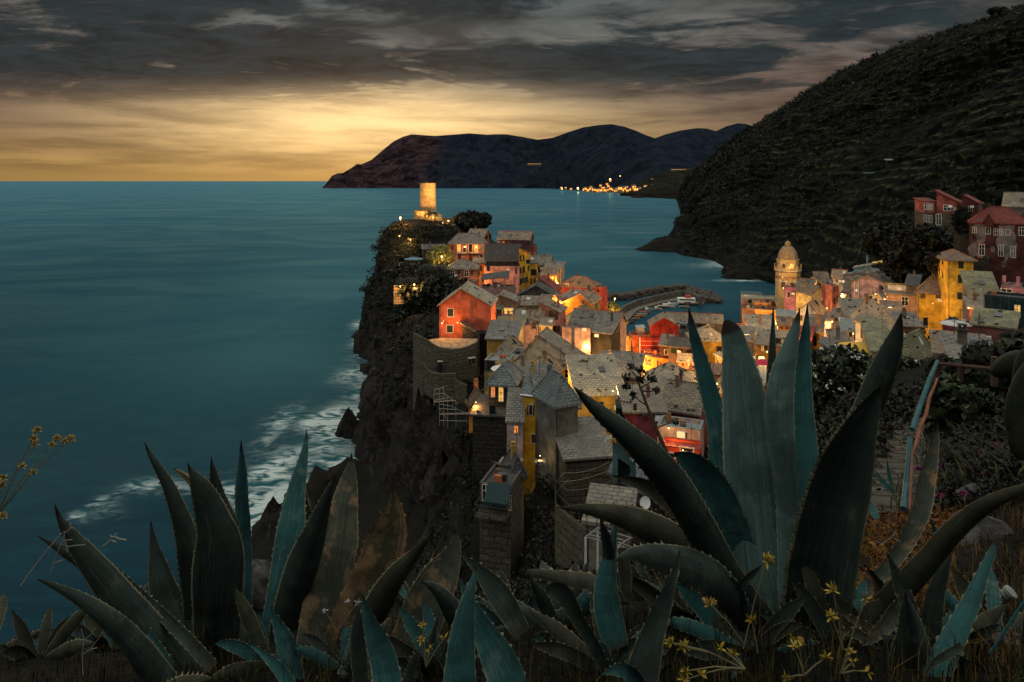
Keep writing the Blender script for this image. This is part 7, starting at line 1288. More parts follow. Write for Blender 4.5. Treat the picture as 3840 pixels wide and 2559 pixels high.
# garden undergrowth of leaf clumps
g_ = np.random.default_rng(33); C_ = []
for k in range(5200):
    px, Yv = g_.uniform(1880, 2450), math.exp(g_.uniform(math.log(6), math.log(48))); v = at('d', px, 900, Yv); z_ = ground_z(v.x, v.y); py = 416 + (HC - z_) * 1569 / Yv
    if py - .03 * 1569 < 868 - max(0, px - 2200) * .1: continue
    xs_ = 2085 + (1180 - py) * .27
    if abs(px - xs_) < 34 * 9 / Yv + 10: continue
    if 1930 < px < 2200 and py > 1190: continue
    C_.append((v.x, v.y, z_ + .05 * Yv ** .5, .017 * Yv * g_.uniform(.5, 1.3)))
C_ = np.array(C_); tag(clump_mesh('garden_undergrowth', C_, 26, C_[:, 3] * .24, [LEAF_T, LEAF_D, LEAF_M], seed=40), 'dark leafy undergrowth covering the terraced garden at the right', 'undergrowth', kind='stuff')
def bush(label, name, c, x, y, Y, rx, rz, n, per, mats, seed, cat='bush', lsz=.25, flower=None, group=None, trunk=True):
    p = at(c, x, y, Y); r_ = tag(empty(name, p), label, cat, group); g_ = np.random.default_rng(seed); d_ = g_.normal(size=(n, 3)); d_ /= np.linalg.norm(d_, axis=1)[:, None]; d_ *= (g_.random((n, 1)) ** .4)
    Cn = d_ * np.array([rx, rx * .8, rz]) + [0, 0, rz * .2]; rr_ = rx * (.16 + .14 * g_.random(n)); clump_mesh('crown', np.c_[Cn, rr_], per, rx * lsz * .16 + .02, mats, r_, seed)
    if flower is not None:
        k = d_[:, 2] > -.2; Q_ = d_[k] * np.array([rx, rx * .8, rz]) * 1.08 + [0, -rx * .1, rz * .25]; sel = g_.random(len(Q_)) < flower[1]; sel &= flower[3](Q_) if len(flower) > 3 else True
        clump_mesh('blossom', np.c_[Q_[sel], np.full(sel.sum(), flower[2] * 2.4)], 9, flower[2], flower[0], r_, seed + 1)
    if trunk:
        m2 = MB(); gz = ground_z(p.x, p.y) - p.z - .3; lo = min(gz, -rz * .8); m2.path([(0, 0, lo), (rx * .05, 0, lo * .4), (rx * .02, 0, rz * .2)], [rx * .09, rx * .07, rx * .03], 7)
        for k in range(6):
            a = k * 1.05; m2.path([(rx * .03, 0, lo * .45 + .1 * k * rz * .3), (math.cos(a) * rx * .4, math.sin(a) * rx * .4, rz * .2), (math.cos(a) * rx * .7, math.sin(a) * rx * .6, rz * .5)], [rx * .05, rx * .03, rx * .012], 5)
        m2.build('trunk', WOOD, r_)
    return r_
WF = simple('white_petals', (.62, .60, .50), .8, .2, 9); PF = simple('pink_petals', (.18, .02, .09), .8, .3, 9); LB = leafmat('oleander', (.012, .020, .010), (.034, .046, .018), (.08, .085, .03), .5, 2)
bush('dark oleander bush covered with white blossom on its upper left side', 'flowering_bush', 8, 580, 400, 44, 2.25, 2.1, 420, 46, [LB, LEAF_T], 51, 'flowering bush', .5, (WF, .42, .10, lambda Q: (Q[:, 0] < 1.2) & (Q[:, 2] > -.8)))
bush('dark leafy tree behind the twin teal poles', 'garden_tree', 8, 1130, 430, 45, 2.0, 1.8, 260, 44, [LB, LEAF_T], 52, 'tree', .5, (WF, .05, .09))
bush('dark rounded shrub under the rusty handrail', 'garden_shrub', 8, 1620, 340, 34, 1.2, 1.0, 120, 40, [LEAF_T, LB], 53, 'shrub', .5)
bush('broad leaved climbing shrub right of the steps', 'garden_shrub', 8, 1760, 780, 14, .75, .8, 150, 40, [LB, LEAF_M], 54, 'shrub', .9)
bush('shadowy tree filling the right edge above the steps', 'garden_tree', 8, 2330, 640, 17, 1.5, 1.5, 190, 40, [LEAF_T, LB], 55, 'tree', .6)
bush('dark bush tucked under the mossy slab roof', 'garden_shrub', 8, 1010, 240, 48, 1.1, 1.0, 90, 36, [LB, LEAF_M], 56, 'shrub', .5, (WF, .2, .14))
bush('dense dark trees on the castle terrace, right of the tower', 'terrace_tree', 1, 1430, 700, 276, 6.4, 3.6, 150, 40, [LEAF_T, LEAF_D], 57, 'tree', .7)
bush('dark tree crown at the seaward end of the castle terrace', 'terrace_tree', 1, 1560, 680, 274, 3.4, 3.0, 90, 36, [LEAF_T, LEAF_D], 58, 'tree', .8)
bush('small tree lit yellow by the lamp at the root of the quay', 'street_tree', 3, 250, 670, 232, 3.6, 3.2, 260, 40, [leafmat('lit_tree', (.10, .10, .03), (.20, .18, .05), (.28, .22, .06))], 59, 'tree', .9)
bush('small square tree in the lit piazza', 'street_tree', 3, 470, 1195, 214, 3.6, 2.8, 90, 36, [LEAF_M], 60, 'tree', .9)
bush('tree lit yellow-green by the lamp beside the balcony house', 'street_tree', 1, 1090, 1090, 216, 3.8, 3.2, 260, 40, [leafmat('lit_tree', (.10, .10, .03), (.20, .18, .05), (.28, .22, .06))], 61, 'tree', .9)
bush('ivy hedge over the wall below the low shed', 'hedge', 1, 1030, 1490, 183, 9.5, 3.6, 260, 34, [LEAF_T, LEAF_D], 62, 'hedge', .5, trunk=False)
bush('umbrella pine in silhouette near the top of the hill', 'umbrella_pine', 'd', 2291, 27, 556, 7.5, 2.2, 70, 40, [LEAF_D], 63, 'tree', .8)
bush('bushy dark tree between the pink hillside house and the dark red house', 'garden_tree', 5, 1575, 620, 196, 2.6, 4.2, 110, 40, [LEAF_T, LEAF_D], 64, 'tree', .6)
bush('low dark bushes in front of the stone hillside house', 'garden_shrub', 5, 1130, 830, 190, 5.0, 3.0, 110, 40, [LEAF_T, LEAF_D], 65, 'shrub', .6)
bush('wide dark tree mass left of the yellow tower house', 'garden_tree', 5, 1060, 1120, 192, 10, 8, 260, 40, [LEAF_T, LEAF_D], 66, 'tree', .5)
bush('dark overgrown bank between hillside house and blue glass house', 'garden_tree', 5, 760, 900, 246, 11, 7, 240, 40, [LEAF_T, LEAF_D, LEAF_M], 67, 'tree', .5)
bush('green lit shrub against the left wall of the yellow tower house', 'garden_shrub', 5, 1225, 1150, 156, 2.0, 3.4, 80, 36, [LEAF_M, LEAF_T], 68, 'shrub', .8)
def palm(label, c, x, y, Y, L, hgt, n, seed, dead=True):
    p = at(c, x, y, Y); g_ = random.Random(seed); r_ = tag(empty('palm_tree', p), label, 'palm', 'palm trees'); m2 = MB(); m2.path([(0, 0, -hgt), (.1, 0, -hgt * .5), (0, 0, 0)], [L * .11, L * .085, L * .10], 9); m2.build('trunk', WOOD, r_); m2 = MB()
    for k in range(n):
        a = k * 2.4; up = g_.uniform(-.25, 1.1); pr = Vector((0, 0, 0)); pts = [pr]
        for s_ in range(1, 8): f_ = s_ / 7.; pts.append(Vector((math.cos(a) * L * f_, math.sin(a) * L * f_, L * (up * f_ - (.55 + up * .5) * f_ * f_))))
        for i in range(7):
            A, B = pts[i], pts[i + 1]; dr = (B - A).normalized(); sd = dr.cross(Vector((0, 0, 1))).normalized(); ll = L * .30 * math.sin(math.pi * (i + 1.2) / 8.4) + .05
            for s_ in (-1, 1):
                for h_ in (0, .33, .66): q_ = A.lerp(B, h_); e = q_ + (sd * s_ * ll + dr * ll * .6 - Vector((0, 0, ll * .35))); m2.face([q_, q_ + dr * (L * .035), e])
            m2.tube(A, B, .03, .02, 3, cap=False)
    m2.build('crown', LEAF_T, r_); return r_
palm('palm tree standing dark in front of the floodlit castle', 1, 1010, 585, 271, 3.6, 14, 34, 1); palm('spreading palm tree below the lit tree, beside the maroon cottage', 1, 1020, 1200, 203, 5.2, 6, 44, 2); palm('palm tree lit yellow by the lamp on the white tarpaulin terrace', 1, 735, 1330, 182, 3.6, 4, 34, 3)
# thin bare branch rising in front of the town
p = at('d', 1545, 1050, 12.0); r_ = tag(empty('agave_stalk', p), 'thin bare branching stem with dark tufts, in front of the grey hipped roof', 'dead stem'); m2 = MB(); W_ = lambda c, x, y: at(c, x, y, 12.0) - p
m2.path([W_(7, 2110, 620), W_(7, 2060, 500), W_(7, 1985, 330), W_(7, 1930, 190), W_(7, 1880, 60), W_(3, 590, 1480), W_(3, 545, 1360), W_(3, 490, 1290)], [.045, .04, .036, .03, .026, .022, .016, .01], 6)
for a_, b_, e in (((7, 1985, 330), (7, 2080, 290), (7, 2180, 270)), ((7, 1950, 240), (7, 1870, 200), (7, 1830, 230)), ((3, 600, 1480), (3, 690, 1430), (3, 740, 1390)), ((3, 570, 1420), (3, 600, 1340), (3, 560, 1270)), ((3, 560, 1400), (3, 470, 1390), (3, 440, 1380)), ((3, 610, 1520), (3, 730, 1520), (3, 780, 1510)), ((7, 1900, 110), (7, 1820, 60), (7, 1790, 20))): m2.path([W_(*a_), W_(*b_), W_(*e)], [.018, .012, .006], 5)
m2.build('stem', WOOD, r_); TF = np.array([list(W_(*q_)) + [.09] for q_ in ((3, 440, 1375), (3, 590, 1395), (3, 720, 1385), (3, 775, 1515), (3, 480, 1250), (3, 590, 1290), (7, 2180, 270), (3, 430, 1480), (3, 520, 1560))]); clump_mesh('foliage', TF, 40, .035, LEAF_D, r_, 71)
# flowering stems
YM = simple('yellow_petals', (.32, .23, .03), .8, .3, 40); YD = simple('straw_petals', (.36, .25, .07), .8, .3, 40); STM_ = simple('dry_stem', (.14, .12, .06), .8, .3, 9)
def flower_stem(label, c, heads, base, Y, r, mat_, links=None, name='wildflower', petals=16, thick=.0025):
    o_ = at(c, *base, Y); r_ = tag(empty(name, o_), label, 'wildflower', 'wildflowers on the slope'); m2 = MB(); P0 = Vector((0, 0, 0))
    for i, (x, y) in enumerate(heads):
        q_ = at(c, x, y, Y * (1 + .006 * i)) - o_; mid = P0.lerp(q_, .5) + Vector((0, 0, q_.length * .06)); m2.path([P0, mid, q_], [thick, thick * .8, thick * .6], 5)
    m2.build('stem', STM_, r_); g_ = random.Random(len(heads) * 7 + int(abs(base[0])))
    for i, (x, y) in enumerate(heads):
        q_ = at(c, x, y, Y * (1 + .006 * i)) - o_; m3 = MB()
        for k in range(petals):
            d_ = Vector((g_.gauss(0, 1), g_.gauss(0, .8), g_.gauss(.5, .8))).normalized() * r * .75 * g_.uniform(.6, 1.2); s_ = d_.cross(Vector((g_.gauss(0, 1), g_.gauss(0, 1), g_.gauss(0, 1)))).normalized() * r * .11; m3.face([q_ - s_ * .5, q_ + s_ * .5, q_ + d_ * .6 + s_, q_ + d_, q_ + d_ * .6 - s_])
        m3.build('flower_head', mat_, r_)
flower_stem('tall wildflower with feathery straw heads, highest at the left edge over the sea', 'd', [(86, 990), (78, 1008), (82, 1020), (120, 1022), (132, 1008), (150, 1014), (164, 1008)], (-10, 1190), 3.4, .034, YD, petals=44)
flower_stem('wildflower with two straw tufts at the left edge below the highest one', 'd', [(52, 1072), (76, 1086)], (-20, 1160), 3.3, .028, YD, petals=40); flower_stem('wildflower cut by the left edge, with yellow clusters', 'd', [(6, 1100), (2, 1115), (6, 1185)], (-30, 1240), 3.2, .034, YD, petals=44)
flower_stem('pale yellow star flower on a long stalk in front of the blue-green agave base', 'e5', [(2285, 380)], (2060, 1240), 2.1, .038, YM, petals=20); flower_stem('fuzzy dull yellow thistle head on a slanting stalk', 'e5', [(1725, 800)], (2070, 1200), 2.1, .034, YD, petals=36)
flower_stem('two yellow tufts on a low slanting stalk beside the near agave spear', 'e5', [(1360, 1180), (1475, 1220)], (2040, 1430), 1.95, .032, YM, petals=22); flower_stem('cluster of small yellow flowers at the bottom, right of the spear', 'e5', [(1490, 1460), (1640, 1490), (1480, 1545), (1965, 1290), (1830, 1235)], (2075, 1440), 1.9, .028, YM, petals=12)
flower_stem('single orange flower low on a bent stalk', 'e5', [(2140, 950)], (2200, 1280), 2.0, .03, YM); flower_stem('bright yellow flower on the tip of the olive leaf at the right', 'e6', [(480, 670), (465, 925)], (580, 1250), 2.0, .034, YM, petals=18)
flower_stem('dull yellow flowers in the dark bottom right', 'e6', [(800, 750), (660, 1270), (680, 1370), (820, 1470)], (560, 1480), 1.95, .026, YM, petals=12); flower_stem('loose yellow flowers at the foot of the tall agave', 'e6', [(130, 1150), (410, 1330), (20, 1530), (100, 1220)], (200, 1500), 1.95, .032, YM, petals=14)
flower_stem('tiny white and violet flower left of the burnt leaf', 'e4', [(305, 870), (530, 780), (630, 790)], (430, 1080), 2.6, .02, simple('violet_petals', (.40, .36, .42), .8, .3, 30), petals=12)
flower_stem('fern-like yellow seed head in front of the pale leaf', 'e4', [(1250, 1150), (1480, 1140), (1340, 1240), (1270, 1010)], (1300, 1420), 2.3, .026, YM, petals=14)
for i, (x, y, Y) in enumerate(((1325, 1200, 7.2), (1500, 1160, 7.6), (1865, 1190, 7.6), (2085, 970, 9), (1935, 1040, 9), (1525, 1455, 5.8), (1760, 1440, 5.6), (1970, 1250, 6.8))):
    flower_stem('pink valerian cluster ' + ('left of the withered leaf', 'right of the withered leaf', 'beside the grey branch', 'highest on the right', 'above the grey branch', 'low by the steps', 'between the steps and the grey rock', 'near the grey rock, upper')[i], 8, [(x, y), (x - 16, y + 10), (x + 14, y + 6)], (x + 10, y + 90), Y, 0.0075 * Y, PF, name='valerian_flower', petals=30)
# thin dry twigs at the left
TW = simple('pale_twig', (.24, .22, .18), .8, .3, 9)
def twig(label, c, Y, runs, th=.0016, mat_=None):
    o_ = at(c, *runs[0][0], Y); r_ = tag(empty('dry_twig', o_), label, 'twig', 'dry twigs in front of the sea'); m2 = MB()
    for rn in runs: m2.path([at(c, x, y, Y) - o_ for x, y in rn], [th] * len(rn), 5)
    m2.build('stem', mat_ or TW, r_)
twig('bleached forked twig hanging alone over the sea', 'e1', 2.9, [[(1005, 1305), (1050, 1275), (1087, 1235), (1085, 1195)], [(1087, 1235), (1090, 1215), (1120, 1210), (1140, 1180)], [(1120, 1210), (1180, 1235), (1240, 1243)], [(1090, 1248), (1138, 1262)]], .003)
twig('long pale stalk leaning across the left corner', 'e1', 3.0, [[(200, 1700), (290, 1568), (440, 1370), (600, 1180)]], .003); twig('thin branching twig crossing the black-green leaf', 'e1', 2.8, [[(495, 1568), (520, 1470), (560, 1380), (585, 1310)], [(520, 1470), (610, 1440)], [(585, 1310), (625, 1250), (630, 1160)], [(630, 1248), (710, 1240)], [(651, 1310), (760, 1295), (830, 1290)], [(650, 1170), (690, 1125), (690, 1075)], [(690, 1125), (715, 1122)], [(640, 1250), (660, 1360)]], .0022)
twig('bare branching twig tangled over the dark ground at the bottom left', 'e3', 3.4, [[(30, 1500), (20, 1300), (40, 1150), (10, 1040)], [(40, 1150), (100, 1110), (150, 1035)], [(20, 1300), (100, 1245), (190, 1130), (215, 1080)], [(100, 1245), (170, 1230)]], .0018)
twig('wiry twigs in the grass at the lower right', 'e6', 3.2, [[(900, 180), (960, 210), (1050, 150), (1100, 90), (1060, 20)], [(1050, 150), (1140, 190)]], .0022)
# ============================================================ GARDEN THINGS AT THE RIGHT
TEAL = simple('teal_paint', (.006, .075, .088), .45, .3, 9); RUST = simple('peeled_branch', (.20, .068, .036), .7, .35, 9)
o_ = at(8, 1375, 480, 5.6); r_ = tag(empty('teal_pole', o_), 'upper teal pole slanting up to the rusty handrail', 'pole'); m2 = MB(); m2.path([at(8, 1255, 812, 5.4) - o_, at(8, 1330, 590, 5.6) - o_, at(8, 1430, 310, 5.8) - o_, at(8, 1505, 142, 6.0) - o_], [.019, .02, .018, .014], 10); m2.build('shaft', TEAL, r_)
o_ = at(8, 1235, 900, 5.0); r_ = tag(empty('teal_pole', o_), 'lower teal pole standing by the orange grass', 'pole'); m2 = MB(); m2.path([at(8, 1170, 1590, 4.6) - o_, at(8, 1205, 1350, 4.8) - o_, at(8, 1228, 1100, 4.9) - o_, at(8, 1234, 905, 5.0) - o_], [.021, .023, .021, .018], 10); m2.build('shaft', TEAL, r_)
o_ = at(8, 1240, 1500, 4.7); r_ = tag(empty('peeled_branch', o_), 'crooked peeled branch leaning beside the teal poles', 'branch'); m2 = MB(); m2.path([at(8, x, y, Y) - o_ for x, y, Y in ((1225, 1600, 4.6), (1245, 1330, 4.75), (1255, 1050, 4.9), (1300, 930, 5.0), (1345, 770, 5.1), (1395, 660, 5.2), (1425, 500, 5.3), (1480, 380, 5.4), (1500, 315, 5.5))], [.010, .008, .008, .013, .012, .012, .011, .009, .006], 7); m2.build('stick', RUST, r_)
IRN = simple('rusty_iron', (.06, .028, .02), .8, .4, 6); o_ = at(8, 1740, 480, 17); r_ = tag(empty('handrail', o_), 'rusty iron handrail on posts at the top of the steps', 'handrail'); m2 = MB(); A = [at(8, 1490, 165, 17.5) - o_, at(8, 1735, 188, 17) - o_, at(8, 2065, 220, 16) - o_, at(8, 2090, 222, 16) - o_]; m2.path(A, [.05, .05, .05, .05], 6); m2.build('rail', IRN, r_)
for x, y0_, y1_, Y in ((1500, 165, 480, 17.5), (1735, 188, 490, 17), (2060, 100, 390, 16)): m2 = MB(); m2.tube(at(8, x, y1_, Y) - o_, at(8, x, y0_, Y) - o_, .075, .075, 6); m2.build('post', IRN, r_)
STEP = stonemat('step', (.11, .10, .08), 1.2, .8)
st_r = tag(empty('stone_steps', surf(2120, 1180, 5, 40)), 'narrow flight of weathered stone steps going down the garden', 'steps'); o_ = st_r.location
for k in range(24):
    f_ = k / 23.; py = 1185 - 290 * f_ ** .8; px = 2095 + 70 * f_ ** .9 + 8 * math.sin(k); s_ = surf(px, py, 5, 45); wd = .42 + .25 * random.random(); m2 = MB(); hgt = s_.z - o_.z + .10
    P = [(s_.x - wd, s_.y - .12), (s_.x + wd, s_.y - .16), (s_.x + wd * .95, s_.y + .3), (s_.x - wd * .9, s_.y + .34)]; m2.slab([(x - o_.x, y - o_.y, hgt + random.uniform(-.01, .01)) for x, y in P], .16); m2.build('step', STEP, st_r)
def boulder(label, px, py, Y, r, seed, sq=.8):
    s_ = surf(px, py, 2, 30) if Y is None else at('d', px, py, Y); n_ = 22; th = np.linspace(0, 2 * np.pi, n_); V = []
    for q_ in np.linspace(-1, 1, 13):
        rr_ = r * math.sqrt(max(0, 1 - q_ * q_)); nn = 1 + vnoise2(np.cos(th) * 1.6 + seed, np.sin(th) * 1.6 + q_ * 2, seed, 5) * .55; V.append(np.stack([rr_ * nn * np.cos(th), rr_ * nn * np.sin(th) * .8, np.full(n_, q_ * r * sq) + vnoise2(np.cos(th) * 2, np.sin(th) * 2 + q_, seed + 2, 4) * r * .2], 1))
    o = raw_mesh('boulder', np.concatenate(V), grid_faces(13, n_), BLD); o.location = s_; tag(o, label, 'boulder', 'boulders on the slope')
m_, t, b = new_mat('grey_boulder'); p_ = t.pos(); n = t.noise(p_, 7, 8, .7); c = t.mix(t.ss(n, .35, .65), (.014, .0138, .0135), (.095, .09, .084)); t.put(b.inputs['Base Color'], c); b.inputs['Roughness'].default_value = .95; t.put(b.inputs['Normal'], t.bump(n, 1, .08)); BLD = m_
boulder('big grey boulder at the right edge behind the arching black leaf', 2255, 1265, 5.0, .26, 3, 1.0); boulder('pale rough boulder above the arching leaf', 2262, 1150, 6.2, .24, 5, .6); boulder('small rock in the bottom right corner', 2340, 1510, 2.6, .12, 7, .6); boulder('pale broken rock between the left agave leaves', 590, 1345, 5.6, .16, 9, 1.3)
# white fitting in the grass
o_ = at('e6', 2165, 720, 2.9); r_ = tag(empty('pipe_fitting', o_), 'white ribbed plastic pipe fitting lying in the straw at the right', 'pipe fitting'); m2 = MB(); m2.lathe([(.001, -.055), (.028, -.055), (.032, -.045), (.034, -.01), (.036, -.008), (.036, .012), (.034, .014), (.028, .02), (.028, .026), (.040, .03), (.040, .052), (.03, .056), (.001, .056)], 18); r_.scale = (.68, .68, .68); fo = m2.build('body', simple('dull_plastic', (.20, .22, .195), .5, .3, 30), r_, False); fo.rotation_euler = (R(25), R(32), 0)
m2 = MB(); m2.lathe([(.0365, -.004), (.038, 0), (.0365, .004)], 18); m2.lathe([(.029, .021), (.031, .023), (.029, .025)], 18); b2 = m2.build('seal_ring', IRON, r_); b2.rotation_euler = (R(25), R(32), 0)
# teal cable and prickly pear at the right edge
o_ = at('e6', 2350, 780, 2.3); r_ = tag(empty('teal_hose', o_), 'thin teal hose slanting down at the right edge', 'hose'); m2 = MB(); m2.path([at('e6', x, y, 2.3) - o_ for x, y in ((2420, 680), (2352, 780), (2230, 960), (2100, 1160), (2020, 1280))], [.004] * 5, 6); m2.build('tube', TEAL, r_)
def pad(root, c, x, y, Y, w_, h_, rot):
    p = at(c, x, y, Y); V = []; n_ = 24; th = np.linspace(0, 2 * np.pi, n_)
    for q_ in np.linspace(-1, 1, 9): rr_ = math.sqrt(max(0, 1 - q_ * q_)) ; V.append(np.stack([rr_ * np.cos(th) * w_ * (1 - .2 * np.sin(th)), np.full(n_, q_ * .03 * Y / 4), rr_ * np.sin(th) * h_], 1))
    o = raw_mesh('pad', np.concatenate(V), grid_faces(9, n_), PADM, root); o.location = p - root.location; o.rotation_euler = (0, R(rot), R(10))
PADM = leafmat('cactus_pad', (.008, .012, .005), (.016, .021, .008), (.03, .031, .014), .6, 9)
pp = tag(empty('prickly_pear', at(8, 2330, 700, 6)), 'prickly pear with broad pads leaning in from the right edge', 'cactus'); pad(pp, 8, 2260, 170, 6.2, .26, .12, -8); pad(pp, 8, 2340, 520, 5.8, .16, .34, 12); pad(pp, 8, 2420, 330, 6.0, .2, .3, -10); pad(pp, 8, 2320, 800, 5.8, .14, .28, -8)
# ============================================================ SMALL THINGS IN TOWN
def bastion():
    p = at(2, 430, 700, 126); r_ = tag(empty('stone_bastion', p), 'big round stone bastion with a plank terrace below the salmon red house', 'bastion'); k = 126 / F / 2.9413; rx = 300 * k; m2 = MB()
    prof = [(0, 588), (30, 600), (60, 615), (100, 638), (150, 660), (230, 720), (300, 750), (420, 768), (500, 762), (590, 740), (700, 690), (722, 640)]; top = [at(2, x + (0 if i else 0), y, 126 - 3.5 * math.sin(math.pi * i / 11.)) - p for i, (x, y) in enumerate(prof)]; bot = [Vector((v.x * 1.0, v.y - .6, -12)) for v in top]
    for i in range(11): m2.quad(bot[i], bot[i + 1], top[i + 1], top[i]); m2.quad(top[i], top[i + 1], top[i + 1] + Vector((0, .55, 0)), top[i] + Vector((0, .55, 0)))
    m2.quad(bot[-1], bot[-1] + Vector((0, 9, 0)), top[-1] + Vector((0, 9, 0)), top[-1]); m2.build('wall', STM, r_)
    m2 = MB(); m2.face([top[i] + Vector((0, .5, -.35)) for i in range(4, 12)] + [at(2, 700, 650, 131) - p, at(2, 300, 640, 131) - p, at(2, 170, 660, 128) - p]); m2.build('deck', simple('deck_planks', (.26, .19, .11), .8, .5, 2.5), r_)
    m2 = MB()
    for i in range(5, 12): m2.tube(top[i], top[i] + Vector((0, 0, 1.0)), .03, .03, 5)
    for i in range(5, 11): m2.tube(top[i] + Vector((0, 0, 1)), top[i + 1] + Vector((0, 0, 1)), .02, .02, 4)
    m2.build('railing', IRON, r_)
    for x, y, w_, h_ in ((296, 965, 36, 120), (625, 890, 26, 44), (662, 885, 26, 46)): m2 = MB(); c = at(2, x, y, 121.8) - p; a, b_ = w_ * k / 2, h_ * k / 2; m2.box(c.x - a, c.y - .15, c.z - b_, c.x + a, c.y + .6, c.z + b_); o = m2.build('window', GLASS, r_); m2 = MB(); m2.box(c.x - a - .15, c.y - .25, c.z + b_, c.x + a + .15, c.y - .02, c.z + b_ + .2); m2.build('lintel', TRIM, o)
bastion()
def stone_run(name, label, pts, c, Y0, Y1, down, th=.6, mat_=None, cat='wall'):
    P = [at(c, x, y, Y0 + (Y1 - Y0) * i / (len(pts) - 1)) for i, (x, y) in enumerate(pts)]; r_ = tag(empty(name, P[0]), label, cat); m2 = MB(); o_ = P[0]
    for a, b_ in zip(P, P[1:]): a, b_ = a - o_, b_ - o_; d_ = Vector((0, 0, down)); t_ = Vector((0, th, 0)); m2.quad(a - d_, b_ - d_, b_, a); m2.quad(a, b_, b_ + t_, a + t_); m2.quad(b_ - d_ + t_, a - d_ + t_, a + t_, b_ + t_)
    m2.build('masonry', mat_ or STM, r_); return r_
stone_run('terrace_wall', 'curved lower stone wall with pale coping below the bastion', [(118, 930), (150, 985), (200, 1020), (300, 1040), (465, 1035), (455, 1080), (500, 1130), (590, 1165)], 2, 119, 115, 4.5)
stone_run('terrace_wall', 'old rubble wall dropping through the gully right of the porch house', [(1000, 790), (1000, 870), (1010, 1100), (1150, 1220), (1310, 1340)], 7, 60, 44, 10)
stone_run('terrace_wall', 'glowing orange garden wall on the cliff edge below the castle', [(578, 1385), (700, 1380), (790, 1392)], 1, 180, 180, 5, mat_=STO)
stone_run('garden_wall', 'curved white street wall with a rail, right of the agave tips', [(1335, 1180), (1400, 1225), (1480, 1262), (1580, 1290), (1690, 1300)], 4, 116, 112, 4, mat_=plaster((.36, .35, .33)))
stone_run('garden_wall', 'dark retaining wall below the dark red house', [(1480, 745), (1560, 780), (1662, 830)], 5, 172, 170, 14, mat_=STD)
stone_run('terrace_wall', 'dark ivy covered wall under the castle garden', [(690, 712), (850, 730), (1000, 740), (1250, 730)], 1, 266, 266, 7, mat_=STD)
# scaffolding on the cliff
p = at(2, 230, 1330, 99); r_ = tag(empty('scaffolding', p), 'steel scaffolding standing on the cliff below the bastion', 'scaffolding'); m2 = MB(); STL = simple('steel_tube', (.30, .30, .28), .4, .2, 3, .6); Q_ = lambda x, y, dy=0: at(2, x, y, 99 + dy) - p
for x, y0_, y1_ in ((228, 1215, 1350), (288, 1205, 1568), (335, 1180, 1568), (380, 1270, 1600), (435, 1280, 1400), (585, 1480, 1650), (470, 1350, 1600)):
    for dy in (0, 1.4): m2.tube(Q_(x, y0_, dy), Q_(x, y1_ + 40, dy), .04, .04, 5)
for a, b_ in (((228, 1215), (340, 1180)), ((228, 1262), (335, 1250)), ((228, 1330), (380, 1300)), ((228, 1350), (470, 1330)), ((288, 1370), (435, 1395)), ((288, 1420), (470, 1430)), ((288, 1480), (600, 1480)), ((288, 1550), (620, 1560)), ((288, 1420), (380, 1550)), ((335, 1250), (435, 1330)), ((435, 1400), (585, 1480))):
    for dy in (0, 1.4): m2.tube(Q_(*a, dy), Q_(*b_, dy), .035, .035, 5)
m2.build('tube_frame', STL, r_); m2 = MB(); m2.slab([Q_(230, 1345), Q_(470, 1335), Q_(470, 1325, 1.4), Q_(230, 1335, 1.4)], .06); m2.build('platform', WOOD, r_); m2 = MB(); m2.slab([Q_(290, 1490), Q_(610, 1480), Q_(610, 1460, 1.4), Q_(290, 1470, 1.4)], .06); m2.build('platform', WOOD, r_)
# white arched canopy, pergola, furniture
p = at(7, 1560, 850, 50); r_ = tag(empty('canopy_porch', p), 'teal walled porch under a curved white canopy in the gully', 'porch'); q_ = lambda x, y, dy=0: at(7, x, y, 50 + dy) - p; m2 = MB()
tp = [(1495, 520), (1480, 450), (1500, 410), (1560, 395), (1620, 420), (1690, 500), (1750, 590), (1795, 670)]
for i in range(len(tp) - 1): m2.quad(q_(*tp[i]), q_(*tp[i + 1]), q_(*tp[i + 1], 2.4), q_(*tp[i], 2.4)); m2.quad(q_(tp[i][0] + 8, tp[i][1] + 34), q_(tp[i + 1][0] + 4, tp[i + 1][1] + 34), q_(*tp[i + 1]), q_(*tp[i]))
m2.build('canopy', WHITE, r_); m2 = MB(); WT = plaster((.07, .15, .15)); m2.quad(q_(1560, 890, .3), q_(1612, 860, .3), q_(1612, 510, .3), q_(1560, 440, .3)); m2.quad(q_(1730, 850, .3), q_(1790, 870, .3), q_(1790, 680, .3), q_(1730, 640, .3)); m2.quad(q_(1612, 620, .31), q_(1730, 700, .31), q_(1730, 610, .31), q_(1612, 480, .31)); m2.build('wall', WT, r_); m2 = MB(); m2.quad(q_(1612, 860, .6), q_(1730, 850, .6), q_(1730, 690, .6), q_(1612, 610, .6)); m2.build('doorway', GLASS, r_)
p = at(7, 1300, 1560, 40); r_ = tag(empty('pergola', p), 'white timber pergola over a small terrace behind the agaves', 'pergola'); q_ = lambda x, y, dy=0: at(7, x, y, 40 + dy) - p; m2 = MB()
for a, b_ in (((1295, 1395, 0), (1415, 1305, 2.2)), ((1415, 1305, 2.2), (1760, 1410, 2.2)), ((1295, 1395, 0), (1620, 1480, 0)), ((1370, 1340, 1.3), (1700, 1440, 1.3)), ((1470, 1440, 0), (1590, 1360, 2.2)), ((1620, 1480, 0), (1740, 1400, 2.2)), ((1330, 1372, .6), (1655, 1462, .6)), ((1655, 1462, .6), (1755, 1500, .6)), ((1620, 1480, 0), (1750, 1530, 0))): m2.tube(q_(*a), q_(*b_), .05, .05, 4)
m2.build('beam', simple('weathered_white', (.20, .20, .185), .7), r_)
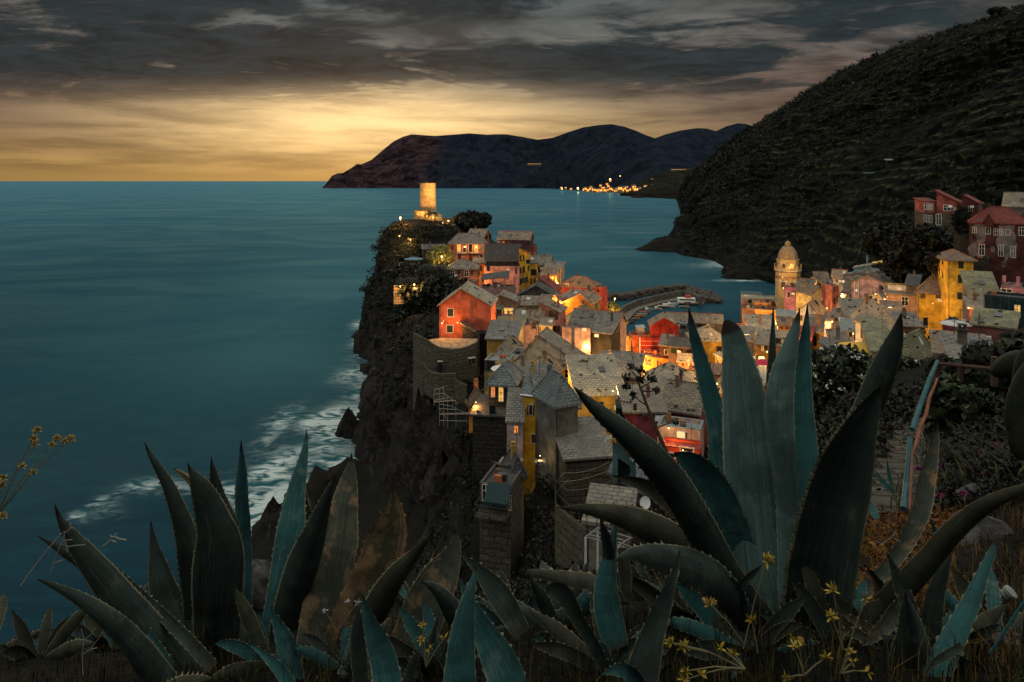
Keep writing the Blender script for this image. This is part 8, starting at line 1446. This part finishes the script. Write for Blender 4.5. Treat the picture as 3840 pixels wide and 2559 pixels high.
for a in ((1297, 1400, 0), (1620, 1482, 0), (1415, 1310, 2.2)): m2 = MB(); v = q_(*a); m2.box(v.x - .06, v.y - .06, v.z - 2.6, v.x + .06, v.y + .06, v.z); m2.build('post', WHITE, r_)
def chair_table(label, c, x, y, Y, s_=1.0):
    WHITE = simple('white_plastic', (.34, .33, .29), .6, .2, 2); p = at(c, x, y, Y); r_ = tag(empty('terrace_table', p), label, 'table', 'white terrace furniture'); r_.scale = (s_, s_, s_); m2 = MB(); m2.lathe([(.001, .70), (.5, .70), (.5, .74), (.001, .74)], 14); m2.build('table_top', WHITE, r_); m2 = MB(); m2.tube((0, 0, 0), (0, 0, .7), .05, .05, 6); m2.tube((-.3, 0, .02), (.3, 0, .02), .04, .04, 4); m2.tube((0, -.3, .02), (0, .3, .02), .04, .04, 4); m2.build('leg', WHITE, r_)
    for i, (dx, dy) in enumerate(((.75, .3), (-.75, .2))):
        q_ = tag(empty('terrace_chair', p + Vector((dx, dy, 0)) * s_), ('white plastic chair right of the table ' if i == 0 else 'white plastic chair left of the table ') + label.split('table ', 1)[1], 'chair', 'white terrace furniture'); q_.scale = (s_, s_, s_); m2 = MB(); m2.box(-.22, -.22, .42, .22, .22, .46); m2.build('seat', WHITE, q_); m2 = MB()
        for k in range(5): m2.box(-.2, .2, .5 + k * .1, .2, .23, .56 + k * .1)
        m2.box(-.23, .2, .46, -.2, .23, 1.0); m2.box(.2, .2, .46, .23, .23, 1.0); m2.build('backrest', WHITE, q_)
        for sx in (-.2, .2):
            for sy in (-.2, .2): m2 = MB(); m2.tube((sx, sy, 0), (sx, sy, .42), .02, .02, 5); m2.build('leg', WHITE, q_)
chair_table('round white table on the tiny terrace by the tall yellow house', 7, 850, 690, 77, .62); chair_table('round white table on the white roof terrace', 2, 1300, 800, 115)
def parasol(label, c, x, y, Y, r, colr, hgt=2.2):
    p = at(c, x, y, Y); r_ = tag(empty('parasol', p), label, 'parasol', 'open parasols on terraces'); m2 = MB(); m2.lathe([(r, -.25), (r * .98, -.2), (r * .5, .15), (.001, .38)], 12); m2.build('canopy', simple('parasol_%d' % (hash(colr) % 9999), colr, .8), r_); m2 = MB(); m2.tube((0, 0, -hgt), (0, 0, .45), .03, .03, 6); m2.build('pole', WHITE, r_)
parasol('round crimson parasol on a terrace between the agave tips', 4, 482, 1488, 104, 1.5, (.42, .015, .05)); parasol('yellow parasol above the flowering bush', 4, 1570, 1315, 98, 3.4, (.62, .38, .05)); parasol('grey-white parasol on the maroon terrace at the right', 'd', 2196, 741, 101, 2.1, (.42, .42, .40)); parasol('pale parasol with folded sides beside the loggia house', 2, 1010, 960, 104, 2.2, (.48, .46, .44)); parasol('blue grey tarpaulin parasol in the cliff garden', 1, 800, 1085, 214, 3.0, (.06, .14, .2))
p = at(1, 880, 1325, 188); r_ = tag(empty('white_tarpaulin', p), 'white tarpaulin stretched over the terrace below the palms', 'tarpaulin'); m2 = MB(); q_ = lambda x, y, dy: at(1, x, y, 188 + dy) - p; m2.slab([q_(815, 1352, -2), q_(975, 1345, -2), q_(945, 1302, 3), q_(800, 1305, 3)], .05); m2.build('sheet', WHITE, r_)
for k, (x, y, Y, lb) in enumerate(((1015, 760, 60, 0), (1040, 850, 58, 0), (1110, 935, 56, 0))):
    pass
o_ = at(7, 1100, 770, 60); r_ = tag(empty('washing_line', o_), 'three sagging washing lines strung across the dark gully', 'washing line'); m2 = MB()
for a, b_ in (((1095, 768), (1530, 662)), ((1005, 850), (1535, 738)), ((1110, 935), (1600, 825))):
    A, B = at(7, *a, 60) - o_, at(7, *b_, 50) - o_; pr = A
    for k in range(1, 13): f_ = k / 12.; q_ = A.lerp(B, f_) - Vector((0, 0, .8 * f_ * (1 - f_) * 4 * .35)); m2.tube(pr, q_, .012, .012, 4, cap=False); pr = q_
for a, b_ in (((1005, 850), (1085, 768)), ((1005, 850), (1110, 935)), ((1005, 960), (1140, 820)), ((1005, 960), (1160, 1110))): m2.tube(at(7, *a, 60) - o_, at(7, *b_, 60) - o_, .015, .015, 4)
m2.build('wire', simple('pale_wire', (.3, .3, .28), .5), r_)
# rusty pole in the street at right; flue stacks
o_ = at(4, 1230, 1240, 158); r_ = tag(empty('street_pole', o_), 'tall rusty pole in the narrow street at the right', 'pole'); m2 = MB(); m2.tube((0, 0, -4), at(4, 1225, 720, 158) - o_, .3, .22, 8); m2.build('shaft', RUST, r_)
def hill_spot(c, x, y):
    sx, sy = S(c, x, y); Q = HW.reshape(-1, 3); k = np.argmin((CX + Q[:, 0] / Q[:, 1] * F - sx) ** 2 + (HY + (HC - Q[:, 2]) / Q[:, 1] * F - sy) ** 2); return Vector(Q[k]) + Vector((0, -1, 2))
# the hillside sheds
for lb, c, x, y, Y, colr in (('small green tarpaulin shelter on the vine terraces', 9, 1465, 555, 470, (.012, .04, .026)), ('pale flat shelter roof on the vine terraces', 9, 1590, 478, 520, (.14, .14, .12))):
    p = hill_spot(c, x, y); r_ = tag(empty('field_shelter', p), lb, 'shelter', 'shelters on the vine terraces'); m2 = MB(); m2.slab([(-4, -1.5, 0), (4, -1.5, .3), (4, 1.5, 1), (-4, 1.5, .8)], .2); m2.build('roof', simple('shelter_%d' % Y, colr, .8), r_)
    for sx in (-3.6, 3.6): m2 = MB(); m2.tube((sx, -1.2, -6), (sx, -1.2, 0), .12, .12, 5); m2.build('post', WOOD, r_)

# ============================================================ LIT LAMPS
WARM = (1, .50, .13); ORA = (1, .40, .085); YLW = (1, .60, .18)
lamp('brilliant street lamp at the left end of the castle terrace', 1, 652, 640, 264, 1500, ORA, 'post', .55, tall=3.2)
TWR = at(1, 960, 360, 279)
lamp('floodlight on the terrace wall right of the watchtower', 1, 1120, 700, 266, 34000, YLW, 'floodlight', .14, aim=TWR, cone=75); lamp('floodlight on the terrace wall left of the watchtower', 1, 820, 702, 266, 20000, WARM, 'floodlight', .14, aim=TWR, cone=75); lamp('floodlight behind the ruin beside the castle terrace', 1, 1180, 672, 274, 700, WARM, 'floodlight', .14)
lamp('floodlight hidden in the cliff under the brilliant lamp', 1, 640, 840, 247, 1500, YLW, 'floodlight', .10, toward=3); lamp('small spot lamp in the castle bank', 1, 762, 880, 250, 500, WARM, 'floodlight', .14)
lamp('hanging lamp on the left lit balcony', 1, 1357, 960, 233.6, 150, ORA, 'wall', .22); lamp('hanging lamp on the right lit balcony', 1, 1485, 962, 233.6, 150, ORA, 'wall', .22)
lamp('street lamp in the tree beside the balcony house', 1, 1108, 1068, 210, 420, YLW, 'post', .34); lamp('lamp on the lane below the hipped cottage', 1, 1495, 1300, 216, 1000, ORA, 'wall', .24, toward=1.5); lamp('second lamp lower on the same alley', 1, 1492, 1392, 206, 800, ORA, 'wall', .22, toward=1.5)
lamp('lamp beside the white tarpaulin', 1, 985, 1325, 186, 380, ORA, 'wall', .26); lamp('lamp on the palm terrace', 1, 805, 1375, 178, 380, WARM, 'wall', .26); lamp('lamp over the glowing garden wall', 1, 650, 1395, 176, 900, WARM, 'wall', .18)
lamp('lamp by the ochre house at the ridge alley', 1, 2330, 1300, 200, 1100, ORA, 'wall', .2); lamp('lamp in the ridge alley by the dark red house', 2, 1590, 35, 205, 1800, ORA, 'wall', .22); lamp('lamp on the sea end of the castle houses', 1, 1670, 960, 250, 700, ORA, 'wall', .2)
lamp('lamp on the glowing vermilion side wall', 2, 1640, 250, 171, 2250, (1, .22, .03), 'wall', .18, toward=1.5)
lamp('wall lamp at the corner of the salmon red house', 2, 315, 478, 131.5, 130, ORA, 'wall', .13); lamp('wall lamp in the middle of the salmon red house', 2, 487, 472, 131.3, 170, ORA, 'wall', .13)
lamp('street lamp at the root of the quay', 3, 272, 640, 226, 700, YLW, 'post', .3); lamp('lamp on the quay terrace with yellow flag pole', 3, 310, 500, 268, 2200, YLW, 'post', .3); lamp('lamp at the far piazza corner', 3, 440, 1150, 225, 5700, YLW, 'post', .3); lamp('lamp at the mouth of the piazza beside the orange house', 3, 395, 1215, 205, 5700, WARM, 'post', .26)
lamp('lamp on the street side of the striped house', 3, 520, 1240, 192, 3900, ORA, 'wall', .22, toward=2.5); lamp('street lamp before the orange row', 3, 720, 1290, 176, 3900, ORA, 'wall', .22, toward=2.5); lamp('street lamp at the tilted shutters', 3, 1000, 1330, 162, 3600, ORA, 'wall', .2, toward=2.5); lamp('lamp lighting the striped wall', 3, 640, 1085, 194, 1100, (1, .2, .03), 'wall', .16, toward=2)
lamp('street lamp beside the bright orange corner house', 2, 2050, 1000, 143, 2550, WARM, 'wall', .16, toward=2); lamp('street lamp round the corner of the bright orange house', 2, 2262, 930, 160, 3600, WARM, 'wall', .22, toward=1); lamp('lamp behind the bright slab roof', 2, 2120, 1010, 105.5, 250, WARM, 'wall', .12, dz=1.2); lamp('lamp on the ochre stained wall', 2, 2200, 1225, 90, 500, YLW, 'wall', .12, toward=1)
lamp('lamp shining on the painted garden wall', 7, 2110, 330, 75.5, 150, YLW, 'wall', .1, toward=1); lamp('lamp inside the orange shack above the scaffolding', 2, 690, 1350, 92.5, 170, ORA, 'wall', .1, toward=.6); lamp('lamp over the tiny terrace by the tall yellow house', 7, 850, 600, 78, 20, YLW, 'wall', .09, toward=.6)
lamp('lamp in the vermilion terrace room', 7, 2250, 545, 71.5, 45, (1, .4, .1), 'wall', .09, toward=.4)
lamp('lamp in the middle arch of the bell tower', 4, 765, 455, 279.6, 90, YLW, 'wall', .2); lamp('floodlight at the left foot of the bell tower', 4, 700, 690, 262, 5200, WARM, 'floodlight', .12, aim=at(4, 740, 520, 282), cone=60); lamp('floodlight on the gallery of the bell tower', 4, 690, 560, 276, 160, WARM, 'floodlight', .1)
lamp('street lamp before the bright orange block', 4, 440, 1010, 215, 3900, WARM, 'wall', .18, toward=2.5); lamp('street lamp under the cream house with the glowing roof', 4, 1715, 745, 172, 320, WARM, 'wall', .16); lamp('lamp on the weathered cream house corner', 4, 1815, 800, 160, 600, WARM, 'wall', .15); lamp('street lamp in the narrow street at the right', 4, 1235, 1050, 154, 1100, WARM, 'wall', .16); lamp('lamp in the garden terrace near the crimson parasol', 4, 520, 1380, 118, 700, WARM, 'wall', .12); lamp('street lamp low behind the agave tips', 4, 640, 1180, 146, 900, WARM, 'wall', .14)
lamp('lamp in the lit shop door at the right', 'd', 2226, 708, 116, 400, ORA, 'wall', .14); lamp('lamp on the small orange roof house by the agave', 3, 1000, 1400, 120, 700, WARM, 'wall', .12); lamp('lamp low behind the pale agave leaf', 3, 1440, 1440, 112, 700, WARM, 'wall', .12); lamp('lamp under the loggia house eave', 2, 1105, 935, 100, 130, YLW, 'wall', .09)

for i_, (c, x, y, Y, e_, lb) in enumerate(((2, 1150, 560, 138, 900, 'added fill lamp among the flat mauve terraces'), (2, 1420, 620, 138, 900, 'added fill lamp before the small yellow house'), (2, 1640, 450, 160, 420, 'added fill lamp above the pink strip terrace'), (2, 1900, 720, 148, 450, 'added fill lamp at the cream gable'), (2, 1560, 1040, 102, 500, 'added fill lamp between the loggia and the small ochre house'), (3, 1120, 1180, 166, 1300, 'added fill lamp behind the dark terrace shed'), (3, 1500, 1150, 160, 900, 'added fill lamp by the wooden roof hut'), (3, 1640, 900, 176, 1100, 'added fill lamp between two agave blades'),  # extra lamps added to spread warm light through the lanes
   (4, 560, 1060, 165, 1200, 'added fill lamp by the small orange house'), (4, 900, 1190, 138, 900, 'added fill lamp over the red cloth awning'), (4, 1180, 900, 188, 1300, 'added fill lamp under the coral house'), (4, 1400, 880, 172, 1200, 'added fill lamp by the lilac house'), (4, 1470, 1180, 118, 800, 'added fill lamp on the white street wall'), (4, 1900, 960, 146, 1000, 'added fill lamp under the brown roof at the right'), (5, 1200, 1640, 148, 330, 'added fill lamp below the low yellow house'), (4, 1130, 640, 225, 1300, 'added fill lamp among the cottages by the bell tower'))): lamp(lb, c, x, y, Y, e_, WARM, 'wall', .14, toward=1.6)

# ============================================================ THE LIT TOWN ACROSS THE BAY
g_ = random.Random(9)
def far_house(px, py, Y, w_, h_, i):
    p = at('d', px, py, Y); p.z = max(p.z, .5); r_ = tag(empty('seaside_house', p), 'small lit house in the far town across the bay', 'house', 'lit houses across the bay'); m2 = MB(); m2.box(-w_ / 2, 0, -6, w_ / 2, 12, h_); m2.build('wall', plaster((.30, .18, .10)), r_); m2 = MB(); m2.slab([(-w_ / 2 - 1, -1, h_ + .2), (w_ / 2 + 1, -1, h_ + .2), (w_ / 2 + 1, 6, h_ + 3), (-w_ / 2 - 1, 6, h_ + 3)], .3); m2.build('roof', roofmat('dark'), r_); m2 = MB()
    for k in range(max(2, int(w_ / 6))):
        u_ = -w_ / 2 + w_ * (k + .5) / max(2, int(w_ / 6)); m2.box(u_ - 2.1, -.3, h_ * .15, u_ + 2.1, -.02, h_ * .75)
    m2.build('lit_window', FARLIT, r_)
i = 0
for k in range(34): far_house(1342 + k * 4.0 + g_.uniform(-1, 1), 441 - g_.choice([0, 0, 2, 4, 6]), (3700 if k < 20 else 2860) - g_.uniform(0, 150), g_.uniform(12, 20), g_.uniform(10, 17), k)
for px, py, Y in ((1312, 436, 3900), (1300, 433, 3950), (1290, 433, 3950), (1395, 425, 3650), (1402, 415, 3640), (1398, 430, 3640), (1440, 432, 3500), (1484, 430, 2750), (1492, 437, 2700), (1500, 431, 2720), (1488, 444, 2660), (1530, 430, 2700), (1528, 438, 2680), (1380, 428, 3680), (1418, 436, 3640)): far_house(px, py, Y, g_.uniform(9, 15), g_.uniform(6, 10), 0)
for px, py, Y, n_ in ((1228, 378, 5700, 8), (1560, 391, 2960, 9), (1588, 391, 2960, 8), (1609, 389, 2960, 5), (1506, 413, 2890, 5)):
    p = at('d', px, py, Y); r_ = tag(empty('hill_hotel', p), {1228: 'long lit building alone on the far mountainside', 1560: 'row of lit houses on the road above the far town, left end', 1588: 'row of lit houses in the middle of the road above the far town', 1609: 'row of lit houses at the right end of the road above the far town', 1506: 'pale long hotel on the foothill beside the far town'}[px], 'building', 'lit buildings above the far town'); L = n_ * 2.0 * Y / 1569; h_ = 4.5 * Y / 2900; m2 = MB(); m2.box(-L, 0, -h_ * 2, L, 14, h_); m2.build('wall', plaster((.05, .045, .04)), r_); m2 = MB(); m2.slab([(-L - 1, -1, h_ + .2), (L + 1, -1, h_ + .2), (L + 1, 14, h_ + .8), (-L - 1, 14, h_ + .8)], .3); m2.build('roof', roofmat('dark'), r_); m2 = MB()
    for k in range(n_): u_ = -L + 2 * L * (k + .5) / n_; m2.box(u_ - L / n_ * .5, -.3, h_ * .2, u_ + L / n_ * .5, -.02, h_ * .6)
    m2.build('lit_window', glow('far_window', (1, .45, .08), 1.3), r_)
for lb, px, py, Y, r in (('brightest lamp on the shore left of the far town', 1328, 433, 3850, 5.0), ('red-orange lamp above the far town', 1402, 412, 3640, 3.4), ('orange lamp by the hotel on the foothill', 1519, 413, 2880, 3.0), ('lamp at the water right of the far town', 1483, 443, 2650, 3.2), ('single lamp left of the far town', 1291, 434, 3900, 2.2), ('lamp on the slope above the far town', 1425, 405, 3630, 1.6), ('lamp below the road of lit houses', 1545, 426, 2680, 2.6)):
    p = at('d', px, py, Y); r_ = tag(empty('shore_lamp', p), lb, 'lamp', 'lamps across the bay'); m2 = MB(); m2.lathe([(.001, -r), (r * .7, -r * .7), (r, 0), (r * .7, r * .7), (.001, r)], 10); m2.build('lamp_globe', glow('far_lamp', (1, .52, .14), 20), r_, True); m2 = MB(); m2.tube((0, 0, -20), (0, 0, -r), .5, .5, 5); m2.build('lamp_post', IRON, r_)
    L = bpy.data.lights.new('lamp_light', 'POINT'); L.energy = 3e5 * (r / 3) ** 2 * .16; L.color = WARM; L.shadow_soft_size = 2; lo = bpy.data.objects.new('lamp_light', L); COL.objects.link(lo); lo.parent = r_; lo.location = (0, -r * 2, 0)
for k, px in enumerate((1350, 1372, 1394, 1412)):  # lamps added to light the walls of the far houses
    p = at('d', px, 441, 3560); r_ = tag(empty('shore_lamp', p), 'lamp added to warm the house walls of the far town', 'lamp', 'added wall-lighting lamps of the far town'); m2 = MB(); m2.lathe([(.001, -1.5), (1.5, 0), (.001, 1.5)], 8); m2.build('lamp_globe', FARLIT, r_); m2 = MB(); m2.tube((0, 0, -20), (0, 0, -1.4), .4, .4, 5); m2.build('lamp_post', IRON, r_)
    L = bpy.data.lights.new('lamp_light', 'POINT'); L.energy = 1.2e5; L.color = (1, .40, .08); L.shadow_soft_size = 3; lo = bpy.data.objects.new('lamp_light', L); COL.objects.link(lo); lo.parent = r_; lo.location = (0, 40, 12)
# unseen slope behind the viewer, steepened to block low back light
V = []; ys = np.linspace(-.4, -60, 30); xs = np.linspace(-90, 90, 40)
for yv in ys:
    for xv in xs: V.append((xv, yv, 60.7 + (-yv - .4) * .95 + (vnoise2(np.array([xv / 6]), np.array([yv / 6]), 3, 4)[0] * 1.2 if yv < -3 else 0)))
tag(raw_mesh('slope', V, grid_faces(30, 40)[:, ::-1], GM), kind='structure')
